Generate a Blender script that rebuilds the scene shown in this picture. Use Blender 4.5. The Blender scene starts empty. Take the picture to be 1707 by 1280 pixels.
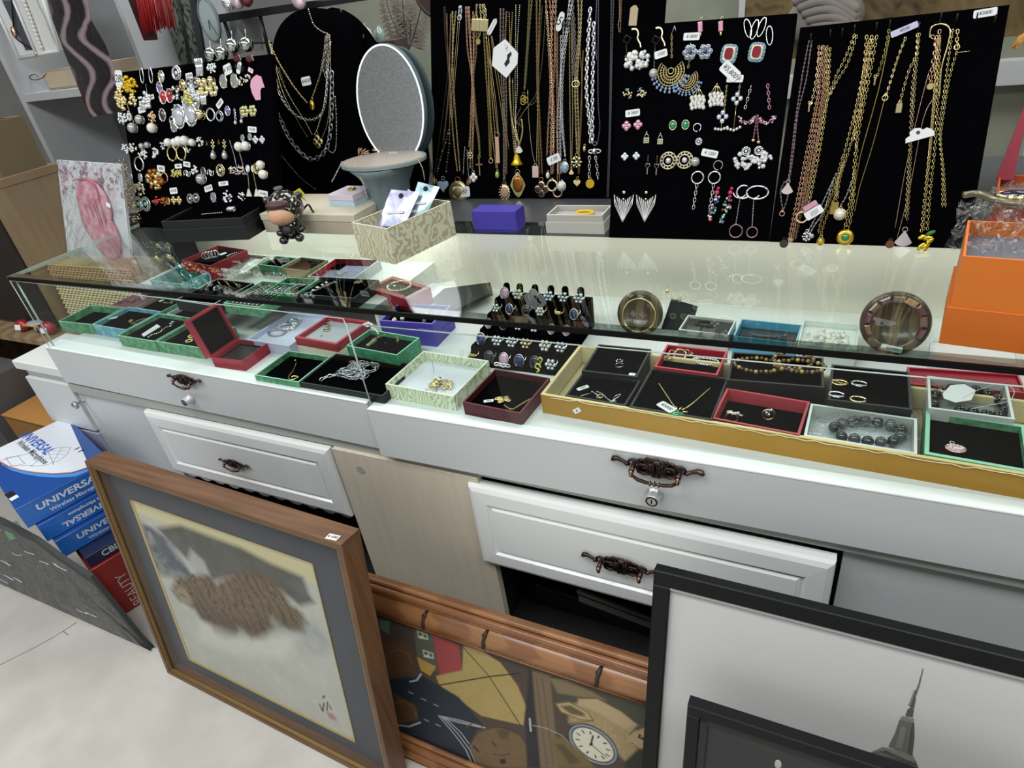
import bpy, math, random
import numpy as np
from mathutils import Matrix, Vector
random.seed(7); rng=np.random.default_rng(7)
S=bpy.context.scene; COL=S.collection
# ---------------------------------------------------------------- camera
F=1073.7; CX,CY=853.5,640.
RM=np.array([[0.89894063,0.41770659,-0.13201117],[0.12131065,-0.52692522,-0.84120957],[-0.42093879,0.7401831,-0.52434675]])
CAM=np.array([1.99763726,-0.8736701,1.45])
cd=bpy.data.cameras.new('camera'); cam=bpy.data.objects.new('camera',cd); COL.objects.link(cam)
cd.sensor_fit='HORIZONTAL'; cd.sensor_width=36; cd.lens=36*F/1707; cd.clip_start=.02; cd.clip_end=60
M4=Matrix.Identity(4)
for i in range(3):
    M4[i][0]=RM[0][i]; M4[i][1]=-RM[1][i]; M4[i][2]=-RM[2][i]; M4[i][3]=CAM[i]
cam.matrix_world=M4; S.camera=cam
# ---------------------------------------------------------------- world, lights, exposure
S.view_settings.view_transform='Standard'; S.view_settings.look='None'
S.view_settings.gamma=1; S.view_settings.use_curve_mapping=False
S.view_settings.exposure=0.32
S.cycles.max_bounces=10; S.cycles.transparent_max_bounces=24; S.cycles.diffuse_bounces=4
S.cycles.caustics_reflective=False; S.cycles.caustics_refractive=False
S.cycles.use_denoising=True
W=bpy.data.worlds.new('world'); S.world=W; W.use_nodes=True
W.node_tree.nodes['Background'].inputs[0].default_value=(.85,.9,1,1)
W.node_tree.nodes['Background'].inputs[1].default_value=.25
def area(name,loc,rot,sx,sy,power,col=(1,1,1)):
    l=bpy.data.lights.new(name,'AREA'); l.shape='RECTANGLE'; l.size=sx; l.size_y=sy; l.energy=power; l.color=col
    o=bpy.data.objects.new(name,l); COL.objects.link(o); o.location=loc; o.rotation_euler=rot; return o
LK=1.0
for i,(x,y) in enumerate([(-.6,-1.0),(1.2,-1.0),(3.0,-1.0),(-.6,1.2),(1.2,1.2),(3.0,1.2)]):
    area('ceiling_light',(x,y,2.72),(0,0,0),1.3,.7,(22 if y<0 else 15)*LK,(.97,.99,1))
area('front_fill_light',(1.2,-2.9,1.5),(math.radians(90),0,0),4.2,2.2,12*LK,(.95,.98,1))  # broad front fill, out of view; the front wall has no opening
# LED strip under the rear edge of the glass top of the showcase
led=area('led_strip',(1.75,.53,.918),(math.radians(5),0,0),1.7,.02,.75,(1,.985,.94))
led2=area('led_strip',(.60,.53,.918),(math.radians(0),0,0),.9,.02,.62,(.95,1,.97))
# ---------------------------------------------------------------- projection of a measured point onto a real plane
def ray(x,y): return RM.T@np.array([(x-CX)/F,(y-CY)/F,1.])
def pz(x,y,z): v=ray(x,y); return CAM+v*((z-CAM[2])/v[2])
def py(x,y,Y): v=ray(x,y); return CAM+v*((Y-CAM[1])/v[1])
def pxx(x,y,X): v=ray(x,y); return CAM+v*((X-CAM[0])/v[0])
def A(*v): return np.array(v,float)
def nrm(v): v=np.array(v,float); return v/np.linalg.norm(v)
class Fr:
    """local frame: origin, u (right), v (up), n (outward)"""
    def __init__(s,o,u,v,n=None):
        s.o=np.array(o,float); s.u=nrm(u); v=np.array(v,float); v=v-s.u*(v@s.u); s.v=nrm(v); s.n=np.cross(s.u,s.v) if n is None else nrm(n)
    def P(s,a,b,c=0.): return s.o+s.u*a+s.v*b+s.n*c
    def PP(s,pts):
        pts=np.atleast_2d(np.array(pts,float))
        if pts.shape[1]==2: pts=np.c_[pts,np.zeros(len(pts))]
        return s.o+pts[:,:1]*s.u+pts[:,1:2]*s.v+pts[:,2:3]*s.n
    def at(s,x,y,lift=0.):
        r=ray(x,y); o=s.o+s.n*lift; w=CAM+r*(s.n@(o-CAM)/(s.n@r)); return (w-s.o)@s.u,(w-s.o)@s.v
    def sub(s,a,b,c=0.,rot=0.):
        r=math.radians(rot); return Fr(s.P(a,b,c),s.u*math.cos(r)+s.v*math.sin(r),-s.u*math.sin(r)+s.v*math.cos(r))
    def px(s,x,y,c=0.,rot=0.): a,b=s.at(x,y); return s.sub(a,b,c,rot)
    def mpp(s,x,y):
        a=s.at(x-5,y); b=s.at(x+5,y); c=s.at(x,y-5); d=s.at(x,y+5)
        return (math.hypot(a[0]-b[0],a[1]-b[1])+math.hypot(c[0]-d[0],c[1]-d[1]))/20
def leanfr(o,t,yaw=0.):
    t=math.radians(t); y=math.radians(yaw)
    u=A(math.cos(y),math.sin(y),0); bk=A(-math.sin(y),math.cos(y),0)
    v=bk*math.sin(t)+A(0,0,1)*math.cos(t); return Fr(o,u,v)
def flat(o,deg=0.):   # horizontal frame, n up
    r=math.radians(deg); return Fr(o,(math.cos(r),math.sin(r),0),(-math.sin(r),math.cos(r),0))
# ---------------------------------------------------------------- materials
def lin(h):
    if isinstance(h,str):
        h=h.lstrip('#'); c=[int(h[i:i+2],16)/255 for i in (0,2,4)]
    else: c=h
    return tuple(x/12.92 if x<=.04045 else ((x+.055)/1.055)**2.4 for x in c)
_m={}
def mat(h,r=.5,m=0.,**k):
    key=(h,r,m,tuple(sorted(k.items())))
    if key in _m: return _m[key]
    o=bpy.data.materials.new('mat_%d'%len(_m)); o.use_nodes=True; nt=o.node_tree; b=nt.nodes['Principled BSDF']
    c=lin(h)
    b.inputs['Base Color'].default_value=(*c,1); b.inputs['Roughness'].default_value=r; b.inputs['Metallic'].default_value=m
    b.inputs['IOR'].default_value=k.get('ior',1.45)
    if k.get('coat'): b.inputs['Coat Weight'].default_value=k['coat']; b.inputs['Coat Roughness'].default_value=.05
    if k.get('spec') is not None: b.inputs['Specular IOR Level'].default_value=k['spec']
    if k.get('trans'): b.inputs['Transmission Weight'].default_value=k['trans']
    if k.get('emit'): b.inputs['Emission Color'].default_value=(*c,1); b.inputs['Emission Strength'].default_value=k['emit']
    if k.get('sheen'): b.inputs['Sheen Weight'].default_value=k['sheen']
    if k.get('alpha') is not None: b.inputs['Alpha'].default_value=k['alpha']
    c2=k.get('c2')
    if c2 or k.get('bump'):
        tc=nt.nodes.new('ShaderNodeTexCoord'); mp=nt.nodes.new('ShaderNodeMapping'); nt.links.new(tc.outputs['Object'],mp.inputs[0])
        mp.inputs['Scale'].default_value=k.get('sc3',(1,1,1)); mp.inputs['Rotation'].default_value=[math.radians(q) for q in k.get('rot3',(0,0,0))]
        t=k.get('tex','noise')
        if t=='noise':
            n=nt.nodes.new('ShaderNodeTexNoise'); n.inputs['Scale'].default_value=k.get('sc',20); n.inputs['Detail'].default_value=k.get('det',4); n.inputs['Distortion'].default_value=k.get('dist',0); out=n.outputs['Fac']
        elif t=='voro':
            n=nt.nodes.new('ShaderNodeTexVoronoi'); n.inputs['Scale'].default_value=k.get('sc',20); out=n.outputs['Distance']; 
            if k.get('feat'): n.feature=k['feat']
        else:
            n=nt.nodes.new('ShaderNodeTexWave'); n.inputs['Scale'].default_value=k.get('sc',20); n.inputs['Distortion'].default_value=k.get('dist',2); n.inputs['Detail'].default_value=k.get('det',2); out=n.outputs['Fac']
            if t=='rings': n.wave_type='RINGS'
        nt.links.new(mp.outputs[0],n.inputs['Vector'])
        if c2:
            cr=nt.nodes.new('ShaderNodeValToRGB'); lo,hi=k.get('ramp',(.4,.6)); e=cr.color_ramp.elements
            e[0].position=lo; e[1].position=hi; e[0].color=(*c,1); e[1].color=(*lin(c2),1)
            if k.get('c3'): x=cr.color_ramp.elements.new((lo+hi)/2); x.color=(*lin(k['c3']),1)
            nt.links.new(out,cr.inputs[0]); nt.links.new(cr.outputs[0],b.inputs['Base Color'])
        if k.get('bump'):
            bp=nt.nodes.new('ShaderNodeBump'); bp.inputs['Strength'].default_value=k['bump']; bp.inputs['Distance'].default_value=k.get('bd',.001)
            nt.links.new(out,bp.inputs['Height']); nt.links.new(bp.outputs[0],b.inputs['Normal'])
    _m[key]=o; return o
def vmat(r=.6,coat=0.,m=0.):
    key=('vc',r,coat,m)
    if key in _m: return _m[key]
    o=bpy.data.materials.new('print_%d'%len(_m)); o.use_nodes=True; nt=o.node_tree; b=nt.nodes['Principled BSDF']
    a=nt.nodes.new('ShaderNodeVertexColor'); a.layer_name='print'; nt.links.new(a.outputs[0],b.inputs['Base Color'])
    b.inputs['Roughness'].default_value=r; b.inputs['Coat Weight'].default_value=coat; b.inputs['Metallic'].default_value=m
    _m[key]=o; return o
def pane(tint='#e8f2ec',ior=1.5,rough=0.,boost=1.,key='p'):
    """clear sheet: fresnel mix of transparent and mirror reflection"""
    kk=('pane',tint,ior,rough,boost,key)
    if kk in _m: return _m[kk]
    o=bpy.data.materials.new('clear_%d'%len(_m)); o.use_nodes=True; nt=o.node_tree; nt.nodes.clear()
    out=nt.nodes.new('ShaderNodeOutputMaterial'); mx=nt.nodes.new('ShaderNodeMixShader'); t=nt.nodes.new('ShaderNodeBsdfTransparent'); g=nt.nodes.new('ShaderNodeBsdfGlossy')
    fr=nt.nodes.new('ShaderNodeFresnel'); fr.inputs[0].default_value=ior
    t.inputs[0].default_value=(*lin(tint),1); g.inputs['Roughness'].default_value=rough; g.inputs[0].default_value=(1,1,1,1)
    src=fr.outputs[0]
    geo=nt.nodes.new('ShaderNodeNewGeometry')
    # sheets are solid slabs: the inner face must not total-reflect
    inv=nt.nodes.new('ShaderNodeMath'); inv.operation='SUBTRACT'; inv.inputs[0].default_value=1; nt.links.new(geo.outputs['Backfacing'],inv.inputs[1])
    mu=nt.nodes.new('ShaderNodeMath'); mu.operation='MULTIPLY'; nt.links.new(src,mu.inputs[0]); nt.links.new(inv.outputs[0],mu.inputs[1])
    m2=nt.nodes.new('ShaderNodeMath'); m2.operation='MULTIPLY'; m2.inputs[1].default_value=boost; nt.links.new(mu.outputs[0],m2.inputs[0]); m2.use_clamp=True
    if key=='film':
        tc=nt.nodes.new('ShaderNodeTexCoord'); nz=nt.nodes.new('ShaderNodeTexNoise'); nz.inputs['Scale'].default_value=45; nz.inputs['Detail'].default_value=3; nz.inputs['Distortion'].default_value=1.5
        nt.links.new(tc.outputs['Object'],nz.inputs['Vector']); bp=nt.nodes.new('ShaderNodeBump'); bp.inputs['Strength'].default_value=.9; bp.inputs['Distance'].default_value=.006
        nt.links.new(nz.outputs['Fac'],bp.inputs['Height']); nt.links.new(bp.outputs[0],g.inputs['Normal']); nt.links.new(bp.outputs[0],fr.inputs['Normal'])
    nt.links.new(m2.outputs[0],mx.inputs[0]); nt.links.new(t.outputs[0],mx.inputs[1]); nt.links.new(g.outputs[0],mx.inputs[2]); nt.links.new(mx.outputs[0],out.inputs[0])
    _m[kk]=o; return o
# ---------------------------------------------------------------- mesh builder
def perp(d):
    d=nrm(d); a=A(0,0,1) if abs(d[2])<.9 else A(1,0,0); u=nrm(np.cross(d,a)); return u,np.cross(d,u)
class MB:
    def __init__(s): s.V=[]; s.F=[]; s.MI=[]; s.SM=[]; s.n=0; s.mats=[]
    def mi(s,m):
        if m not in s.mats: s.mats.append(m)
        return s.mats.index(m)
    def add(s,v,f,m,smooth=False):
        v=np.asarray(v,float).reshape(-1,3); i=s.mi(m); n=s.n
        s.V.append(v); s.F.extend([tuple(int(q)+n for q in t) for t in f]); s.MI.extend([i]*len(f)); s.SM.extend([smooth]*len(f)); s.n+=len(v)
    def box(s,fr,a0,a1,b0,b1,c0,c1,m,bev=0.):
        if bev<=0:
            v=fr.PP([(a,b,c) for c in (c0,c1) for b in (b0,b1) for a in (a0,a1)])
            s.add(v,[(0,2,3,1),(4,5,7,6),(0,1,5,4),(2,6,7,3),(0,4,6,2),(1,3,7,5)],m); return
        e=bev; P=[]
        for c,k in ((c0,e),(c0+e,0),(c1-e,0),(c1,e)):
            P+= [(a0+k,b0+k+ (e if k==0 else 0)*0,c),(a1-k,b0+k,c),(a1-k,b1-k,c),(a0+k,b1-k,c)]
        f=[(3,2,1,0),(12,13,14,15)]
        for r in range(3):
            for q in range(4): f.append((r*4+q,r*4+(q+1)%4,r*4+4+(q+1)%4,r*4+4+q))
        s.add(fr.PP(P),f,m)
    def wbox(s,x0,x1,y0,y1,z0,z1,m,bev=0.): s.box(WF,x0,x1,y0,y1,z0,z1,m,bev)
    def hexa(s,p8,m):  # 4 bottom (ccw), 4 top
        s.add(p8,[(3,2,1,0),(4,5,6,7)]+[(q,(q+1)%4,4+(q+1)%4,4+q) for q in range(4)],m)
    def prism(s,fr,poly,c0,c1,m,smooth=False):
        n=len(poly); a=sum(poly[i][0]*poly[(i+1)%n][1]-poly[(i+1)%n][0]*poly[i][1] for i in range(n))
        if a<0: poly=poly[::-1]
        v=np.vstack([fr.PP([(p[0],p[1],c0) for p in poly]),fr.PP([(p[0],p[1],c1) for p in poly])])
        s.add(v,[tuple(range(n-1,-1,-1)),tuple(range(n,2*n))],m); s.add(v,[(i,(i+1)%n,n+(i+1)%n,n+i) for i in range(n)],m,smooth)
    def tube(s,pts,r,m,n=6,closed=False,smooth=True):
        pts=np.asarray(pts,float); k=len(pts); rr=np.full(k,r) if np.isscalar(r) else np.asarray(r,float)
        if closed: t=np.roll(pts,-1,0)-np.roll(pts,1,0)
        else:
            t=np.empty_like(pts); t[1:-1]=pts[2:]-pts[:-2]; t[0]=pts[1]-pts[0]; t[-1]=pts[-1]-pts[-2]
        t/= (np.linalg.norm(t,axis=1)[:,None]+1e-12)
        u,_=perp(t[0]); V=[]; an=np.arange(n)*2*np.pi/n
        for i in range(k):
            u=u-t[i]*(u@t[i]); u=u/(np.linalg.norm(u)+1e-12); w=np.cross(t[i],u)
            V.append(pts[i]+rr[i]*(np.cos(an)[:,None]*u+np.sin(an)[:,None]*w))
        f=[]
        for i in range(k if closed else k-1):
            j=(i+1)%k
            for q in range(n): f.append((i*n+q,i*n+(q+1)%n,j*n+(q+1)%n,j*n+q))
        if not closed: f+= [tuple(range(n-1,-1,-1)),tuple((k-1)*n+q for q in range(n))]
        s.add(np.vstack(V),f,m,smooth)
    def cyl(s,p0,p1,r0,m,r1=None,n=12,smooth=True):
        s.tube([p0,p1],[r0,r0 if r1 is None else r1],m,n,smooth=smooth)
    def ell(s,fr,a,b,c,ra,rb,rc,m,seg=10,rings=6):
        V=[fr.P(a,b,c-rc)]; 
        for i in range(1,rings):
            th=math.pi*i/rings
            for j in range(seg):
                ph=2*math.pi*j/seg; V.append(fr.P(a+ra*math.sin(th)*math.cos(ph),b+rb*math.sin(th)*math.sin(ph),c-rc*math.cos(th)))
        V.append(fr.P(a,b,c+rc)); f=[]
        for j in range(seg): f.append((0,1+(j+1)%seg,1+j))
        for i in range(rings-2):
            for j in range(seg):
                p=1+i*seg; f.append((p+j,p+(j+1)%seg,p+seg+(j+1)%seg,p+seg+j))
        p=1+(rings-2)*seg
        for j in range(seg): f.append((p+j,p+(j+1)%seg,len(V)-1))
        s.add(V,f,m,True)
    def ring(s,fr,a,b,c,R,r,m,Rb=None,n=16,k=6,tilt=0.,a0=0.,a1=360.):
        Rb=R if Rb is None else Rb; full=abs(a1-a0)>=359.9; q=n if full else n+1; t=math.radians(tilt); P=[]
        for i in range(q):
            an=math.radians(a0+(a1-a0)*i/n); x=R*math.cos(an); y=Rb*math.sin(an)
            P.append(fr.P(a+x*math.cos(t),b+y,c+x*math.sin(t)))
        s.tube(P,r,m,k,closed=full)
    def lathe(s,fr,prof,m,n=24,smooth=True,cap=True):   # prof: (radius, height along n)
        V=[];f=[]
        for (r,h) in prof:
            for j in range(n):
                an=2*math.pi*j/n; V.append(fr.P(r*math.cos(an),r*math.sin(an),h))
        for i in range(len(prof)-1):
            for j in range(n): f.append((i*n+j,i*n+(j+1)%n,(i+1)*n+(j+1)%n,(i+1)*n+j))
        s.add(V,f,m,smooth)
        if cap:
            k=len(prof)-1; s.add(V,[tuple(range(n-1,-1,-1)),tuple(k*n+j for j in range(n))],m)
    def links(s,pts,pitch,w,r,m,flatn=None,k=3,n=6,curb=0.):
        """a chain of small links along a polyline"""
        pts=np.asarray(pts,float); d=np.linalg.norm(np.diff(pts,axis=0),axis=1); L=np.r_[0,np.cumsum(d)]
        N=max(2,int(L[-1]/pitch)); 
        if L[-1]<=0: return
        tt=(np.arange(N)+.5)*L[-1]/N; ps=np.array([[np.interp(x,L,pts[:,i]) for i in range(3)] for x in tt])
        p2=np.array([[np.interp(min(x+pitch*.3,L[-1]),L,pts[:,i]) for i in range(3)] for x in tt]); p1=np.array([[np.interp(max(x-pitch*.3,0),L,pts[:,i]) for i in range(3)] for x in tt])
        T=p2-p1; T/=np.linalg.norm(T,axis=1)[:,None]+1e-12
        nn=np.array(flatn if flatn is not None else (0,-.9,.3),float); nn=nn/np.linalg.norm(nn)
        U=np.cross(T,nn); U/=np.linalg.norm(U,axis=1)[:,None]+1e-9; Wv=np.cross(T,U)
        an=np.arange(n)*2*np.pi/n; V=[];
        al=pitch*.68
        for i in range(n):
            for j in range(k):
                ph=2*np.pi*j/k; ex=math.cos(an[i])*(al+r*math.cos(ph)); ey=math.sin(an[i])*(w+r*math.cos(ph)); ez=r*math.sin(ph); V.append((ex,ey,ez))
        V=np.array(V); alt=(np.arange(N)%2).astype(float); ang=np.where(alt>0,math.pi/2-curb,curb)
        c,sn=np.cos(ang)[:,None,None],np.sin(ang)[:,None,None]
        A1=U[:,None,:]*c+Wv[:,None,:]*sn; A2=-U[:,None,:]*sn+Wv[:,None,:]*c
        VV=ps[:,None,:]+T[:,None,:]*V[None,:,0:1]+A1*V[None,:,1:2]+A2*V[None,:,2:3]
        base=[(i*k+j,i*k+(j+1)%k,((i+1)%n)*k+(j+1)%k,((i+1)%n)*k+j) for i in range(n) for j in range(k)]
        f=[tuple(q+b*n*k for q in t) for b in range(N) for t in base]
        s.add(VV.reshape(-1,3),f,m,True)
    def beads(s,pts,pitch,r,m,seg=6,rings=4,el=1.):
        pts=np.asarray(pts,float); d=np.linalg.norm(np.diff(pts,axis=0),axis=1); L=np.r_[0,np.cumsum(d)]; N=max(2,int(L[-1]/pitch))
        ms=m if isinstance(m,(list,tuple)) else [m]
        for q in range(N):
            x=(q+.5)*L[-1]/N; p=A(*[np.interp(x,L,pts[:,i]) for i in range(3)]); s.ell(Fr(p,(1,0,0),(0,1,0)),0,0,0,r,r,r*el,ms[q%len(ms)],seg,rings)
    def build(s,name,parent=None,org=None):
        if not s.V: return None
        V=np.vstack(s.V)
        if org is None: org=np.array([(V[:,0].min()+V[:,0].max())/2,(V[:,1].min()+V[:,1].max())/2,V[:,2].min()])
        org=np.array(org,float)
        me=bpy.data.meshes.new(name); me.from_pydata((V-org).tolist(),[],s.F)
        for m in s.mats: me.materials.append(m)
        me.polygons.foreach_set('material_index',s.MI); me.polygons.foreach_set('use_smooth',s.SM); me.update()
        o=bpy.data.objects.new(name,me); COL.objects.link(o); o.location=org
        if parent is not None: setpar(o,parent,org)
        return o
_w={}
def setpar(o,p,org):
    o.parent=p; o.location=Vector(np.array(org,float)-_wl(p))
def _wl(p):
    v=np.array(p.location,float)
    while p.parent is not None: p=p.parent; v=v+np.array(p.location,float)
    return v
def thing(name,label,cat,loc,group=None):
    o=bpy.data.objects.new(name,None); COL.objects.link(o); o.location=Vector(np.array(loc,float)); o.empty_display_size=.02
    return tag(o,label,cat,group)
def tag(o,label,cat,group=None):
    o['label']=label; o['category']=cat
    if group: o['group']=group
    return o
def struct(o): o['kind']='structure'; return o
WF=Fr((0,0,0),(1,0,0),(0,1,0))
# ---------------------------------------------------------------- lettering
def text(fr,s,size,m,parent=None,a=0,b=0,c=.0004,rot=0.,shear=0.,bold=0.,sx=1.,mirror=False,al='CENTER',name='lettering'):
    cu=bpy.data.curves.new(name,'FONT'); cu.body=s; cu.size=size; cu.align_x=al; cu.align_y='CENTER'; cu.shear=shear; cu.offset=bold; cu.extrude=.00012; cu.resolution_u=3
    to=bpy.data.objects.new(name,cu); dg=bpy.context.evaluated_depsgraph_get()
    COL.objects.link(to); bpy.context.view_layer.update(); dg=bpy.context.evaluated_depsgraph_get()
    me=bpy.data.meshes.new_from_object(to.evaluated_get(dg)); COL.objects.unlink(to); bpy.data.objects.remove(to)
    me.materials.clear(); me.materials.append(m)
    g=fr.sub(a,b,c,rot); k=-1 if mirror else 1
    n=len(me.vertices); v=np.empty(n*3); me.vertices.foreach_get('co',v); v=v.reshape(-1,3)
    w=g.PP(np.c_[v[:,0]*sx*k,v[:,1],v[:,2]])-g.o; me.vertices.foreach_set('co',w.ravel()); me.update()
    o=bpy.data.objects.new(name,me); COL.objects.link(o); o.location=Vector(g.o)
    if parent is not None: setpar(o,parent,g.o)
    return o
# ---------------------------------------------------------------- printed pictures (colour attribute on a fine grid)
def vnoise(h,w,sx,sy,seed=0):
    r=np.random.default_rng(seed); gx=int(w/sx)+3; gy=int(h/sy)+3; g=r.random((gy,gx))
    X=np.arange(w)/sx; Y=np.arange(h)/sy; xi=X.astype(int); yi=Y.astype(int); fx=X-xi; fy=Y-yi
    fx=fx*fx*(3-2*fx); fy=(fy*fy*(3-2*fy))[:,None]
    return (g[yi][:,xi]*(1-fx)+g[yi][:,xi+1]*fx)*(1-fy)+(g[yi+1][:,xi]*(1-fx)+g[yi+1][:,xi+1]*fx)*fy
def fbm(h,w,s,seed=0,o=4,asp=1.):
    t=0;a=1;n=0
    for i in range(o): t=t+a*vnoise(h,w,max(1,s),max(1,s*asp),seed+i*13); n+=a; a*=.55; s/=2
    return t/n
class Can:
    """canvas over the picture rectangle of a frame: width a metres, height b metres"""
    def __init__(s,fr,wd,ht,w,h,col):
        s.fr=fr; s.wd=wd; s.ht=ht; s.w=w; s.h=h; s.C=np.ones((h,w,3))*np.array(lin(col)); s.Y,s.X=np.mgrid[0:h,0:w].astype(float)
    def uv(s,x,y): a,b=s.fr.at(x,y); return a/s.wd*(s.w-1),b/s.ht*(s.h-1)
    def mask(s,P,soft=.8):
        P=[s.uv(*p) for p in P]; ins=np.zeros((s.h,s.w),bool); D=np.full((s.h,s.w),1e9)
        n=len(P)
        for i in range(n):
            x0,y0=P[i]; x1,y1=P[(i+1)%n]
            if y0!=y1:
                c=((y0>s.Y)!=(y1>s.Y))&(s.X<(x1-x0)*(s.Y-y0)/(y1-y0+1e-12)+x0); ins^=c
            dx,dy=x1-x0,y1-y0; L=dx*dx+dy*dy+1e-9; t=np.clip(((s.X-x0)*dx+(s.Y-y0)*dy)/L,0,1)
            D=np.minimum(D,np.hypot(s.X-x0-t*dx,s.Y-y0-t*dy))
        sd=np.where(ins,D,-D); return np.clip(sd/soft*.5+.5,0,1)
    def fill(s,P,col,soft=.8,al=1.,mod=None):
        m=s.mask(P,soft)*al
        if mod is not None: m=m*mod
        s.C=s.C*(1-m[...,None])+np.array(lin(col))*m[...,None]
    def line(s,P,wpx,col,al=1.,soft=.8):
        P=[s.uv(*p) for p in P]; D=np.full((s.h,s.w),1e9)
        for i in range(len(P)-1):
            x0,y0=P[i]; x1,y1=P[i+1]; dx,dy=x1-x0,y1-y0; L=dx*dx+dy*dy+1e-9; t=np.clip(((s.X-x0)*dx+(s.Y-y0)*dy)/L,0,1)
            D=np.minimum(D,np.hypot(s.X-x0-t*dx,s.Y-y0-t*dy))
        m=np.clip((wpx/2-D)/soft+.5,0,1)*al; s.C=s.C*(1-m[...,None])+np.array(lin(col))*m[...,None]
    def blend(s,m,col,al=1.):
        m=np.clip(m,0,1)*al; s.C=s.C*(1-m[...,None])+np.array(lin(col))*m[...,None]
    def build(s,name,parent,c=0.,m=None,quad=None):
        h,w=s.h,s.w; X,Y=np.meshgrid(np.linspace(0,s.wd,w),np.linspace(0,s.ht,h)); V=s.fr.PP(np.c_[X.ravel(),Y.ravel(),np.full(h*w,c)])
        if quad is not None:
            U=(X/s.wd).ravel()[:,None]; T_=(Y/s.ht).ravel()[:,None]; q=[np.array(p) for p in quad]; V=q[0]*(1-U)*(1-T_)+q[1]*U*(1-T_)+q[2]*U*T_+q[3]*(1-U)*T_
        org=s.fr.o; me=bpy.data.meshes.new(name); idx=np.arange(h*w).reshape(h,w)
        Fq=np.stack([idx[:-1,:-1],idx[:-1,1:],idx[1:,1:],idx[1:,:-1]],-1).reshape(-1,4)
        me.vertices.add(h*w); me.vertices.foreach_set('co',(V-org).ravel()); me.loops.add(Fq.size); me.loops.foreach_set('vertex_index',Fq.ravel().astype(np.int32))
        me.polygons.add(len(Fq)); me.polygons.foreach_set('loop_start',(np.arange(len(Fq))*4).astype(np.int32)); me.update(calc_edges=True)
        ca=me.color_attributes.new('print','FLOAT_COLOR','POINT'); ca.data.foreach_set('color',np.c_[s.C.reshape(-1,3),np.ones(h*w)].ravel().astype(np.float32))
        me.materials.append(m or vmat()); o=bpy.data.objects.new(name,me); COL.objects.link(o); o.location=Vector(org)
        if parent is not None: setpar(o,parent,org)
        return o
# ================================================================= common materials
white=mat('#dcdfdf',.45,c2='#d0d4d5',sc=3,ramp=(.3,.8)); whiteglossy=mat('#eceeec',.28,coat=.3); lipwhite=mat('#f2f5f4',.4)
greyface=mat('#d0d4d4',.42,c2='#c8cccc',sc=2.5,ramp=(.3,.75)); greyband=mat('#aeb0a9',.5); dark=mat('#0c0c0d',.7)
cream=mat('#efe9dc',.6); velvet=mat('#060608',1.,spec=0.); blackcard=mat('#141518',.55); pianob=mat('#050506',.08,coat=.6)
gold=mat('#e8d298',.22,1.); paleg=mat('#f3e6b2',.2,1.); rose=mat('#e3b99c',.24,1.); silver=mat('#f2f3f5',.2,1.); gunm=mat('#9d9a98',.28,1.); darkmet=mat('#6b5f54',.32,1.)
pearl=mat('#e9e6df',.18,coat=.8); pearlg=mat('#b9b6b4',.2,.35,coat=.6); crystal=mat('#e6ecf4',.05,.75,coat=1.); copper=mat('#453734',.34,.9,c2='#8d6c5c',sc=60,ramp=(.52,.8))
steel=mat('#b9babc',.3,.9); paper=mat('#eef0f0',.7); ink=mat('#22252c',.8); pinks=mat('#e9b9c6',.15,.3,coat=.8); plast=pane('#f4f6f6',1.45,.12,1.5,'film'); plast2=pane('#fbfbfb',1.45,.1,.55,'film')
glass=pane('#f7fcf9',1.5,0,1.15); glassf=pane('#fafdfc',1.5,0,.45,'front'); glassd=mat('#060908',.3,spec=.15); edge_lt=mat('#b9c6bf',.15,coat=.5)
def jelly(h,r=.1): return mat(h,r,.15,coat=1.)
# ================================================================= setting
b=MB(); conc=mat('#c1bdb4',.55,c2='#d0ccc4',sc=7,det=8,ramp=(.35,.65),bump=.15,bd=.002)
b.wbox(-4.5,5.5,-3.2,3.4,-.05,0,conc); fl=struct(b.build('floor'))
b=MB(); crk=mat('#8f8b84',.9)
for pts in [[(0,1108),(60,1078),(105,1052),(140,1030)],[(105,1052),(118,1062)],[(0,975),(14,970),(26,972)]]:
    P=[pz(x,y,.0006) for x,y in pts]; P=[p+(pz(pts[min(i+1,len(pts)-1)][0]+2*math.sin(i*2),pts[min(i+1,len(pts)-1)][1],.0006)-p)*t for i,p in enumerate(P[:-1]) for t in (0,.33,.66)]
    b.tube(P,.0012,crk,4)
o=b.build('crack',fl)
b=MB(); wl=mat('#bfc0bd',.8,c2='#b4b5b2',sc=1.5)
b.wbox(-4.5,5.5,3.3,3.4,0,2.8,wl); struct(b.build('wall_back'))
b=MB(); b.wbox(-4.5,-4.4,-3.2,3.4,0,2.8,wl); struct(b.build('wall_left'))
b=MB(); b.wbox(5.4,5.5,-3.2,3.4,0,2.8,wl); struct(b.build('wall_right'))
b=MB(); b.wbox(-4.5,5.5,-3.2,-3.1,0,2.8,wl); struct(b.build('wall_front'))
b=MB(); b.wbox(-4.5,5.5,-3.2,3.4,2.8,2.86,mat('#d0d3d4',.8)); struct(b.build('ceiling'))
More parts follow.
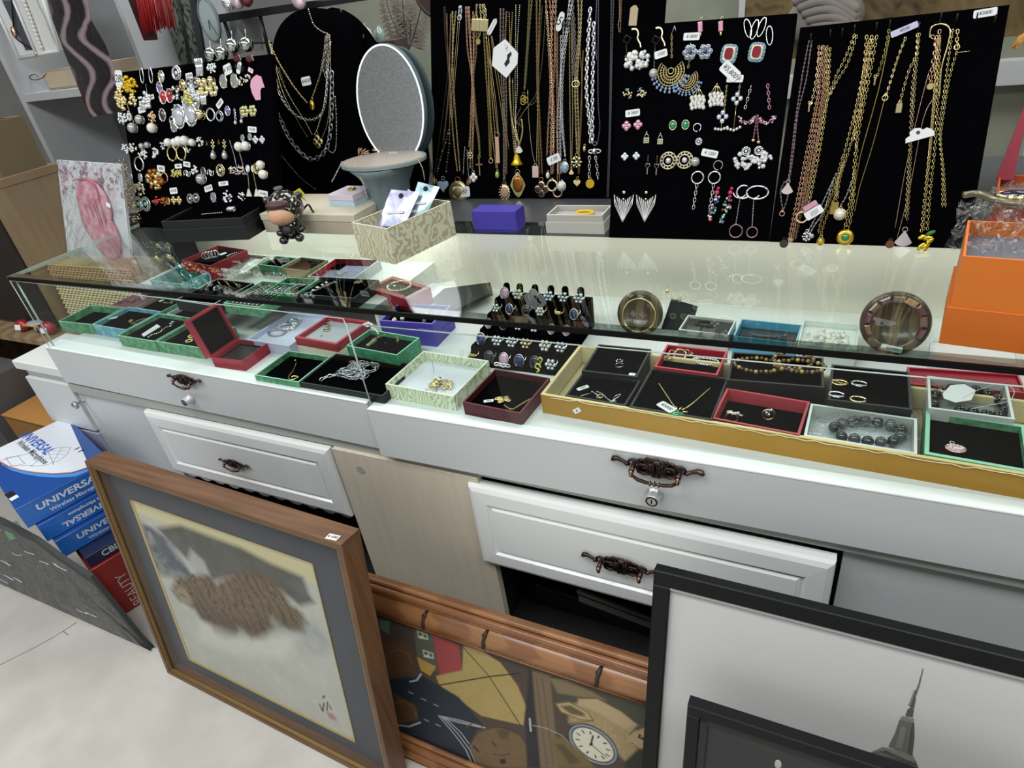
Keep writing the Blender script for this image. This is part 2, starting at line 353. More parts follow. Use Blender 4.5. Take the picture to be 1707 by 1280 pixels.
# ================================================================= base counter
ZT=.959; ZS=.728
cnt=thing('display_counter','long white shop counter with drawers under the glass showcase','counter',(1.4,.3,0))
b=MB()
b.wbox(-.02,3.4,.55,.57,0,.605,dark); b.wbox(-.02,3.4,.03,.57,.05,.07,dark); b.wbox(-.02,3.4,.02,.57,.588,.606,greyband)  # inner boards near black: shade of the open bays put into their colour
for x in (-.02,.985,1.35,2.06,3.38): b.wbox(x,x+.018,.03,.57,0,.59,white if x<0 else dark)
b.wbox(-.02,3.4,.05,.07,0,.05,dark); b.build('carcass',cnt)
b=MB(); b.wbox(-.02,3.4,.002,.02,.583,.612,greyband); b.build('top_rail',cnt)  # darker grey holds the shading under the fascia as colour
b=MB(); b.wbox(-.015,.318,.012,.03,.0,.583,greyface); b.build('side_panel',cnt)
b=MB(); b.wbox(2.078,3.4,.018,.036,0,.583,greyface); b.build('side_panel',cnt)
b=MB(); b.hexa([(-.02,.0,.62),(1.146,-.006,.611),(1.146,.05,.611),(-.02,.056,.62),(-.02,.0,.735),(1.143,-.006,.7355),(1.143,.016,.7355),(-.02,.05,.735)][0:4]+[(-.02,.0,.737),(1.143,-.006,.733),(1.143,.022,.733),(-.02,.03,.737)],greyface)
fa=b.build('fascia',cnt)
b=MB(); b.hexa([(-.02,-.001,.737),(1.143,-.007,.733),(1.143,.022,.733),(-.02,.05,.737),(-.02,-.001,.739),(1.143,-.007,.735),(1.143,.022,.735),(-.02,.05,.739)],lipwhite); b.build('top_lip',cnt)
b=MB(); b.hexa([(1.152,-.018,.604),(3.4,.004,.612),(3.4,.03,.612),(1.152,.01,.604),(1.152,-.018,.727),(3.4,.004,.732),(3.4,.03,.732),(1.152,.01,.727)],greyface); b.build('fascia',cnt)
b=MB(); b.hexa([(1.152,-.019,.727),(3.4,.003,.732),(3.4,.032,.732),(1.152,.01,.727),(1.152,-.019,.7295),(3.4,.003,.7345),(3.4,.032,.7345),(1.152,.01,.7295)],lipwhite); b.build('top_lip',cnt)
b=MB(); b.wbox(1.143,1.153,.006,.05,.606,.73,steel); b.build('joint_strip',cnt)
# ---- pulls and locks
def pull(parent,fr,w,bail=True,name='handle'):
    b=MB(); h=w/2; m=copper
    def T(p,r,c=.09,n=6,cl=False): b.tube([fr.P(x*h,y*h,(q[0] if (q:=z) else c)*h) for x,y,*z in p],np.array(r)*h if not np.isscalar(r) else r*h,m,n,cl)
    for s in (-1,1):
        T([(s*.6,.02),(s*.68,.05),(s*.78,.10),(s*.9,.15),(s*.99,.13),(s*1.02,.07)],[.035,.05,.045,.06,.07,.045])
        b.ell(fr,s*.68*h,.05*h,.1*h,.055*h,.06*h,.06*h,m); 
        T([(s*(.52+.13*math.cos(a)),.06+.13*math.sin(a)) for a in np.linspace(-.3,3.5,9)],.035)
        b.cyl(fr.P(s*.52*h,.06*h,0),fr.P(s*.52*h,.02*h,.32*h),.055*h,m,.065*h,8); b.ell(fr,s*.52*h,-.04*h,.32*h,.06*h,.11*h,.06*h,mat('#b98b72',.3,1.))
        for (cx,cy,r) in ((.33,.14,.1),(.18,.2,.09)): T([(s*(cx+r*math.cos(a)),cy+r*math.sin(a)) for a in np.linspace(-.2,3.3,8)],.03)
        T([(s*(.28+(.03+.014*k)*math.cos(k*.8)),-.02+(.03+.012*k)*math.sin(k*.8)) for k in range(12)],.022,.12)
        T([(s*.08,-.2),(s*.12,-.02),(s*.22,.1),(s*.36,.12),(s*.45,.0),(s*.42,-.12),(s*.3,-.17),(s*.16,-.14)],.028,.12)
        for q in (.06,.11): T([(s*.03,-.2),(s*q,.0),(s*(q+.04),.18)],.02,.13)
    T([(.2*math.cos(a),.12+.17*math.sin(a)) for a in np.linspace(-.1,3.24,12)],.035)
    T([(.06*math.cos(a),.06+.16*math.sin(a)) for a in np.linspace(-1.2,4.3,12)],.02,.13)
    b.prism(fr,[(x*h,y*h) for x,y in [(-.45,-.08),(-.4,.14),(-.22,.2),(-.16,.08),(.16,.08),(.22,.2),(.4,.14),(.45,-.08),(.28,-.2),(0,-.26),(-.28,-.2)]],.001,.07*h,m)
    o=b.build(name,parent)
    if bail:
        b=MB(); P=[(-.52,-.06,.3),(-.49,-.12,.3),(-.38,-.2,.3),(-.2,-.24,.3),(-.06,-.25,.3),(.06,-.25,.3),(.2,-.24,.3),(.38,-.2,.3),(.49,-.12,.3),(.52,-.06,.3)]
        b.tube([fr.P(x*h,y*h,z*h) for x,y,z in P],np.array([.03,.035,.045,.045,.03,.03,.045,.045,.035,.03])*h,m)
        for x in (-.1,0,.1): b.ell(fr,x*h,-.25*h,.3*h,.03*h,.07*h,.07*h,mat('#9a735f',.3,1.))
        b.build('bail',parent)
    return o
def lock(parent,x,y,fr,r=.0135,white_=False):
    g=fr.px(x,y); b=MB(); m=mat('#c9cacc',.3,.6) if not white_ else mat('#cfcfcf',.35,.2)
    b.lathe(g,[(r*1.15,0),(r*1.15,.004),(r,.005),(r*.98,.02),(r*.9,.0215)],m,20); o=b.build('lock',parent)
    b=MB(); b.ring(g,0,0,.0215,r*.72,r*.12,mat('#3c3a3a',.4,.8),n=18); b.lathe(g.sub(0,0,.0205),[(r*.62,0),(r*.55,.0015)],steel,16); b.prism(g,[(-.0012,-.005),(.0012,-.005),(.0012,.005),(-.0012,.005)],.0215,.0226,dark); b.build('keyway',o)
ff=Fr((1.152,-.018,.6),(1,.0098,0),(0,0,1)); fL=Fr((0,-.001,.6),(1,-.005,0),(0,0,1))
pull(cnt,ff.px(1096,779),.155); lock(cnt,1091,823,ff)
pull(cnt,fL.px(311,633),.118); lock(cnt,318,664,fL,.011,True)
# ---- drawers with raised frame fronts
def drawer(x0,x1,z0,z1,y,tilt=0.):
    b=MB(); fr=leanfr((x0,y,z0),tilt); w=x1-x0; h=z1-z0; m=whiteglossy
    b.box(fr,0,w,0,h,-.018,0,m)
    # bevelled rim then recessed field with raised panel
    def ringq(i0,c0,i1,c1):
        q=[(i0,i0,c0),(w-i0,i0,c0),(w-i0,h-i0,c0),(i0,h-i0,c0),(i1,i1,c1),(w-i1,i1,c1),(w-i1,h-i1,c1),(i1,h-i1,c1)]
        b.add(fr.PP(q),[(k,(k+1)%4,4+(k+1)%4,4+k) for k in range(4)],m)
    b.add(fr.PP([(0,0,0),(w,0,0),(w,h,0),(0,h,0)]),[(3,2,1,0)],m)
    ringq(0,0,.003,.007); ringq(.003,.007,.012,.011); ringq(.012,.011,.042,.012); ringq(.042,.012,.046,.006); ringq(.046,.006,.049,.006); ringq(.049,.006,.056,.011)
    i=.056; b.add(fr.PP([(i,i,.011),(w-i,i,.011),(w-i,h-i,.011),(i,h-i,.011)]),[(0,1,2,3)],m)
    o=b.build('drawer',cnt); bx=MB(); bx.wbox(x0+.02,x1-.02,y+.02,.5,z0+.02,z0+.1,mat('#c9c6be',.6)); bx.build('drawer_box',o)
    return o,fr
d,fr=drawer(.318,.983,.36,.577,-.004); g=fr.px(398,768,.012)
pull(d,g,.105)
d,fr=drawer(1.362,2.068,.336,.567,-.012,1); pull(d,fr.px(1040,934,.012),.158,False)
# beige board closing the bay between the drawers
bei=mat('#d6cbb9',.5,c2='#d0c4b0',sc=9,sc3=(6,1,.5),ramp=(.35,.7),det=6)
b=MB(); b.wbox(.992,1.385,-.006,.012,.06,.582,bei,.002); o=b.build('beige_panel',cnt)
b=MB(); q=Fr((0,-.0065,0),(1,0,0),(0,0,1)); g=q.px(601,783); b.lathe(g,[(.012,0),(.011,.0006)],mat('#a9a8a6',.5),14); b.build('cover_disc',o)
# ---- showcase of glass on the counter
sc=thing('glass_showcase','low glass showcase with thick clear top full of jewellery boxes','showcase',(1.4,.3,.74))
b=MB(); b.wbox(-.01,3.4,.012,.6,.706,ZS,mat('#dde0de',.5)); b.build('display_floor',sc)
b=MB(); b.wbox(-.01,3.4,.594,.61,ZS,.945,cream); b.build('rear_panel',sc)
b=MB(); b.wbox(.03,.97,.29,.594,.79,.80,mat('#dfe3e1',.4)); b.wbox(.03,.04,.30,.594,ZS,.79,mat('#dfe3e1',.4)); b.wbox(.96,.97,.30,.594,ZS,.79,mat('#dfe3e1',.4)); b.build('inner_riser',sc)
b=MB(); b.wbox(-.004,3.4,.024,.5,.95,ZT,glass); b.build('glass_top',sc)
b=MB(); b.wbox(-.004,3.4,.003,.024,.95,ZT,pane('#c4ccc8',1.6,.05,2.0)); b.build('edge_tint_strip',sc)  # tinted strip imitating reflection and refraction near the glass edge
b=MB(); b.wbox(-.004,3.4,-.001,.003,.95,ZT,glassd); b.build('front_edge',sc)
b=MB(); b.wbox(-.0065,-.004,0,.5,.95,ZT,edge_lt); b.build('side_edge',sc)
def gpane(name,P,edges):
    b=MB(); b.hexa(P,glassf); o=b.build(name,sc); b=MB()
    for p,q in edges: b.tube([p,q],.0013,edge_lt,4)
    b.build('polished_edge',o)
gpane('front_pane',[(.0,.004,.739),(1.148,-.002,.735),(1.148,.004,.735),(.0,.01,.739),(.0,.0,.949),(1.148,-.004,.936),(1.148,.002,.936),(.0,.006,.949)],[((.0,.0,.949),(1.148,-.004,.936)),((.0,.002,.739),(.0,.0,.949)),((1.148,0,.735),(1.148,-.004,.936))])
gpane('front_pane',[(1.155,-.006,.7295),(3.4,.006,.7345),(3.4,.012,.7345),(1.155,.0,.7295),(1.155,-.008,.928),(3.4,0,.944),(3.4,.006,.944),(1.155,-.002,.928)],[((1.155,-.008,.928),(3.4,0,.944)),((1.155,-.006,.7295),(1.155,-.008,.928))])
gpane('side_pane',[(0,.012,.73),(.006,.012,.73),(.006,.594,.73),(0,.594,.73),(0,.012,.949),(.006,.012,.949),(.006,.594,.949),(0,.594,.949)],[((0,.012,.73),(0,.012,.949)),((.006,.012,.73),(.006,.012,.949))])
# rear service counter behind the glass top
b=MB(); b.wbox(-.01,3.4,.5,1.0,.925,.957,mat('#4b4e50',.35)); b.wbox(-.01,3.4,.98,1.0,0,.925,dark); tag(b.build('rear_counter'),'dark grey rear worktop behind the glass showcase','counter')
# ---- small white cabinet at the left end
c2=thing('side_cabinet','small white cabinet with a steel knob at the left end of the counter','cabinet',(-.15,.25,0))
b=MB(); b.wbox(-.262,-.03,.022,.19,.0,.628,white); b.build('body',c2)
b=MB(); b.wbox(-.275,-.028,.005,.19,.628,.66,whiteglossy,.003); b.build('cabinet_top',c2)
b=MB(); b.wbox(-.26,-.032,.008,.022,.425,.6,white,.002); dr=b.build('drawer',c2)
g=Fr((0,.008,0),(1,0,0),(0,0,1)).px(138,668); b=MB(); b.lathe(g,[(.006,0),(.0045,.004),(.0045,.016),(.011,.02),(.0125,.026),(.009,.031),(.002,.033)],steel,16); b.build('knob',dr)
b=MB(); b.wbox(-.26,-.032,.01,.022,.1,.415,mat('#b9bfcf',.3),.002); b.build('door',c2)
# ================================================================= boxes and trays
def prt(h,h2,sc=40,r=.55,**k): return mat(h,r,c2=h2,sc=sc,**k)
grn=prt('#3f7d58','#7ab38a',70,ramp=(.35,.7)); grn_rim=mat('#9fdcb9',.5); teal=prt('#4f9a9b','#8fd0cc',60,ramp=(.35,.7)); blu=prt('#5fa0b8','#8fc4cf',50); red=mat('#a02434',.45); redd=mat('#7a1d2c',.45); redrim=mat('#c8505a',.5)
maroon=mat('#4f1a25',.45); lav=mat('#c3c6e2',.4); purp=mat('#4a3fa6',.4); purprim=mat('#7f78d8',.4); greyb=mat('#c5c8c4',.5); whiteb=mat('#e3e8e4',.5); blk=mat('#111214',.5); blkrim=mat('#3a3c3e',.4)
damask=mat('#d9d6bb',.6,c2='#b9ae8b',sc=30,tex='wave',dist=16,det=2,ramp=(.5,.85)); damaskg=mat('#dfe6cc',.6,c2='#b3be96',sc=34,tex='wave',dist=16,det=2,ramp=(.5,.85)); orange=mat('#c8661a',.5); orange2=mat('#d0701f',.5)
def frm3(FL,FR,BL,z):
    a,b,c=pz(*FL,z),pz(*FR,z),pz(*BL,z); u=nrm(b-a); f=Fr(a,u,(-u[1],u[0],0)); return f,np.linalg.norm(b-a),float((c-a)@f.v)
def tray(name,label,FL,FR,BL,h,outer,inner=None,pad=velvet,rim=None,z0=ZS,t=.003,dip=.01,cat='box',grp=None,base=None,skirt=0.,insert=None,d=None):
    """open box: FL, FR, BL are the measured top corners; h its height above z0; pad = the padded floor 'dip' below the rim"""
    zt=z0+h; f,w,dd=frm3(FL,FR,BL,zt); dd=d or dd; inner=inner or outer; rim=rim or outer
    T=thing(name,label,cat,f.P(w/2,dd/2,-h),grp); b=MB()
    lo=-h if not base else -h*.55
    for (a0,a1,b0,b1) in ((0,w,0,t),(0,w,dd-t,dd),(0,t,t,dd-t),(w-t,w,t,dd-t)):
        b.box(f,a0,a1,b0,b1,lo,-.0006,outer); b.box(f,a0,a1,b0,b1,-.0006,0,rim)
    if inner is not outer:
        e=.0004
        for (a0,a1,b0,b1) in ((t,w-t,t,t+e),(t,w-t,dd-t-e,dd-t),(t,t+e,t,dd-t),(w-t-e,w-t,t,dd-t)): b.box(f,a0,a1,b0,b1,-dip-.002,-.0007,inner)
    b.box(f,t,w-t,t,dd-t,lo,lo+.001,outer); b.build('tray',T)
    if base:
        b=MB(); k=skirt; b.box(f,-k,w+k,-k,dd+k,-h,lo+.001,base); b.build('lid_under',T)
    b=MB(); b.box(f,t,w-t,t,dd-t,min(-dip-.004,-dip-.002),-dip,pad,.0008); b.build('pad',T)
    g=Fr(f.P(0,0,-dip),f.u,f.v,f.n); g.w=w; g.d=dd; g.T=T; return g
B={}
# ---- front row, left half of the showcase
B['g1']=tray('jewellery_box','green marbled open box at the far left end, empty on its black floor',(97,535.5),(153,541),(173,510),.034,grn,rim=grn_rim,dip=.022)
B['b2']=tray('jewellery_box','pale blue box with a gold chain ring and a white label, second from the left',(154,541),(209.5,550),(226,513),.034,blu,rim=mat('#a9e0e6',.5),dip=.012)
B['g3']=tray('jewellery_box','green marbled box with a silver toggle bracelet beside the pale blue box',(195.5,559),(257,569),(270,523),.034,grn,rim=grn_rim,dip=.012)
B['g4']=tray('jewellery_box','green marbled box with gold bead rings left of the open red case',(260,569),(335,580),(323,536),.034,grn,rim=grn_rim,dip=.012)
B['p5']=tray('jewellery_box','dusty pink box with red chain behind the left green boxes',(183,509),(222,515),(239,492),.03,mat('#b48d90',.5),dip=.006,pad=mat('#7d5c62',.7))
B['g6']=tray('jewellery_box','green box with a gold rope chain and small white card in the second row',(224,513),(268,520),(281,495),.03,grn,rim=grn_rim,dip=.01)
B['w7']=tray('jewellery_box','light grey box with a gold ring, left behind the open red case',(277,523),(322,532),(318,500),.03,greyb,rim=whiteb,dip=.012)
# ---- open hinged red case
def hinged():
    z=ZS+.028; f,w,d=frm3((352,596),(433,606),(392,568),z); T=thing('hinged_case','open hinged red case with black lining, lid standing up at its left','case',f.P(w/2,d/2,-.028)); t=.004
    a=pz(333,507,ZS+.02); b=MB()
    w=.105; d=.098
    for (a0,a1,b0,b1) in ((0,w,0,t),(0,w,d-t,d),(0,t,t,d-t),(w-t,w,t,d-t)): b.box(f,a0,a1,b0,b1,-.028,0,red)
    b.box(f,t,w-t,t,d-t,-.028,-.012,velvet); b.build('bottom_half',T)
    b=MB(); b.box(f,t+.01,w-t-.01,t+.004,d-t-.01,-.012,-.0105,mat('#2a2d30',.3,coat=.6)); b.box(f,.034,.056,.008,.013,-.0105,-.0095,paper); b.build('card_insert',T)
    g=Fr(f.P(-.001,0,-.004),f.v*-1,A(-.16,0,.985)); # lid plane facing +x
    g=Fr(f.P(0,d,0),-f.v,A(-.20,.02,.98)); b=MB(); H=.104
    g.n=np.cross(g.u,g.v); 
    if g.n@f.u<0: g.n=-g.n
    b.box(g,0,d,0,H,-.024,-.02,red); 
    for (a0,a1,b0,b1) in ((0,d,0,t),(0,d,H-t,H),(0,t,t,H-t),(d-t,d,t,H-t)): b.box(g,a0,a1,b0,b1,-.02,0,red)
    b.build('lid',T); b=MB(); b.box(g,t,d-t,t,H-t,-.02,-.008,velvet,.002); b.build('lid_lining',T); return T
hinged()
B['r7']=tray('jewellery_box','red box with silver bangles and a white tag, upper left under the glass',(302,434),(350,443),(356,407.5),.05,red,rim=redrim,dip=.015,z0=.80)
B['t8']=tray('jewellery_box','teal marbled box just behind the glass edge at upper left',(250,467),(303,474),(306.5,442.6),.03,teal,rim=mat('#a6dcd6',.5),dip=.015,pad=mat('#2d6f64',.8),z0=.80)
B['w9']=tray('jewellery_box','cream box holding a twisted black and white bracelet beside the red box',(357,446),(400,451),(410.6,423),.03,mat('#c9c9b8',.5),rim=whiteb,dip=.01,pad=mat('#8d8f86',.8),z0=.80)
B['g10']=tray('jewellery_box','dark green box with a silver bar near the cream box',(431,441),(468,445),(457,426),.03,grn,rim=grn_rim,dip=.008,z0=.80)
B['k11']=tray('jewellery_box','olive edged black box in front of the dark red one',(467,446),(512,452),(490,427),.03,mat('#8b8a63',.5),dip=.008,z0=.80)
B['k12']=tray('jewellery_box','black box heaped with chains in clear wrap behind the open case',(292,500),(352,509),(345,462),.03,blk,rim=greyb,dip=.01,z0=.80)
B['g13']=tray('jewellery_box','green box with strings of clear beads behind the glass edge',(372,505),(432,512),(412,466),.03,grn,rim=grn_rim,dip=.008,pad=mat('#3c4b44',.8),z0=.80)
B['g15']=tray('jewellery_box','green box with a silver bundle next to the black scarf box',(440,486),(494,490),(467,461),.03,grn,rim=grn_rim,dip=.012,z0=.80)
B['k14']=tray('jewellery_box','black square box with a silver brooch chain under the figurine',(490,490),(590,497),(532,461),.03,blk,rim=blkrim,dip=.008,z0=.80)
B['r13']=tray('jewellery_box','red and slate box holding a gold hook, below the figurine',(512.5,461),(590,464),(536,430),.03,mat('#a8aeb4',.4),rim=whiteb,inner=red,dip=.02,pad=mat('#8e93ad',.5),z0=.80)
B['r16']=tray('jewellery_box','red case with a white pearl bracelet in the middle of the top view',(614,479),(676,499),(647.5,458),.085,red,rim=mat('#a8474a',.5),dip=.006,pad=mat('#3a3838',.8),t=.014,base=mat('#d9cfc0',.5))
B['lv']=tray('jewellery_box','lavender plastic tray with bangles beside the open red case',(410,566),(481.6,577),(495.6,519),.03,lav,rim=mat('#d8daf0',.4),dip=.012,pad=mat('#d5d8ee',.5),t=.006)
B['rr']=tray('jewellery_box','red box on a cream base holding a ring and hoop earrings',(491,562),(560,574),(538,524),.042,red,rim=redrim,base=mat('#e9e4cf',.5),skirt=.001,dip=.012,pad=mat('#b9bdc4',.5),t=.007)
B['gs']=tray('jewellery_box','green marbled box set into its lid, with a jade bracelet and tag',(577,576),(661.5,592),(612,548),.048,prt('#4fa57d','#2f7a58',90,ramp=(.3,.7)),rim=grn_rim,base=prt('#5f9a6e','#3f7f56',90),skirt=-.0012,dip=.012)
B['g22']=tray('jewellery_box','green marbled box with a gold snake pendant at the front pane',(424,625),(497,637),(484,584.6),.024,grn,rim=grn_rim,dip=.014)
B['k23']=tray('jewellery_box','wide black velvet tray heaped with a thick silver chain',(499,637),(637.6,660),(566,590),.022,blk,rim=blkrim,dip=.003)
B['pu']=tray('jewellery_box','bright purple box with pearls at the centre, behind the green box set in its lid',(632,534),(720.6,540),(668,505),.062,purp,rim=purprim,dip=.012,t=.004,base=mat('#4439a0',.45),skirt=.001)
B['or']=tray('jewellery_box','cream and green patterned box lined in white at the pane joint',(642,640),(755.7,661),(715,586),.036,damaskg,rim=mat('#e9eed6',.5),inner=damaskg,dip=.022,pad=mat('#dfe1ea',.6),t=.004)
B['mr']=tray('jewellery_box','dark maroon box with a gold bow bracelet right of the patterned box',(771,670),(867,689),(833,616),.03,maroon,rim=mat('#7b3844',.4),dip=.014)
# ---- big gold tray and the boxes standing in it
def goldtray():
    zt=ZS+.044; f,w,d=frm3((901,657),(1547,764),(990,560),zt); w=1.3; d=.2; T=thing('gold_tray','large shallow gold cardboard tray holding several jewellery boxes','tray',f.P(w/2,d/2,-.044)); g=mat('#b98a35',.42,.15,c2='#ad7f2e',sc=4); b=MB(); t=.006
    for (a0,a1,b0,b1) in ((0,w,0,t),(0,w,d-t,d),(0,t,t,d-t),(w-t,w,t,d-t)): b.box(f,a0,a1,b0,b1,-.044,-.0008,g); b.box(f,a0,a1,b0,b1,-.0008,0,mat('#e3cf96',.6))
    for (a0,a1,b0,b1) in ((t,w-t,t,t+.0006),(t,w-t,d-t-.0006,d-t),(t,t+.0006,t,d-t)): b.box(f,a0,a1,b0,b1,-.04,-.001,mat('#d8c9a0',.6))
    b.box(f,t,w-t,t,d-t,-.044,-.0425,mat('#d8c9a0',.6)); b.build('tray',T)
    q=Fr(f.P(0,0,0),f.u,A(0,0,1)); b=MB(); s=q.px(962,684,.0004,35); b.box(s,-.008,.008,-.005,.005,0,.0006,paper); b.build('sticker',T); text(s,'A',.008,ink,T,c=.001)
    b=MB(); rr=np.random.default_rng(3); P=[f.P(x,-.001+rr.normal(0,.0006),-.003+rr.normal(0,.0012)) for x in np.linspace(.02,w-.02,90)]; b.tube(P,.0009,mat('#efe2b8',.7),4); b.build('torn_edge',T)
goldtray(); G0=ZS+.002
B['ka']=tray('jewellery_box','black box with one garnet ring in the rear left of the gold tray',(969.5,618),(1062,628.5),(1003,574),.05,blk,rim=blkrim,z0=G0,dip=.006,t=.004)
B['kb']=tray('jewellery_box','black tray with tagged drop earrings at the front left of the gold tray',(942,659),(1042.6,676),(970,620),.042,blk,rim=blkrim,z0=G0,dip=.006,t=.004)
B['kc']=tray('jewellery_box','large black box with an emerald pendant on a gold V chain',(1049,678),(1187.5,700),(1090,614),.044,blk,rim=blkrim,z0=G0,dip=.005,t=.004)
B['rd']=tray('jewellery_box','red box with a rose watch and silver bangle at the gold tray rear',(1090.4,611),(1196,625),(1114,574),.05,red,rim=redrim,z0=G0,dip=.016,t=.004)
B['te']=tray('jewellery_box','black box with loops of golden brown tiger eye beads',(1212,633),(1374,646),(1231.6,587),.06,blk,rim=blkrim,z0=G0,dip=.012,t=.004)
B['kf']=tray('jewellery_box','black tray with four small hoop earrings in two rows',(1380,666),(1521,683),(1386,607),.054,blk,rim=blkrim,z0=G0,dip=.003,t=.004)
B['rg']=tray('jewellery_box','red lined black box with two rings at the gold tray front',(1186,697),(1333,725),(1203,645),.044,blk,rim=redrim,inner=mat('#c24a55',.5),z0=G0,dip=.024,t=.004)
B['wh']=tray('jewellery_box','grey box with black stone bracelet in a crumpled clear bag',(1340,726),(1529,757),(1349,672),.042,greyb,rim=whiteb,z0=G0,dip=.026,pad=mat('#c9cfcd',.5),t=.004)
B['wi']=tray('jewellery_box','white box with a bracelet of large black beads and blank tag',(1548,680),(1692,699),(1544.5,626),.05,greyb,rim=whiteb,z0=G0,dip=.022,pad=mat('#8f9592',.6),t=.004)
B['gj']=tray('jewellery_box','green marbled box with a pink crystal pendant at the right edge',(1541,756),(1722,788),(1523,681),.040,grn,rim=grn_rim,z0=G0,dip=.012,t=.006)
B['rk']=tray('jewellery_box','flat red box lying behind the white box at the right edge',(1518,640),(1712,655),(1522,612),.04,red,rim=redrim,z0=ZS+.001,dip=.004,pad=red)
# ---- behind, seen through the top glass
B['s1']=tray('jewellery_box','grey box with a dark coiled chain, left of the small blue box',(1131,549),(1214,559),(1141,524),.04,greyb,rim=whiteb,dip=.006,pad=mat('#3b3c3c',.8))
B['s2']=tray('jewellery_box','small sky blue open box between the grey box and the pearl box',(1222,560),(1328,572),(1234,531),.04,mat('#5ea7c9',.4),rim=mat('#8cc9e0',.4),dip=.018,pad=mat('#3a4246',.7))
B['s3']=tray('jewellery_box','white box full of pearls at the rear right',(1329,573),(1428,583),(1342,533),.04,whiteb,dip=.012,pad=whiteb)
B['s4']=tray('jewellery_box','white paper covered box under the big orange box',(1550,590),(1700,608),(1556,566),.03,mat('#e9e2e6',.6),dip=.003,pad=mat('#f0e8ea',.6))
# ================================================================= display boards
def board(label,BL,BR,TR,TL,z,t,yaw=0.,th=.014):
    f=leanfr(pz(*BL,z),t,yaw); P=[f.at(*q) for q in (BL,BR,TR,TL)]; b=MB(); b.prism(f,P,-th,0,velvet); o=b.build('display_board'); tag(o,label,'display board'); return f
D4=board('black velvet display board full of gold necklaces at the right',(1282,403),(1612,415),(1683,8),(1334,46),ZT,18)
D3=board('black velvet earring board with crystal and pearl earrings, third from the left',(1015,396),(1281,402),(1329,22),(1035,44),ZT,18)
D2=board('tall black velvet necklace board behind the purple box',(722,331),(1082,341),(1114,-70),(716,-75),.957,12)
D1=board('wide black velvet earring board standing at the left end',(233,379),(470,383),(452,90),(196,121),ZT,18)
# ================================================================= boxes standing on the glass
def closedbox(name,label,FL,FR,BL,zb,h,m,split=None,m2=None,open_=False,cat='box',rim=None,lay=.0,pad=None,dip=.01,t=.003,lidh=.5,step=.0015):
    """FL, FR, BL measured at the box foot"""
    f,w,d=frm3(FL,FR,BL,zb); T=thing(name,label,cat,f.P(w/2,d/2,0)); b=MB()
    if not open_: 
        k=h*(1-lidh) if split else h
        b.box(f,step if split else 0,w-(step if split else 0),step if split else 0,d-(step if split else 0),0,k,m,.0006); b.build('base',T)
        if split: b=MB(); b.box(f,0,w,0,d,k,h,m2 or m,.0008); b.build('lid',T)
    else:
        for (a0,a1,b0,b1) in ((0,w,0,t),(0,w,d-t,d),(0,t,t,d-t),(w-t,w,t,d-t)): b.box(f,a0,a1,b0,b1,0,h-.0008,m); b.box(f,a0,a1,b0,b1,h-.0008,h,rim or m)
        b.box(f,t,w-t,t,d-t,0,.002,m); b.build('box_body',T)
        if pad: b=MB(); b.box(f,t,w-t,t,d-t,.002,h-dip,pad); b.build('contents_pad',T)
        if split: b=MB(); b.box(f,-.003,w+.003,-.003,d+.003,0,split,m2 or m,.0008); b.build('lid_under',T)
    g=Fr(f.P(0,0,h if not open_ else h-dip),f.u,f.v,f.n); g.w=w; g.d=d; g.T=T; return g
B['bk']=closedbox('gift_box','long black box standing in front of the left earring board',(283,404),(415,399),(322,377),ZT,.06,blackcard,open_=True,rim=blkrim,dip=.008,pad=velvet,split=.038,m2=blackcard)
B['be']=closedbox('gift_box','plain beige lidded box behind the figurine',(443,387),(598,392),(500,352),ZT,.052,mat('#b9ad98',.55),m2=mat('#cfc5ae',.55),split=1,lidh=.35)
gz=ZT+.052
B['pk']=closedbox('gift_box','small two tone box, pink lid over pale blue base, with a gold ring',(550,343),(592,345),(552,326),gz,.03,mat('#b2cfe2',.5),m2=mat('#d3c8d2',.5),split=1,lidh=.5)
B['om']=closedbox('patterned_box','cream damask patterned box filled with shiny foil bags',(601,437-9),(659,441),(662,375),ZT,.082,damask,open_=True,rim=mat('#e6e3cc',.6),dip=.03,pad=blk)
B['pp']=closedbox('gift_box','flat purple box with lid below the middle necklace board',(791,386),(863,388),(783,374),ZT,.05,mat('#3a3190',.5),m2=mat('#463ba2',.5),split=1,lidh=.9)
B['gw']=closedbox('gift_box','open light grey box with a yellow rubber ring inside',(914,388),(1006,390),(918,371),ZT,.042,mat('#b5b2aa',.5),open_=True,rim=mat('#d8d6d0',.5),dip=.012,pad=mat('#a9a69e',.6),split=.026,m2=mat('#bdbab2',.5))
B['o1']=closedbox('orange_box','bright orange open box with clear bags at the right edge',(1569,571),(1790,600),(1537,497),ZT,.125,orange2,open_=True,rim=mat('#e0763a',.5),dip=.02,pad=mat('#6f7078',.5),split=.055,m2=orange)
B['o2']=closedbox('orange_box','second orange box behind the first one, partly cut off',(1640,400),(1760,408),(1625,372),ZT,.09,mat('#b34a20',.5),open_=True,rim=mat('#cf6236',.5),dip=.02,pad=mat('#8a8a90',.5))
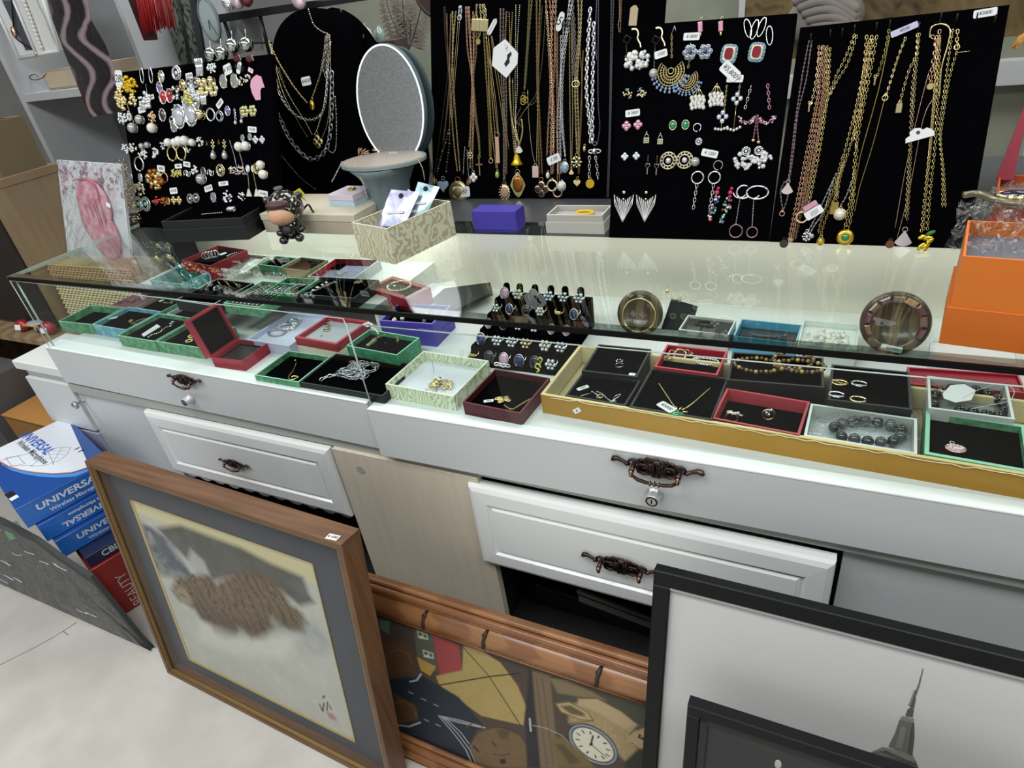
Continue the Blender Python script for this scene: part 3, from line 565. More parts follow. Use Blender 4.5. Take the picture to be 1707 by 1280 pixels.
# ================================================================= jewellery inside the showcase
def J(name,label,cat,b,T=None,group=None):
    o=b.build(name); 
    return tag(o,label,cat,group) if o else None
def arc(g,a,b,c,ra,rb,a0,a1,n=24,wob=0.,seed=0):
    r=np.random.default_rng(seed); P=[]
    for i in range(n+1):
        t=math.radians(a0+(a1-a0)*i/n); P.append(g.P(a+ra*math.cos(t)+r.normal(0,wob),b+rb*math.sin(t)+r.normal(0,wob),c))
    return P
def pricetag(g,a,b,w,h,rot,label,txt='¥3800',c=.001,m=None,parent=None,ink_=None,tilt=0.,name='price_tag'):
    s=g.sub(a,b,c,rot); T=MB(); r=.18*h; pts=[]
    for (sx,sy) in ((1,1),(-1,1),(-1,-1),(1,-1)):
        for k in range(4):
            an=math.radians({(1,1):0,(-1,1):90,(-1,-1):180,(1,-1):270}[(sx,sy)]+k*30); pts.append((sx*(w/2-r)+r*math.cos(an),sy*(h/2-r)+r*math.sin(an)))
    T.prism(s,pts,0,.0006,m or paper); o=T.build(name,None,s.o); tag(o,label,'price tag')
    if txt: text(s,txt,h*.62,ink_ or ink,o,c=.0008,shear=.3,sx=.9,name='handwriting')
    return o
def ringstand(b,g,a,bb,R,metal,stone=None,sr=.004,c0=0.,th=.0012,rot=0.,lean=0.):
    """finger ring standing on edge in frame g (n up)"""
    r=math.radians(rot); fr=Fr(g.P(a,bb,c0+R),g.u*math.cos(r)+g.v*math.sin(r),g.n*math.cos(lean)+g.v*math.sin(lean)); b.ring(fr,0,0,0,R,th,metal,n=20,k=6)
    if stone: b.ell(fr,0,R+sr*.5,0,sr,sr*.7,sr*.8,stone,8,5)
def ringflat(b,g,a,bb,R,metal,th=.0012,c=.0015,Rb=None,n=22): b.ring(g,a,bb,c,R,th,metal,Rb=Rb,n=n)
def lump(b,g,ca,cb,wa,wb,n,maker,c=.004,seed=1,hgt=.01):
    r=np.random.default_rng(seed)
    for i in range(n):
        a=ca+r.uniform(-wa,wa); q=cb+r.uniform(-wb,wb); maker(b,g,a,q,c+r.uniform(0,hgt)*(1-abs(a-ca)/wa*.6),r)
def path_px(g,pts,c=.002): return [g.P(*g.at(x,y,c),c) for x,y in pts]
def smooth(P,n=6):
    P=[np.array(p,float) for p in P]; Q=[P[0]]+P+[P[-1]]; out=[]
    for i in range(len(P)-1):
        p0,p1,p2,p3=Q[i],Q[i+1],Q[i+2],Q[i+3]
        for k in range(n):
            t=k/n; out.append(.5*((2*p1)+(-p0+p2)*t+(2*p0-5*p1+4*p2-p3)*t*t+(-p0+3*p1-3*p2+p3)*t**3))
    out.append(P[-1]); return out
# b2: gold ring + label
g=B['b2']; b=MB(); b.links(smooth(path_px(g,[(214,535),(220,539),(230,534),(243,531),(252,531),(248,536),(232,539),(218,541)])),.004,.0016,.0006,gold); b.ring(g,*g.at(219,536),.003,.006,.0012,gold,n=16); J('gold_ring','gold chain ring lying in the pale blue box','ring',b)
a,q=g.at(190,533); pricetag(g,a,q,.026,.012,35,'white price label on the rim of the pale blue box','¥1,500',c=.006)
g=B['g3']; b=MB(); b.beads(smooth(path_px(g,[(246,563),(254,558),(262,556),(270,552)])),.006,.003,[silver,gold]); b.links(smooth(path_px(g,[(268,553),(276,546),(284,543),(287,538),(291,536)])),.008,.003,.001,silver); b.ring(g,*g.at(287,539),.003,.007,.0015,silver,n=16,a0=-120,a1=150); J('bracelet','silver toggle bracelet with beads in the green marbled box','bracelet',b)
b=MB(); b.prism(g,[g.at(x,y) for x,y in ((240,562),(236,558),(262,541),(268,545))],.001,.0016,paper); o=J('folded_card','slim white folded card beside the toggle bracelet','card',b)
g=B['g4']; 
for i,(x,y,s) in enumerate([(316,570,1),(321,564,.9)]):
    b=MB(); a,q=g.at(x,y); 
    for k in range(13):
        t=k/13*2*math.pi; b.ell(g,a+.0095*math.cos(t),q+.0075*math.sin(t),.003+i*.003,.0028,.0028,.0028,gold,8,5)
    J('bead_ring',['gold bead ring in front, in the green box by the red case','gold bead ring behind, in the green box by the red case'][i],'ring',b)
g=B['p5']; b=MB(); b.links(smooth(path_px(g,[(196,506),(210,502),(220,504),(228,498),(236,499)])),.006,.0024,.001,mat('#a04048',.4,.3)); J('chain','red chain in the dusty pink box','chain',b)
g=B['g6']; b=MB(); b.links(smooth(path_px(g,[(268,492),(280,497),(290,501),(282,505),(272,504)])),.006,.0028,.0013,gold); J('chain','thick gold rope chain in the green second row box','chain',b)
a,q=g.at(270,503); pricetag(g,a,q,.014,.015,0,'small square white card in the green second row box','',c=.004,name='card')
g=B['w7']; b=MB(); a,q=g.at(327,509); ringstand(b,g,a,q,.008,gold,crystal,.003); J('ring','gold ring in the light grey box behind the red case','ring',b)
# r7 bangles
g=B['r7']; 
for i in range(4):
    b=MB(); a,q=g.at(345+5*i,432-1*i); ringstand(b,g,a,q,.011,silver,None,rot=60,th=.002,lean=.3); J('bangle_ring',['first','second','third','last'][i]+' from the left of the silver bangle rings in the red box','ring',b)
a,q=g.at(373,426); pricetag(g,a,q,.022,.018,80,'white tag beside the silver rings in the red box','',c=.006)
b=MB(); b.beads(smooth(path_px(g,[(378,428),(386,424),(396,421)])),.006,.003,crystal); J('bracelet','white crystal bracelet end in the red box','bracelet',b)
g=B['w9']; b=MB(); b.links(smooth(path_px(g,[(372,448),(390,441),(400,436),(412,434)])),.009,.0035,.0015,gunm); J('bracelet','twisted dark bracelet in the cream box','bracelet',b)
b=MB(); b.prism(g,[g.at(x,y) for x,y in ((398,462),(412,458),(432,444),(441,437),(428,436),(414,442),(404,452))],.008,.0088,paper); J('paper_wrap','crumpled white paper strip on the dark chains','paper',b)
g=B['g10']; b=MB(); b.cyl(g.P(*g.at(450,437),.004),g.P(*g.at(459,433),.006),.0025,silver,n=8); J('pendant_bar','silver bar pendant in the dark green box','pendant',b)
g=B['k12']; b=MB(); lump(b,g,g.w/2,g.d/2,.045,.035,34,lambda b,g,a,q,c,r:b.ring(g.sub(a,q,c,r.uniform(0,180)),0,0,0,r.uniform(.003,.007),.0009,silver if r.random()<.5 else gunm,n=10,k=4,tilt=r.uniform(0,60)),seed=4); b.tube(smooth(path_px(g,[(345,478),(350,472),(351,462),(347,455)],.01)),.0012,paper,5); J('chain_heap','tangled heap of dark and silver chains in clear wrap','chain',b)
for nm,key,lab,c_ in (('bead_strings','g13','clear bead strings lying across the green box','b'),('silver_bundle','g15','silver tassel bundle in the green box by the black one','s')):
    g=B[key]; b=MB(); r=np.random.default_rng(5)
    for k in range(7 if c_=='b' else 5):
        a0=g.w*(.12+.11*k); P=smooth([g.P(a0,g.d*.1,.003),g.P(a0+.01,g.d*.5,.006),g.P(a0+.016+r.normal(0,.004),g.d*.9,.003)])
        b.beads(P,.006,.0024,[crystal,pearlg]) if c_=='b' else b.links(P,.005,.002,.0008,silver)
    J(nm,lab,'necklace',b)
g=B['k14']; b=MB(); 
for (x,y,r_) in ((523,487,.006),(530,482,.008),(538,478,.006),(545,474,.005)): 
    a,q=g.at(x,y); b.ell(g,a,q,.005,r_,r_*.6,.004,silver,8,5)
b.links(smooth(path_px(g,[(510,490),(530,482),(552,472),(560,470)],.003)),.006,.0025,.001,silver); J('brooch','silver leaf brooch chain in the black square box','brooch',b)
b=MB(); 
for k in range(4):
    a,q=g.at(598,472); t=k*math.pi/2+.6; b.ell(g,a+.008*math.cos(t),q+.007*math.sin(t),.004,.005,.005,.002,gunm,8,5)
J('flower_charm','dark four petal charm at the right of the black square box','charm',b)
g=B['r13']; b=MB(); b.tube(smooth(path_px(g,[(562,436),(558,446),(560,456),(567,456),(580,453)],.004)),.0016,gold,6); a,q=g.at(563,437); b.ell(g,a,q,.005,.003,.003,.003,gold); b.box(g,*sorted((g.at(556,446)[0],g.at(572,446)[0])),g.at(566,450)[1],g.at(566,432)[1],.0005,.003,velvet); J('hook_earring','gold hook earring on a black pad in the red and slate box','earring',b)
g=B['r16']; b=MB(); b.beads(arc(g,*g.at(666,479),.004,.034,.03,-160,185),.0062,.0034,[pearl,pearl,paleg],8,5); a,q=g.at(658,478); b.ell(g,a,q,.003,.006,.003,.002,silver); J('pearl_bracelet','round white pearl bracelet in the middle red case','bracelet',b)
g=B['lv']
for i,(x,y,ra,rb) in enumerate([(462,556,.026,.018),(478,548,.022,.016),(490,541,.016,.012)]):
    b=MB(); a,q=g.at(x,y); b.ring(g,a,q,.004+.003*i,ra,.0022,[steel,silver,silver][i],Rb=rb,n=30); 
    if i==1:
        for k in range(10): b.ell(g,a+ra*math.cos(k*.63),q+rb*math.sin(k*.63),.009,.003,.003,.003,crystal,6,4)
    J('bangle',['largest bangle, plain steel, at the left of the lavender tray','crystal set silver bangle in the middle of the lavender tray','smallest silver bangle at the right of the lavender tray'][i],'bangle',b)
b=MB(); 
for k in range(5): b.ell(g,*g.at(489+3*k,552-4*k),.008,.004,.004,.004,pearl,8,5)
J('pearl_cluster','small white pearl cluster on the lavender tray bangles','brooch',b)
g=B['rr']; b=MB(); a,q=g.at(545,551); b.ring(g,a,q,.003,.0075,.0016,gold,n=20); a,q=g.at(546,545); b.ell(g,a,q,.006,.006,.005,.003,jelly('#20242c'),10,6); b.ring(g,a,q,.006,.0065,.001,gold,Rb=.0055,n=16); J('black_stone_ring','gold ring with a black stone in the red box on cream base','ring',b)
for i,(x,y) in enumerate([(552,536),(574,538)]):
    b=MB(); a,q=g.at(x,y); b.ring(g,a,q,.004,.007,.001,paleg,a0=-40,a1=170,n=14); J('hoop_earring','pale gold hoop earring, %s one in the red box on cream base'%('left','right')[i],'earring',b)
b=MB(); a,q=g.at(534,561); b.prism(g,[(a,q),(a+.006,q+.002),(a+.002,q+.006)],.0005,.002,gold); J('charm','tiny gold charm lying at the front of the red box','charm',b)
g=B['gs']; b=MB(); P=arc(g,*g.at(641,572),.004,.034,.034,15,195,26); b.beads(P,.007,.0034,[mat('#7a7348',.4),mat('#8d8a5a',.35)],8,5); b.tube(path_px(g,[(612,577),(619,572),(627,567)],.004),.005,jelly('#76885f',.2),8); J('jade_bracelet','olive jade bracelet with a thick green tube bead','bracelet',b)
b=MB(); b.ell(g,*g.at(643,573),.002,.0015,.0015,.0015,gold); J('gold_stud','tiny gold stud in the middle of the jade bracelet','earring',b)
a,q=g.at(617,554); pricetag(g,a,q,.026,.018,-20,'white barcode tag hanging on the jade bracelet','1,800',c=.022); 
b=MB(); b.tube(smooth([g.P(*g.at(622,560),.022),g.P(*g.at(628,560),.02),g.P(*g.at(633,564),.012)]),.0016,paper,6); J('tag_loop','white loop of the barcode tag on the jade bracelet','tag loop',b)
g=B['g22']; b=MB(); P=smooth(path_px(g,[(494,605),(491,612),(488,619),(483,625),(481,630),(486,633),(493,631),(497,628),(490,627),(486,629)],.003)); b.tube(P,np.linspace(.0012,.0022,len(P)),gold,6); b.ell(g,*g.at(493,603),.004,.003,.003,.002,gold); J('snake_pendant','gold snake shaped pendant in the front green box','pendant',b)
chm=mat('#b9bbbf',.22,1.); g=B['k23']; b=MB(); r=np.random.default_rng(8); ca,cb=g.at(598,622); pts=[]
for k in range(64):
    t=k*.9; ra=.036*abs(math.sin(k*.37))+.006; pts.append(g.P(ca+ra*math.cos(t*1.3)*1.0+r.normal(0,.003),cb+ra*.8*math.sin(t)+r.normal(0,.003),.004+.014*(1-ra/.045)+r.uniform(0,.004)))
b.links(smooth(pts,3),.013,.005,.0014,chm,flatn=(0,0,1),n=8,k=5); b.links(smooth(path_px(g,[(575,624),(560,625),(548,627),(538,631),(534,634)],.003)),.009,.004,.0014,silver,flatn=(0,0,1),n=8,k=5); J('silver_chain','heaped thick silver cable chain with its end trailing left','chain',b)
b=MB(); a,q=g.at(628,601); b.cyl(g.P(a,q,.002),g.P(a+.006,q+.012,.008),.0012,gold,n=6); J('gold_pin','short gold pin behind the heaped silver chain','pin',b)
g=B['pu']
b=MB(); lump(b,g,g.w*.5,g.d*.35,.05,.02,12,lambda b,g,a,q,c,r:b.ell(g,a,q,c,.006,.006,.006,[pearl,paleg,jelly('#2a2622')][int(r.integers(3))],8,5),seed=9,hgt=.004); J('pearl_strand','pearl and dark bead strand in the purple box','necklace',b)
g=B['or']; b=MB(); lump(b,g,*g.at(738,643),.024,.012,26,lambda b,g,a,q,c,r:b.ring(g.sub(a,q,c,r.uniform(0,180)),0,0,0,r.uniform(.004,.007),.0014,[gold,paleg,gold][int(r.integers(3))],n=10,k=5,tilt=r.uniform(0,70)),seed=11,hgt=.008); J('gold_chain','clump of yellow gold chain in the white lined patterned box','chain',b)
b=MB(); b.links(smooth(path_px(g,[(704,656),(712,650),(716,655),(724,652),(730,646),(720,648)],.003)),.006,.0026,.001,silver,flatn=(0,0,1)); J('silver_chain','short silver chain next to the gold clump','chain',b)
b=MB(); b.tube([g.P(*g.at(722,610),.016),g.P(*g.at(726,630),.014)],.0004,dark,4); J('tag_string','thin black thread of the tag in the patterned box','string',b)
a,q=g.at(735,637); pricetag(g,a,q,.022,.014,-30,'white tag with price over the gold clump','1100-',c=.012)
g=B['mr']; b=MB(); ca,cb=g.at(837,670)
for (da,db,ra,rb,rt) in ((-.008,.004,.009,.004,30),(.008,.006,.01,.004,-20),(0,-.004,.006,.004,60),(.004,.01,.006,.003,80)):
    s=g.sub(ca+da,cb+db,.004,rt); b.ring(s,0,0,0,ra,.0018,gold,Rb=rb,n=16); b.ring(s,0,0,.002,ra*.5,.0014,gold,Rb=rb*.5,n=12)
b.ell(g,ca,cb,.005,.004,.004,.004,gold); b.links(smooth(path_px(g,[(840,675),(852,682),(865,676),(878,668),(885,665)],.002)),.004,.0014,.0006,gold,flatn=(0,0,1)); b.ring(g,*g.at(889,668),.002,.005,.001,gold,n=14); J('bow_bracelet','gold bow shaped bracelet with fine chain in the maroon box','bracelet',b)
a,q=g.at(815,671); pricetag(g,a,q,.02,.009,28,'small white tag in the maroon box','¥800',c=.004)
g=B['ka']; b=MB(); a,q=g.at(1033,613); ringstand(b,g,a,q-.002,.009,silver,jelly('#5a1230'),.0042,rot=20,lean=-.6,c0=-.002)
for k in range(8): b.ell(g.sub(a,q,.016),.006*math.cos(k*.785),.005*math.sin(k*.785),0,.0014,.0014,.0014,crystal,6,4)
J('garnet_ring','silver ring with a dark red stone in the rear black box','ring',b)
b=MB(); b.box(g,*sorted((g.at(1048,625)[0],g.at(1059,625)[0])),g.at(1050,626)[1],g.at(1050,622)[1],.0,.0012,paper); J('label_strip','tiny white label strip in the garnet ring box','label',b)
g=B['kb']
for i,P in enumerate([[(986,652),(994,657),(1000,662)],[(994,652),(1003,656),(1012,664),(1021,670)]]):
    b=MB(); b.links(smooth(path_px(g,P,.002)),.003,.0012,.0005,silver,flatn=(0,0,1)); a,q=g.at(*P[-1]); 
    if i: b.prism(g,[(a-.006,q-.004),(a+.008,q),(a+.002,q+.006)],.001,.0025,crystal); b.tube(smooth(path_px(g,[(1018,670),(1030,662),(1035,657),(1026,660),(1021,668)],.003)),.0008,silver,5)
    else: b.ring(g,a,q,.002,.006,.001,paleg,n=16); b.tube(path_px(g,[(968,660),(986,655)],.003),.001,gold,5)
    J('drop_earring',['pale gold looped drop earring at the left of the tagged pair','silver chain drop earring with white triangle in the gold tray'][i],'earring',b)
a,q=g.at(972,651); pricetag(g,a,q,.024,.01,50,'small white tag at the front left of the gold tray','¥500',c=.006)
g=B['kc']; b=MB(); b.tube(smooth(path_px(g,[(1098,639),(1108,654),(1120,672),(1131,686)],.003)),.0014,gold,6); b.tube(smooth(path_px(g,[(1184,647),(1170,659),(1155,672),(1138,684)],.003)),.0014,gold,6); ch=J('gold_v_necklace','thin gold necklace laid in a V with an emerald pendant','necklace',b)
b=MB(); a,q=g.at(1131,690); b.ell(g,a-.004,q-.004,.003,.016,.007,.004,jelly('#0f7a4a'),12,6)
for (da,db,rt) in ((0,.008,80),(-.005,.008,120),(.005,.008,60),(.008,.002,10)): s=g.sub(a+da,q+db,.005,rt); b.ell(s,.003,0,0,.006,.0018,.0014,gold,8,4)
o=b.build('emerald_pendant'); w=np.array(o.location); setpar(o,ch,w)
a,q=g.at(1111,683); pricetag(g,a,q,.036,.018,-32,'white tag of the emerald necklace, written ¥5000','¥5000',c=.006)
g=B['rd']; b=MB(); a,q=g.at(1134,598); s=g.sub(a,q,.008); b.lathe(Fr(s.o,s.u,(s.v*.8+s.n*.6),None),[(.013,-.002),(.014,.0),(.014,.003),(.011,.004)],rose,24); b.lathe(Fr(s.o,s.u,(s.v*.8+s.n*.6)),[(.0105,.0041),(.0,.0045)],jelly('#5a2a22'),20,cap=False); b.links(smooth(path_px(g,[(1118,598),(1112,592),(1122,586),(1140,585),(1154,590)],.008)),.008,.005,.002,rose,flatn=(0,0,1)); J('rose_watch','rose gold watch with a dark red dial in the red box','watch',b)
b=MB(); a,q=g.at(1176,605); b.ring(g,a,q,.003,.025,.002,silver,Rb=.012,n=30); 
for k in range(26): t=k*.2417; b.ell(g,a+.025*math.cos(t),q+.012*math.sin(t),.005,.0022,.0022,.0022,crystal,6,4)
J('crystal_bangle','silver bangle set with crystals beside the rose watch','bangle',b)
b=MB(); a,q=g.at(1156,576); s=g.sub(a,q+.008,.012); b.box(s,-.014,.014,-.003,.003,0,.001,paper); J('white_card','white card tucked at the back of the red watch box','card',b)
g=B['te']; tm=[jelly('#8a6a2c',.15),jelly('#5a3d18',.15),jelly('#b8954a',.15),jelly('#3a2814',.15)]
for i,(x,y,ra,rb,l) in enumerate([(1262,612,.042,.024,'left loop of tiger eye beads in the black box'),(1322,607,.034,.03,'middle loop of tiger eye beads, piled on the others'),(1332,620,.042,.02,'right loop of tiger eye beads in the black box')]):
    b=MB(); P=arc(g,*g.at(x,y),.005+.004*i,ra,rb,0,360,40,.0012,i); b.beads(P,.0088,.0044,tm,8,5); J('tiger_eye_bracelet',l,'bracelet',b)
g=B['kf']
for i,(x,y,m) in enumerate([(1399,640,gold),(1432,642,silver),(1394,660,silver),(1430,668,paleg)]):
    b=MB(); a,q=g.at(x,y); b.ring(g,a,q,.003,.012,.0017,m,Rb=.008,n=20,a0=20,a1=340)
    if i in (1,2):
        for k in range(7): b.ell(g,a-.008+.0027*k,q-.0075,.005,.0016,.0016,.0016,crystal,6,4)
    if i==0: b.links(smooth(path_px(g,[(1387,633),(1395,636),(1405,640),(1414,639)],.003)),.004,.0018,.0008,gold)
    J('hoop_earring',['gold chain hoop earring, rear left in the black tray of four','crystal hoop earring, rear right in the black tray of four','plain silver hoop earring, front left in the black tray of four','thin gold hoop earring, front right in the black tray of four'][i],'earring',b)
g=B['rg']
for i,(x,y,l) in enumerate([(1219,705,'gold ring with pearls, left in the red lined box'),(1280,700,'gold ring with knotted crystals, right in the red lined box')]):
    b=MB(); a,q=g.at(x,y); ringstand(b,g,a,q,.0105,paleg,None,rot=15,th=.0016,c0=.001); s=g.sub(a,q,.022)
    for k in range(5): b.ell(s,.004*k-.006 if i==0 else .004*math.cos(k*1.2),.002*math.sin(k*2.) ,-.003*(k if i==1 else 0),.003,.003,.003,pearl if i==0 else crystal,8,5)
    if i==0: b.ell(s,.014,.002,-.004,.006,.003,.003,gunm,8,5)
    J('pearl_ring' if i==0 else 'crystal_ring',l,'ring',b)
b=MB(); b.beads(smooth(path_px(g,[(1219,712),(1232,714),(1245,716),(1252,716)],.003)),.006,.003,[paleg,crystal]); J('bracelet','pale beaded bracelet at the front of the red lined box','bracelet',b)
g=B['wh']; b=MB(); b.beads(smooth([g.P(*g.at(x,y,.011),.011) for x,y in((1384,716),(1408,704),(1440,701),(1472,705),(1502,716),(1494,734),(1458,737),(1422,731),(1392,726))]),.0185,.0095,[jelly('#2e3034',.08),jelly('#4a4c50',.08)],10,6); J('black_bracelet','bracelet of large black stones inside a clear bag','bracelet',b)
b=MB(); a,q=g.at(1433,714); 
for k in range(5): s=g.sub(*g.at(1464+2*k,694+k),.022); b.ell(s,0,0,0,.004,.003,.003,paleg,8,5)
J('gold_spacer','gold bow spacer on the bagged black bracelet','charm',b)
def film(name,label,g,P,z,seed,amp=.006,n=12,cat='plastic bag',par=None):
    """crumpled clear sheet over quad P (px) """
    r=np.random.default_rng(seed); c=[np.array(g.at(*p)) for p in P]; V=[]
    for j in range(n+1):
        for i in range(n+1):
            u,v=i/n,j/n; p=c[0]*(1-u)*(1-v)+c[1]*u*(1-v)+c[2]*u*v+c[3]*(1-u)*v; e=math.sin(math.pi*u)*math.sin(math.pi*v); V.append(g.P(p[0]+r.normal(0,amp*.25),p[1]+r.normal(0,amp*.25),z*(.35+.65*e)+r.normal(0,amp)*.5))
    b=MB(); b.add(V,[(j*(n+1)+i,j*(n+1)+i+1,(j+1)*(n+1)+i+1,(j+1)*(n+1)+i) for j in range(n) for i in range(n)],plast); o=b.build(name,par)
    if par is None: tag(o,label,cat)
    return o
film('clear_bag','crumpled clear bag over the black stone bracelet in the grey box',g,[(1338,734),(1535,742),(1524,690),(1372,684)],.026,3,.004,16)
g=B['wi']; b=MB(); b.beads(smooth([g.P(*g.at(x,y,.009),.009) for x,y in((1558,680),(1555,664),(1568,652),(1592,647),(1618,649),(1645,656),(1666,668),(1676,684),(1664,692),(1640,690),(1618,686),(1590,684))]),.0168,.0088,jelly('#101113',.06),14,8); J('black_bead_bracelet','bracelet of large glossy black beads in the white box','bracelet',b)
b=MB(); b.prism(g,[g.at(x,y) for x,y in ((1567,673),(1580,659),(1603,657),(1622,668),(1614,684),(1588,688),(1569,681))],.02,.0208,paper); o=J('blank_tag','blank white notched tag lying on the black bead bracelet','tag',b)
b=MB(); b.tube(smooth(path_px(g,[(1604,663),(1630,650),(1668,640),(1690,650),(1682,668),(1650,675),(1620,681)],.022)),.0005,paper,4); J('tag_string','thin white string looped from the blank tag','string',b)
g=B['gj']; b=MB(); a,q=g.at(1592,751); b.ell(g,a,q,.004,.0125,.009,.004,jelly('#e8b6c8'),14,7); b.ring(g,a,q,.004,.013,.0016,rose,Rb=.0095,n=24)
for k in range(10): b.ell(g,a+.008*math.cos(k*.63),q+.005*math.sin(k*.63),.007,.002,.002,.0015,crystal,6,4)
b.ring(g,*g.at(1586,741),.004,.003,.0008,silver,n=10); J('pink_pendant','oval pink crystal pendant in the green box at right','pendant',b)
a,q=g.at(1562,762); pricetag(g,a,q,.036,.008,-6,'white label strip at the front of the right green box','WORKER',c=.003)
g=B['s1']; b=MB(); b.links(arc(g,*g.at(1176,541),.003,.02,.01,0,700,60,.001),.005,.002,.0008,darkmet); J('dark_chain','dark coiled chain in the grey rear box','chain',b)
g=B['s2']; b=MB(); b.links(smooth(path_px(g,[(1250,556),(1270,560),(1300,561),(1316,558)],.002)),.005,.002,.0008,gunm); J('dark_chain','fine dark chain in the sky blue box','chain',b)
g=B['s3']; b=MB(); lump(b,g,g.w*.45,g.d*.45,.04,.028,46,lambda b,g,a,q,c,r:b.ell(g,a,q,c,.0052,.0052,.0052,pearl,8,6),seed=21,hgt=.008); J('pearl_bracelet','heap of white pearl strands in the rear white box','bracelet',b)
# folded black card lying behind, black square box, wooden display plates
b=MB(); h=ZS+.03; P=[pz(x,y,ZS+.02) for x,y in ((712,512),(742,486),(818,476),(822,492),(765,520))]; P2=[p+A(0,0,.01) for p in P]; b.add(P+P2,[(4,3,2,1,0),(5,6,7,8,9)]+[(i,(i+1)%5,5+(i+1)%5,5+i) for i in range(5)],blk); J('black_flat_case','flat black case lying behind the purple box','case',b)
def plate(px,py_,r,label,lean=22,bz=ZS):
    bot=pz(px,py_,bz); f=leanfr(bot,lean); b=MB(); w=mat('#6f5d48',.35,c2='#4e3f30',sc=9,tex='wave',dist=3,coat=.3); s=f.sub(0,r,0)
    b.lathe(s,[(r*.98,-.012),(r,-.008),(r,0),(r*.95,.003),(r*.72,.003),(r*.68,-.002),(r*.0,-.002)],w,40,cap=False); o=b.build('wooden_plate'); tag(o,label,'display plate'); return s
s=plate(1063,560,.052,'round brown wooden plate propped up with a gold bangle on it'); b=MB(); b.ring(s,0,-.004,.004,.038,.0022,gold,n=36); b.beads(arc(s,0,-.004,.006,.038,.038,20,160,30),.004,.0018,paleg,6,4); J('gold_bangle','fine gold bangle resting on the left wooden plate','bangle',b)
s=plate(1484,590,.062,'larger round wooden plate propped up with a gemstone bracelet'); cs=['#8a5a4c','#7a4a58','#8f6a5a','#6a4850','#a08070','#d8a27c','#7c4a4c','#8a5c58','#70444a']
for k in range(9):
    b=MB() if k==0 else b; t=math.radians(200-k*27.5); q=s.sub(.047*math.cos(t),.047*math.sin(t),.005,math.degrees(t)+90); b.box(q,-.0105,.0105,-.006,.006,0,.009,jelly(cs[k],.15),.003)
J('gemstone_bracelet','bracelet of purple and pink stone blocks on the right wooden plate','bracelet',b)
a=s.sub(0,-.05,.004,-8); pricetag(a,0,0,.038,.012,0,'white price tag at the foot of the right wooden plate','¥12800',c=.004)
bot=pz(1128,556,ZS); f=leanfr(pz(1096,556,ZS),30); b=MB(); b.box(f.sub(.0,.0,-.02,-12),0,.062,.004,.085,-.014,0,blk,.001); J('black_card_box','black square card box leaning behind the left wooden plate','case',b)
for i,(x,y,l) in enumerate([(1113,485,'gold flower drop on the black card box'),(1133,500,'dark stone stud on the black card box')]):
    q=f.px(x,y,.002); b=MB(); b.ell(q,0,0,.002,.005,.006,.003,[gold,gunm][i],8,5); b.ring(q,0,.009,.002,.003,.0007,gold,n=10); J('earring',l,'earring',b)
# ---- stepped ring stand with velvet fingers
fr,w,d=frm3((768,612),(940,640),(838,530),ZS+.012)
w=.235; d=.235; f0=Fr(fr.o+A(0,0,-.012),(1,0,0),(0,1,0)); f0.o=pz(775,606,ZS)+A(0,-.004,0)
T=thing('ring_display','black velvet stepped stand holding rows of finger rings','ring stand',f0.P(w/2,d/2,0)); b=MB()
NR=5; step=d/NR
for k in range(NR): b.box(f0,0,w,k*step,d,(.008+.017*k)-(.017 if k else .008),.008+.017*k,velvet)
b.build('stepped_base',T)
styles=[('gold band',gold,None),('crystal cluster ring',silver,'cl'),('blue stone ring',silver,'#20306a'),('oval pink stone ring',silver,'#d9a8c8'),('dark stone ring',gunm,'#1c1c22'),('pearl ring',paleg,'pl'),('gold flower ring',gold,'gl'),('silver filigree ring',silver,'cl')]
rowname=['front','second','middle','fourth','top']; colname=['first','second','third','fourth','fifth','sixth']; rr=np.random.default_rng(4)
for k in range(NR):
    for c in range(6):
        a=w*(c+.5)/6+rr.normal(0,.002); q=(k+.5)*step; z=.008+.017*k
        b=MB(); b.tube([f0.P(a,q,z-.002),f0.P(a,q+.002,z+.012),f0.P(a,q+.005,z+.026),f0.P(a,q+.006,z+.031)],[.0095,.0092,.0085,.005],velvet,8); b.build('finger_post',T)
        nm,m,st=styles[int(rr.integers(len(styles)))]
        if k==0 and c==0: nm,m,st=styles[0]
        if (k,c)==(0,3): nm,m,st='large blue stone ring',silver,'#1c2c66'
        fr_=Fr(f0.P(a,q-.001,z+.011),(1,0,0),(0,1,.25)); b=MB(); b.ring(fr_,0,0,0,.0105,.0019,m,n=18)
        s=Fr(f0.P(a,q-.010,z+.011),(1,0,0),A(0,.35,.94)); sc_=1.8 if k in(0,1,4) else 1.5
        if st is None: b.box(s,-.007,.007,-.004,.004,-.002,.003,m,.001); [b.ell(s,-.006+.003*i,0,.003,.0014,.003,.001,m,6,4) for i in range(5)]
        elif st in('cl','pl','gl'):
            mm={'cl':crystal,'pl':pearl,'gl':gold}[st]; R=.0052*sc_
            for i in range(7): b.ell(s,(R*math.cos(i*1.047) if i else 0),(R*math.sin(i*1.047) if i else 0),.003,R*.5,R*.5,R*.45,mm if i else crystal,7,4)
        else:
            b.ell(s,0,0,.002,.006*sc_,.0078*sc_,.004,jelly(st),12,6); b.ring(s,0,0,.002,.0064*sc_,.001,m,Rb=.0082*sc_,n=18)
        J('finger_ring','%s, %s from the left in the %s row of the ring stand'%(nm,colname[c],rowname[k]),'ring',b)
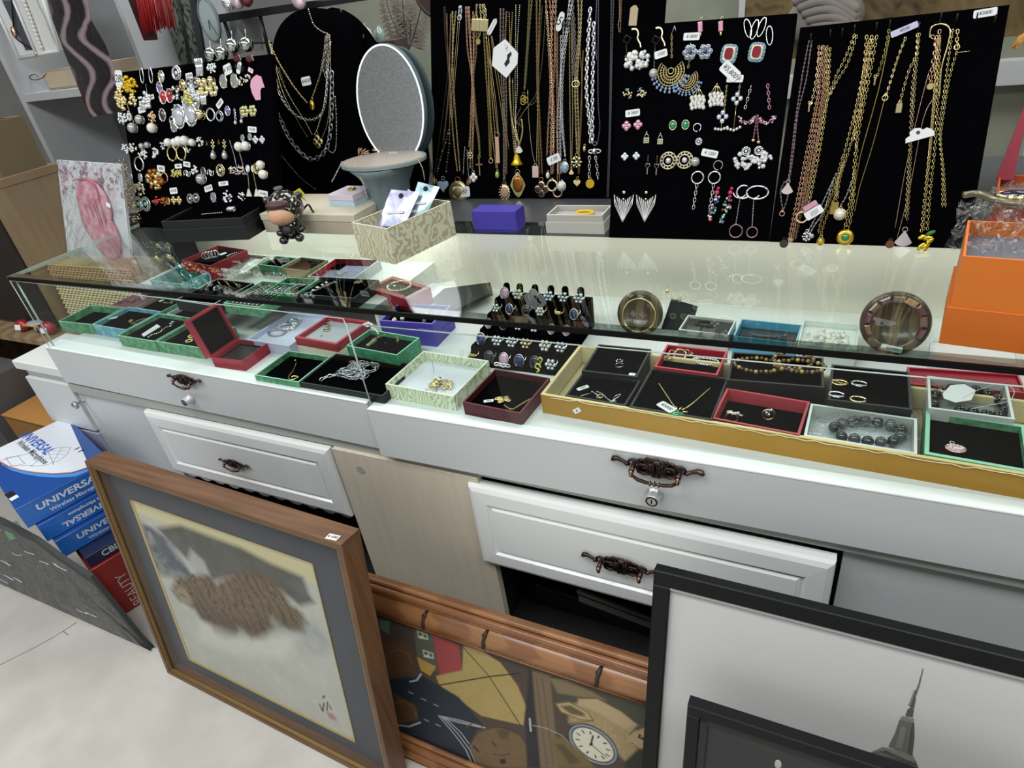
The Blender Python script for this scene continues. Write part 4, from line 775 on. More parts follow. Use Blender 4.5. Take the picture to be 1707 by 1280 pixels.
# silver link bracelet and green S brooch in front of the stand
q=Fr(f0.P(0,-.004,.0),(1,0,0),(0,1,0)); 
b=MB(); q=Fr(pz(833,607,ZS+.02),(1,0,0),(0,.9,.3)); b.links([q.P(-.012,0,0),q.P(.012,-.002,0),q.P(.024,-.001,0)],.009,.0045,.0018,silver,flatn=q.n,n=8,k=5); J('link_ring','chunky silver link ring at the front left of the ring stand','ring',b)
q=Fr(pz(899,610,ZS+.03),(1,0,0),A(0,.5,.85)); b=MB(); P=smooth([q.P(x*.001,y*.001,.002) for x,y in ((-4,-14),(2,-8),(-8,-4),(-6,4),(2,2),(4,-4),(2,6),(6,14),(0,18),(-4,12))],5); b.tube(P,.0018,mat('#d6d96a',.25,.8),6); J('swirl_brooch','yellow green curled brooch at the front of the ring stand','brooch',b)
# ---- tall white tag standing at the ring stand's left
q=Fr(pz(770,600,ZS+.012),(1,0,0),A(0,.3,.95)); pricetag(q,0,.012,.012,.034,0,'tall blank white tag at the left end of the ring stand','',c=.001)
# ---- woven basket and red packets on the wooden shelf left of the showcase
wood=mat('#a08a6c',.5,c2='#8a7355',sc=2,sc3=(2,12,12),tex='wave',dist=4,det=3)
b=MB(); b.wbox(-1.6,-.03,.2,.75,.58,.6,wood); b.wbox(-1.6,-.04,.72,.74,0,.58,wood); b.wbox(-.06,-.04,.2,.72,0,.58,mat('#7a6f62',.6)); b.wbox(-1.6,-1.58,.2,.72,0,.58,wood); tag(b.build('low_shelf'),'low wooden shelf left of the showcase, under the straw basket','shelf')
w=mat('#d2c49c',.7); w2=mat('#b3a47b',.75); T=thing('wicker_basket','pale woven straw basket seen through the left end of the showcase','basket',(-.3,.36,.6)); f=leanfr((-.49,.33,.6),4); W_,H_=.455,.235; b=MB()
b.box(f,0,W_,0,H_,-.12,-.004,w2); b.build('liner',T); b=MB()
for j in range(26):
    zz=.004+j*H_/26; P=[f.P(W_*i/90,zz,.0018*(1 if (i+j)%2 else -1)) for i in range(91)]; b.tube(P,[.0034+.0018*(1 if (i//2+j)%2 else -1) for i in range(91)],w if j<20 else mat('#c4a37a',.7),5)
o=b.build('weave',T); o['kind']='stuff'
rp=mat('#a3202a',.35,coat=.4); 
for i,(x,y,z,wd,hh,rot,l) in enumerate([(-.50,.25,.6,.05,.05,15,'red sweets packet with a white label, nearest the glass end'),(-.58,.27,.6,.06,.035,-20,'red sweets packet lying behind the nearest one'),(-.66,.25,.6,.05,.045,10,'red sweets packet at the far left of the wooden shelf'),(-.56,.245,.637,.07,.012,0,'flat clear packet with yellow edge on the red sweets')]):
    f=flat((x,y,z),rot); b=MB(); P=[]; b.ell(f,0,0,hh/2,wd*.6,.022,hh/2,rp if i<3 else mat('#b9b4bc',.3,coat=.4),10,6); 
    if i==3: b.box(f,-.04,.04,-.022,-.018,.002,.006,mat('#c9b92e',.5))
    o=b.build('sweets_packet'); tag(o,l,'packet'); 
    if i<3: b=MB(); b.box(Fr(f.P(0,-.018,hh*.5),f.u,A(0,.35,.9)),-.014,.012,-.01,.01,.002,.004,paper); b.build('packet_label',o)
# ================================================================= jewellery on the boards
def jew(fr,x,y,ty,s,l,m=None,m2=None,cat='earring',rot=0.,name=None,c=.0):
    """one piece of jewellery pinned on a board; s = its measured width in pixels"""
    k=fr.mpp(x,y); g=fr.px(x,y,c,rot); w=s*k; b=MB(); m=m or gold; m2=m2 or crystal; R=np.random.default_rng(int(x*7+y))
    if fr is D1 and ty not in('bird','baroque','tri','hanger'): w*=1.05 if ty=='pearl' else 1.25
    nm={'pearl':'pearl_stud','oval':'oval_stud','cluster':'cluster_earring','flower':'flower_earring','hoop':'hoop_earring','ball':'ball_earring','clover':'clover_stud','rect':'crystal_earring','bird':'chain_earring'}.get(ty,'drop_earring'); nm=name or nm
    r=w/2
    if ty=='pearl': b.ell(g,0,0,r*.8,r,r,r*.9,m,12,8); b.ring(g,0,0,r*.2,r*.8,r*.12,m2,n=14)
    elif ty=='oval':
        b.ring(g,0,0,r*.3,r,r*.16,m,Rb=r*1.25,n=20); b.ell(g,0,0,r*.25,r*.85,r*1.1,r*.4,m2,12,6)
        for i in range(10): b.ell(g,r*1.05*math.cos(i*.628),r*1.3*math.sin(i*.628),r*.4,r*.14,r*.14,r*.14,m,5,4)
    elif ty=='round':
        b.ring(g,0,0,r*.3,r,r*.12,m,n=22); b.ring(g,0,0,r*.4,r*.66,r*.1,m,n=18); b.ell(g,0,0,r*.3,r*.4,r*.4,r*.3,m2,10,6)
        for i in range(12): b.ell(g,r*.83*math.cos(i*.5236),r*.83*math.sin(i*.5236),r*.4,r*.12,r*.12,r*.12,m2,5,4)
    elif ty in('cluster','star'):
        n=int(10+r*900)
        for i in range(n):
            a=R.uniform(0,6.28); q=r*math.sqrt(R.uniform(0,1)); e=r*R.uniform(.16,.3); b.ell(g,q*math.cos(a),q*math.sin(a)*.85,e*.8,e,e,e*.9,[m,m2][int(R.integers(2))],6,4)
    elif ty=='flower':
        for i in range(6): t=i*1.047; b.ell(g,r*.6*math.cos(t),r*.6*math.sin(t),r*.3,r*.34,r*.34,r*.24,m,8,5); b.ring(g,r*.6*math.cos(t),r*.6*math.sin(t),r*.3,r*.33,r*.06,silver if m is not gold else gold,n=10,k=4)
        b.ell(g,0,0,r*.5,r*.24,r*.24,r*.24,m2,8,5)
    elif ty=='clover':
        for i in range(4): t=i*1.571+.785*0; b.ell(g,r*.5*math.cos(t),r*.5*math.sin(t),r*.25,r*.5,r*.5,r*.22,m,8,5)
        b.ell(g,0,0,r*.4,r*.2,r*.2,r*.2,m2,6,4)
    elif ty=='hoop': b.ring(g,0,-r,r*.25,r,r*.16,m,n=22,a0=rot-60,a1=rot+280)
    elif ty=='twohoop': b.ring(g,0,-r,r*.25,r,r*.14,m,n=20); b.ring(g,0,-r*1.1,r*.5,r*.75,r*.1,m,n=18)
    elif ty=='pearldrop':
        b.ell(g,0,0,r*.3,r*.28,r*.28,r*.25,m,6,5); b.links([g.P(0,-r*.2,.002),g.P(0,-r*1.6,.002)],r*.45,r*.18,r*.07,m); b.ell(g,0,-r*2.2,r*.6,r*.62,r*.66,r*.6,m2,12,7)
    elif ty=='baroque':
        for i,(a,q) in enumerate([(0,0),(-.35,-.45),(.35,-.45),(0,-.8),(-.35,-1.2),(.35,-1.2),(0,-1.6)]): b.ell(g,a*r,q*r,r*.25,r*.26,r*.26,r*.24,paleg,8,5)
        b.lathe(Fr(g.P(0,-r*2,r*.5),g.u,g.n,-g.v),[(r*.05,-r*.1),(r*.35,r*.35),(r*.62,r*1.0),(r*.66,r*1.4),(r*.45,r*1.85),(r*.05,r*2.0)],pearlg,14)
    elif ty=='hanger':   # long thin chain with end piece; s = length
        L=w; b.ell(g,0,0,.002,.003,.003,.0025,m2,7,5); b.links([g.P(0,0,.002),g.P(L*.22*0,-L,.003)],.003,.0011,.00045,m,n=5); 
    elif ty=='fan':
        H=r*3.1; Z=-r*2.4; b.prism(g,[(0,Z),(r*1.0,Z+H*.62),(r*1.1,Z+H*.95),(r*.5,Z+H*.86),(0,Z+H*.72),(-r*.5,Z+H*.86),(-r*1.1,Z+H*.95),(-r*1.0,Z+H*.62)],.0,.0014,mat('#1a1a1c',.35))
        for i in range(9):
            q=(i-4)/4; tx=q*r*1.02; tz=Z+H*(.72+.2*abs(q)-.12*(abs(q)>.9)); wd_=r*.048; b.prism(g,[(q*r*.05-.0003,Z+H*.06),(q*r*.05+.0003,Z+H*.06),(tx+wd_,tz),(tx-wd_,tz+.0004)],.0014,.003,m)
        b.tube([g.P(x,y,.002) for x,y in((0,Z),(r*1.0,Z+H*.62),(r*1.1,Z+H*.95))],r*.05,m,4); b.tube([g.P(-x,y,.002) for x,y in((0,Z),(r*1.0,Z+H*.62),(r*1.1,Z+H*.95))],r*.05,m,4)
        b.ell(g,0,Z+H*.8,.003,r*.14,r*.14,r*.1,m2,8,5); b.ell(g,0,Z+H*1.03,.002,r*.22,r*.22,r*.15,paleg,8,5)
    elif ty=='rect':
        b.box(g,-r*.7,r*.7,-r,r,.0,r*.35,m2,r*.18); b.ring(g,0,0,r*.2,r*.85,r*.1,m,Rb=r*1.1,n=8)
    elif ty=='tri': b.prism(g,[(0,r),(r*.8,-r),(-r*.8,-r)],.001,.003,m)
    elif ty=='bird':
        b.links([g.P(0,0,.002),g.P(w*.02,-w,.002)],.0028,.001,.0004,m,n=5)
    elif ty=='tassel': b.ring(g,0,0,.002,r,r*.14,m,n=20); b.links([g.P(0,-r,.002),g.P(-r*.3,-r*5.2,.002)],r*.6,r*.24,r*.09,m,n=6,k=4)
    elif ty=='cc':
        for sg in(-1,1): b.ring(g,sg*r*.3,0,.002,r*.55,r*.14,m,n=14,a0=90-130+(180 if sg>0 else 0)*0+ (0 if sg<0 else 180)-0+ (90 if 0 else 0),a1=90+130+(0 if sg<0 else 180))
    elif ty=='ribbon':
        for q in range(4): b.tube([g.P(-r*.6+q*r*.35,r,.003),g.P(-r*.3+q*r*.3,0,.005),g.P(-r*.5+q*r*.3,-r,.003)],r*.2,m,5)
    elif ty=='leaf': b.ring(g,0,0,.003,r*.42,r*.09,m,Rb=r*1.2,n=20)
    elif ty=='padlock':
        b.box(g,-r*.8,r*.8,-r*1.7,-r*.2,0,r*.3,m2,r*.1); b.ring(g,0,-r*.1,r*.2,r*.5,r*.1,m,Rb=r*.9,n=14,a0=0,a1=180); 
        for sg in(-1,1): b.ring(g,sg*r*.18,-r*.95,r*.34,r*.3,r*.07,dark,n=10,a0=(40 if sg<0 else 220),a1=(320 if sg<0 else 500))
        b.ell(g,0,r*1.2,.002,r*.25,r*.25,r*.2,crystal,6,4)
    elif ty=='key': b.links([g.P(0,r*3.2,.002),g.P(0,r*.9,.002)],.0025,.001,.0004,m,n=5); b.tube([g.P(r*a,r*q,.002) for a,q in((0,-.6),(-.7,.2),(-.6,.8),(-.1,.7),(0,.5),(.1,.7),(.6,.8),(.7,.2),(0,-.6))],r*.14,m,5); b.box(g,-r*.16,r*.16,-r*2.4,-r*.5,.001,.003,m)
    elif ty=='chainlet':
        for i in range(4): b.ring(g,0,-i*r*1.1,.002,r*.4,r*.12,m,Rb=r*.6,n=12)
        b.ell(g,0,-4.4*r,r*.5,r*.6,r*.7,r*.6,m2,10,6)
    o=b.build(nm); return tag(o,l,cat)
PR_=('left one of the pair','right one of the pair')
def pair(fr,p1,p2,ty,s,l,m=None,m2=None,**k):
    for i,p in enumerate((p1,p2)): jew(fr,*p,ty,s,l+', '+PR_[i],m,m2,**k)
def ptag(fr,x,y,wpx,hpx,rot,l,txt='¥3800',m=None,ik=None,c=.003):
    a,q=fr.at(x,y); k=fr.mpp(x,y); return pricetag(fr,a,q,wpx*k,hpx*k,rot,l,txt,c=c,m=m,ink_=ik)
red_=jelly('#c0202c'); amb=mat('#a86a2a',.25,.8); cit=mat('#cfc96a',.2,.6,coat=.8); yel=mat('#e0b92c',.3,.6)
f=D1
L1=[ # x,y,type,size,label,metal,second
 ('p',(213,140),(222,143),'cluster',17,'bright yellow flower earring at the top left',yel,yel),
 ('s',(203,161),'cluster',17,'pale gold ribbon earring at the left edge, upper',paleg,gold),('s',(206,172),'cluster',16,'pale gold ribbon earring at the left edge, lower',paleg,gold),
 ('s',(224,167),'cluster',15,'pale gold knot earring under the yellow flowers',paleg,paleg),('s',(244,168),'cluster',20,'silver leafy chandelier earring on the left board',silver,crystal),
 ('p',(238,126),(253,126),'leaf',13,'thin curved silver ear climber on the top edge',silver,None),('s',(244,141),'bird',16,'short silver chain hanging at the top left',silver,None),
 ('s',(271,128),'oval',9,'pale oval earring hooked on the top edge',paleg,crystal),('s',(297,122),'round',14,'round silver swirl earring on the top edge',silver,crystal),
 ('s',(268,146),'oval',9,'small purple rimmed stud, upper one',silver,jelly('#8a5ab0')),('p',(274,162),(285,160),'oval',11,'red stone drop earring with silver top',silver,red_),
 ('s',(297,155),'cluster',17,'dark and silver lattice earring beside the red drops',silver,darkmet),('s',(306,142),'oval',9,'pale gold oval stud above the wreath',paleg,gold),
 ('s',(317,140),'round',11,'dark enamel rose stud, left of two',gunm,silver),('s',(328,138),'round',11,'dark enamel rose stud, right of two',gunm,silver),
 ('s',(323,160),'cluster',26,'yellow green leaf wreath brooch',cit,crystal),('s',(310,172),'ribbon',14,'white ribbed shell earring left of the wreath',crystal,None),('s',(341,164),'ribbon',14,'white ribbed shell earring right of the wreath',crystal,None),
 ('s',(336,137),'pearl',10,'pale gold disc stud in the top row, left',paleg,gold),('s',(345,137),'pearl',10,'pale gold disc stud in the top row, middle',paleg,gold),('s',(356,135),'pearl',11,'pale gold disc stud in the top row, right',paleg,gold),
 ('p',(343,149),(358,149),'flower',18,'large pale gold flower earring',paleg,gold),('s',(334,113),'ribbon',18,'wide crystal fan earring at the top edge',crystal,None),
 ('s',(355,114),'cluster',14,'small crystal bow hanging at the top edge',crystal,silver),('p',(374,136),(392,135),'rect',14,'rectangular crystal stud with gold rim',paleg,crystal),
 ('s',(404,136),'cluster',11,'small gold crystal stud right of the rectangular ones',gold,crystal),('s',(414,131),'cluster',10,'rose gold leaf stud near the pink card',rose,crystal),
 ('s',(205,197),'cluster',14,'white crystal burst at the left edge',crystal,silver),('s',(215,194),'cluster',12,'white petal earring at the left edge',crystal,pearl),('s',(227,214),'pearl',13,'grey pearl in a gold ring, left',pearlg,gold),
 ('s',(238,200),'pearl',12,'grey pearl stud beside the crystal burst',pearlg,silver),('s',(256,196),'cluster',13,'pink and gold bow stud',rose,gold),('s',(259,214),'pearl',13,'pearl in a fancy gold setting',pearl,gold),
 ('s',(273,192),'oval',10,'dark oval stud with crystal rim',crystal,darkmet),('s',(288,194),'hoop',9,'small gold hoop in the third row',gold,None),('s',(291,210),'rect',12,'long rectangular crystal drop',silver,crystal),
 ('p',(302,195),(322,191),'oval',19,'large clear teardrop glass earring',silver,jelly('#c9cdd6')),('s',(339,192),'pearl',14,'yellow pearl swirl stud',paleg,gold),('s',(352,181),'hoop',13,'curved crystal half hoop',crystal,None),
 ('s',(367,185),'twohoop',11,'black stone earring with white rings',crystal,None),('s',(381,185),'oval',8,'small purple rimmed stud, lower one',silver,jelly('#8a5ab0')),
 ('p',(392,184),(402,182),'chainlet',6,'silver link drop with pearl',silver,pearl),('p',(410,186),(423,185),'flower',14,'yellow crystal flower stud',cit,crystal),
 ('s',(211,249),'cluster',11,'small white crystal star in the fourth row',crystal,silver),('s',(223,247),'cluster',12,'gold crystal flower in the fourth row',paleg,crystal),('p',(240,244),(249,242),'pearl',8,'round grey pearl stud',pearlg,silver),
 ('s',(240,257),'cluster',13,'silver pearl cluster in the fourth row',pearl,silver),('s',(260,255),'cluster',12,'white crystal square cluster',crystal,silver),('s',(233,262),'hoop',14,'open silver huggie hoop',silver,None),
 ('s',(272,243),'cluster',9,'small white star stud, left of the pearls',crystal,crystal),('p',(285,238),(296,238),'pearl',11,'white baroque pearl stud in the pearl row',pearl,silver),('p',(304,236),(313,235),'pearl',13,'large white pearl in the pearl row',pearl,silver),
 ('s',(324,238),'pearl',10,'pale pearl at the right end of the pearl row',pearl,gold),('s',(334,236),'cluster',11,'white crystal cube cluster after the pearls',crystal,pearl),('p',(288,244),(303,243),'hoop',15,'thin gold hoop with a bar across',gold,None),
 ('s',(314,249),'cluster',9,'tiny white pearl drop below the row',pearl,silver),('p',(346,238),(366,236),'tri',7,'tiny gold knot charm',gold,None),('p',(356,234),(375,234),'baroque',13,'gold bead earring with a large baroque pearl',gold,None),
 ('p',(403,245),(414,244),'pearl',13,'large white round pearl under a square top',pearl,silver),('p',(405,230),(417,228),'rect',7,'small square crystal top',silver,crystal),('p',(427,233),(438,233),'clover',10,'crystal cross drop with a pearl',crystal,pearl),
 ('p',(219,296),(235,296),'rect',8,'silver ribbed top of the gold drop',silver,crystal),('p',(221,315),(236,315),'cluster',15,'pale gold oval crystal drop',paleg,crystal),
 ('s',(262,300),'cluster',24,'large amber gold sunburst brooch',gold,amb),('s',(275,288),'hoop',10,'bronze square hoop right of the sunburst',rose,None),('p',(291,288),(299,288),'cluster',10,'square gold crystal stud',gold,cit),
 ('s',(313,289),'cc',12,'silver double C stud beside the gold squares',silver,None),('s',(327,284),'cluster',12,'white crystal letter stud',crystal,crystal),('s',(340,286),'rect',9,'square silver pearl rimmed stud',silver,gunm),('s',(352,288),'cc',12,'silver double C stud at the right',silver,None),
 ('s',(341,299),'pearl',14,'single large grey pearl below the stud row',pearlg,silver),('s',(370,284),'round',13,'gold round emblem earring with a crystal drop',gold,crystal),('p',(389,284),(401,282),'cluster',11,'rose gold bow stud',rose,crystal),
 ('p',(414,281),(423,281),'oval',6,'small white oval stud of the chain drop',crystal,pearl),('s',(431,281),'round',12,'gold round emblem stud at right',gold,cit),('s',(438,275),'pearl',12,'large white pearl at the right of the board',pearl,gold),('s',(443,291),'pearl',13,'pearl with a gold rim at the lower right',pearl,gold),
 ('p',(234,340),(246,340),'round',14,'green shell stud with silver rim',silver,mat('#9fc7b4',.15,.4)),('p',(262,335),(274,335),'cluster',11,'red amber crystal stud',amb,red_),('s',(281,335),'rect',7,'small gold rectangular stud',gold,gold),('p',(291,334),(300,334),'clover',10,'gold clover stud in the bottom row',gold,paleg),
 ('p',(319,331),(329,330),'round',10,'dark round crystal stud in the bottom row',gunm,crystal),('s',(357,329),'rect',10,'white cube crystal stud in the bottom row',silver,crystal),('s',(381,328),'cluster',15,'crystal branch earring at the bottom',crystal,silver),('s',(405,327),'cluster',11,'small crystal arrow stud at the bottom',crystal,silver)]
for e in L1:
    if e[0]=='p': pair(f,e[1],e[2],e[3],e[4],e[5],e[6],e[7])
    else: jew(f,e[1][0],e[1][1],e[2],e[3],e[4],e[5],e[6])
def hang(fr,P,l,m,endf=None,pitch=.003,w=.0011,r=.00045,name='chain_earring',cat='earring',c=.003):
    b=MB(); b.links(smooth([fr.P(*fr.at(x,y),c) for x,y in P]),pitch,w,r,m,flatn=fr.n); 
    if endf: endf(b,fr.px(*P[-1],c),fr.mpp(*P[-1]))
    return tag(b.build(name),l,cat)
for i,(P) in enumerate([[(384,234),(392,260),(398,290)],[(395,236),(403,262),(410,290)]]): hang(f,P,'long silver chain drop ending in a crystal bar, '+PR_[i],silver,lambda b,g,k:b.box(g,-4*k,4*k,-1.2*k,1.2*k,0,.003,crystal,.0005))
for i,(P) in enumerate([[(414,286),(416,305),(417,320)],[(423,286),(427,305),(430,320)]]): hang(f,P,'fine gold chain drop with a white fan end, '+PR_[i],paleg,lambda b,g,k:b.prism(g,[(-1*k,4*k),(1*k,4*k),(5*k,-6*k),(-5*k,-6*k)],0,.003,mat('#e8e2cf',.4)))
hang(f,[(210,160),(217,185),(227,210)],'long thin gold ear thread at the left edge',paleg)
for x,y,w,h,r,l,t in [(200,132,15,22,-5,'tall white price label clipped at the top left corner','¥2800'),(317,127,14,8,4,'white price tag in the top row above the dark roses','¥1800'),(254,162,11,6,4,'small tag beside the leafy chandelier earring','¥980'),(238,183,15,8,6,'white tag above the grey pearl','¥700'),(270,281,15,8,-6,'white tag above the amber sunburst','¥800'),(299,277,14,6,2,'pink tinted tag above the gold squares','¥900'),(313,274,14,7,-8,'tilted tag above the silver studs','¥800'),(374,306,19,6,4,'narrow white tag below the gold emblem earring','¥1200'),(349,314,16,8,12,'white tag left of the crystal branch','¥1300'),(291,318,15,8,4,'white tag above the clover studs','¥1500'),(422,216,17,8,-6,'white tag above the large white pearls','¥1200'),(381,116,16,14,14,'square tag with two lines at the top right','¥ 900'),(400,113,8,17,-22,'narrow grey tag hanging at the top right','¥880'),(368,173,15,8,38,'tilted tag over the black stone earring','¥800'),(331,178,7,14,-16,'narrow tag between the glass teardrops','¥1280'),(440,323,18,9,-8,'white tag at the lower right corner','¥1480')]: ptag(f,x,y,w,h,r,l+' of the left board',t)
g=f.px(431,140,.004); k=f.mpp(431,140); b=MB(); b.prism(g,[(a*k,-q*k) for a,q in((-14,2),(-12,-5),(-7,-9),(0,-12),(9,-9),(14,6),(8,6),(5,10),(4,22),(-6,22),(-12,12))],0,.001,mat('#e2a9bf',.5)); o=b.build('pink_card'); tag(o,'pink hexagon backing card with a grip sign at the right edge of the left board','card')
ptag(f,421,118,10,6,-28,'small pink tag fixed on the pink backing card','¥',m=mat('#edd3dc',.6),c=.006)
g=f.px(445,105,.0); 
# silver balls and dark roses above the board
for i,(x,y,r,l) in enumerate([(354,91,9,'large silver ball earring on the top edge, first from the left'),(372,90,9.5,'large silver ball earring on the top edge, second'),(390,77,10,'large silver ball earring on the top edge, third'),(413,75,10,'large silver ball earring on the top edge, rightmost')]):
    k=f.mpp(x,y); g=f.px(x,y,.004); b=MB(); b.ell(g,0,0,0,r*k,r*k,r*k,mat('#c9ccc8',.12,1.),16,10); b.cyl(g.P(0,0,0),g.P(0,r*2*k,0),.0008,silver,n=5); tag(b.build('ball_earring'),l,'earring')
for i,(x,y) in enumerate([(397,97),(418,98)]):
    k=f.mpp(x,y); g=f.px(x,y,.003); b=MB(); 
    for j in range(9): t=j*.7; b.ell(g,j*.5*k*math.cos(t),j*.5*k*math.sin(t),.002,4*k,3*k,3*k,mat('#4f1420',.5),7,5)
    b.links([g.P(6*k,3*k,.003),g.P(9*k,-4*k,.003)],.004,.0015,.0006,gold); tag(b.build('rose_earring'),'dark red rose earring with gold chain on the top edge, %s one'%('left','right')[i],'earring')
# ---------------------------------------------------------------- third board
f=D3
def Pn(u,v): return (1000+u/3.047,v/3.047)
fant=mat('#8fa7c8',.2,.2,coat=.8); opal=mat('#4668a0',.2,.4,c2='#9fc8c0',sc=300,coat=.8); pinkc=mat('#d99ab0',.2,.4,coat=.8)
jew(f,1063,100,'cluster',40,'large crystal flower cluster brooch at the upper left of the earring board',crystal,pearl)
pair(f,(1151,88),(1176,87),'flower',27,'blue grey crystal flower stud',mat('#9aa6bc',.08,.5,coat=1.),jelly('#3c4a66'))
pair(f,(1047,157),(1069,155),'cluster',18,'small opal blue stud in the second row',opal,paleg)
pair(f,(1045,210),(1064,208),'clover',17,'pink crystal clover stud',pinkc,crystal)
pair(f,(1122,209),(1143,208),'oval',12,'oval green stone stud with gold rim',paleg,jelly('#1f8f5c'))
pair(f,(1042,261),(1061,260),'clover',14,'clear four leaf crystal stud',crystal,silver)
pair(f,(1115,268),(1142,267),'round',27,'round openwork crystal stud',mat('#cdbf9a',.25,1.),crystal)
pair(f,(1078,228),(1101,230),'padlock',12,'padlock shaped silver earring with double C',silver,mat('#d8cfae',.3,.6))
pair(f,(1080,277),(1095,278),'key',11,'dark key drop hanging under the padlock',gunm,None)
pair(f,(1040,333),(1077,333),'fan',30,'striped black and white fan earring',mat('#e9e9e6',.3),silver)
pair(f,(1163,296),(1191,296),'tassel',20,'silver ring earring with chain tassel',silver,None)
jew(f,1198,268,'hoop',15,'small crystal ring above the right chain tassel',gunm); jew(f,1160,270,'pearl',16,'grey pearl above the left chain tassel',pearlg,silver); jew(f,1163,206,'hoop',13,'small silver hoop with a round charm',silver); jew(f,1165,236,'round',11,'round crystal charm under the small silver hoop',silver,crystal)
for i,(x,y) in enumerate([(1163,165),(1194,160)]):
    k=f.mpp(x,y); g=f.px(x,y); b=MB()
    for q in range(16): a=(q%4-1.5)*6.5*k; v=(8-5.5*(q//4)-abs(q%4-1.5)*1.5)*k; b.ell(g,a+((q//4)%2)*2*k,v-4*k,.004,3.4*k,4.2*k,3.4*k,pearl,8,5)
    for q in range(4): b.tube([g.P(0,20*k,.003),g.P((q-1.5)*6*k,5*k,.003)],.0009,paleg,5)
    tag(b.build('pearl_cluster_earring'),'pearl bunch earring on gold wires, '+PR_[i],'earring')
# big gold half moons with blue beads
for i,(x,y,r) in enumerate([(1119,120,24),(1146,132,19)]):
    k=f.mpp(x,y); g=f.px(x,y,.002-.001*i); b=MB(); R=r*k; gg=mat('#cdbb86',.3,1.)
    for rr_ in (.35,.55,.75,.95): b.ring(g,0,0,.001,R*rr_,R*.035,gg,n=26,a0=140,a1=400)
    for q in range(19): t=math.radians(140+q*14.4); b.tube([g.P(R*.3*math.cos(t),R*.3*math.sin(t),.001),g.P(R*.95*math.cos(t),R*.95*math.sin(t),.001)],R*.025,gg,4)
    b.ring(g,0,R*.05,.002,R*.2,R*.04,gg,n=14)
    for row in (1.14,1.36):
        for q in range(11): t=math.radians(198+q*14.4); b.ell(g,R*row*math.cos(t),R*row*math.sin(t),.002,R*.11,R*.13,R*.11,fant,7,5)
    b.links([g.P(0,R*.9,.002),g.P(R*(.25 if i else -.1),R*2.5,.003)],.005,.0018,.0007,gg); b.tube([g.P(-R*.1 if not i else R*.25,R*2.5,.003),g.P(R*.1,R*2.9,.006),g.P(R*.2,R*2.5,0)],.0008,silver,5); tag(b.build('half_moon_earring'),'gold filigree half moon earring fringed with blue beads, '+('front one','rear one')[i],'earring')
for i,(x,y) in enumerate([(1216,91),(1262,88)]):
    k=f.mpp(x,y); g=f.px(x,y,.002,-8); b=MB(); se=lambda A_,B_:[(A_*math.copysign(abs(math.cos(t))**.6,math.cos(t)),B_*math.copysign(abs(math.sin(t))**.6,math.sin(t))) for t in np.linspace(0,6.283,29)[:-1]]; b.prism(g,se(14*k,16*k),0,.004,mat('#6fa3b4',.3,.3)); b.prism(g,se(10*k,12*k),.004,.006,mat('#d8c8b4',.3,.6)); b.prism(g,se(7*k,9*k),.006,.009,jelly('#8f2434'))
    for q in range(16): t=q*.3927; b.ell(g,13*k*math.cos(t),14*k*math.sin(t),.004,2.2*k,2.2*k,2*k,[rose,mat('#4aa7c4',.3)][q%2],6,4)
    tag(b.build('square_earring'),'red cushion stone earring in a turquoise frame, '+PR_[i],'earring')
for x,y,r,l,s in [(1247,48,18,'left leaf of the crystal leaf spray','a'),(1258,50,-12,'second leaf of the crystal leaf spray','b'),(1270,46,-16,'third leaf of the crystal leaf spray','c'),(1283,60,8,'right leaf of the crystal leaf spray','d')]: jew(f,x,y,'leaf',26,l,silver,None,rot=r,name='leaf_earring')
for i,(x,y) in enumerate([(1168,46),(1202,45)]):
    k=f.mpp(x,y); g=f.px(x,y,.003,6); b=MB(); b.box(g,-4*k,4*k,-8*k,8*k,0,.003,pinkc,.001); b.ell(g,0,-12*k,.002,2.5*k,4*k,.003,gold,7,5); b.tube([g.P(0,9*k,.002),g.P(2*k,14*k,.004),g.P(7*k,14*k,.0)],.0009,gold,5); tag(b.build('pink_drop_earring'),'pink crystal bar earring on the top edge, '+PR_[i],'earring')
for i,(x,y,dx) in enumerate([(1205,195,0),(1229,165,0)]):
    k=f.mpp(x,y); g=f.px(x,y,.002); b=MB(); 
    for q in range(4): t=q*1.571; b.ell(g,6*k*math.cos(t),7*k*math.sin(t),.002,4.5*k,5*k,3*k,crystal,8,5)
    b.links([g.P(2*k,9*k,.002),g.P(3*k,(50 if i==0 else 24)*k,.003)],.004,.0015,.0006,[gold,silver][i]); b.beads([g.P((-13 if i==0 else -14)*k,(-19 if i==0 else -48)*k,.003),g.P(0,(-21 if i==0 else -52)*k,.003),g.P(12*k,(-17 if i==0 else -46)*k,.003)],5*k,2.6*k,pearl,7,5); b.tube([g.P(0,-5*k,.002),g.P(-1*k,(-20 if i==0 else -52)*k,.002)],.0007,gold,4)
    tag(b.build('crystal_drop_earring'),'crystal clover drop with a curved pearl bar, '+PR_[i],'earring')
for i,(x,y,top) in enumerate([(1246,196,(1253,142)),(1279,196,(1280,141))]):
    k=f.mpp(x,y); g=f.px(x,y,.002); b=MB(); R=np.random.default_rng(i+3)
    for q in range(46):
        t=math.radians(R.uniform(170,370)); rr_=R.uniform(8,15)*k*(1 if 1 else 1); b.ell(g,rr_*math.cos(t),rr_*math.sin(t)*.8,.002,1.7*k,1.7*k,1.5*k,[pinkc,crystal,mat('#b56a88',.2,.4)][q%3],6,4)
    b.links([f.P(*f.at(x+(-4 if i==0 else 4),y-14),.003),f.P(*f.at(*top),.003)],.006,.0024,.001,[silver,pinkc][i]); tag(b.build('pink_moon_earring'),'pink crystal crescent earring on a bead chain, '+PR_[i],'earring')
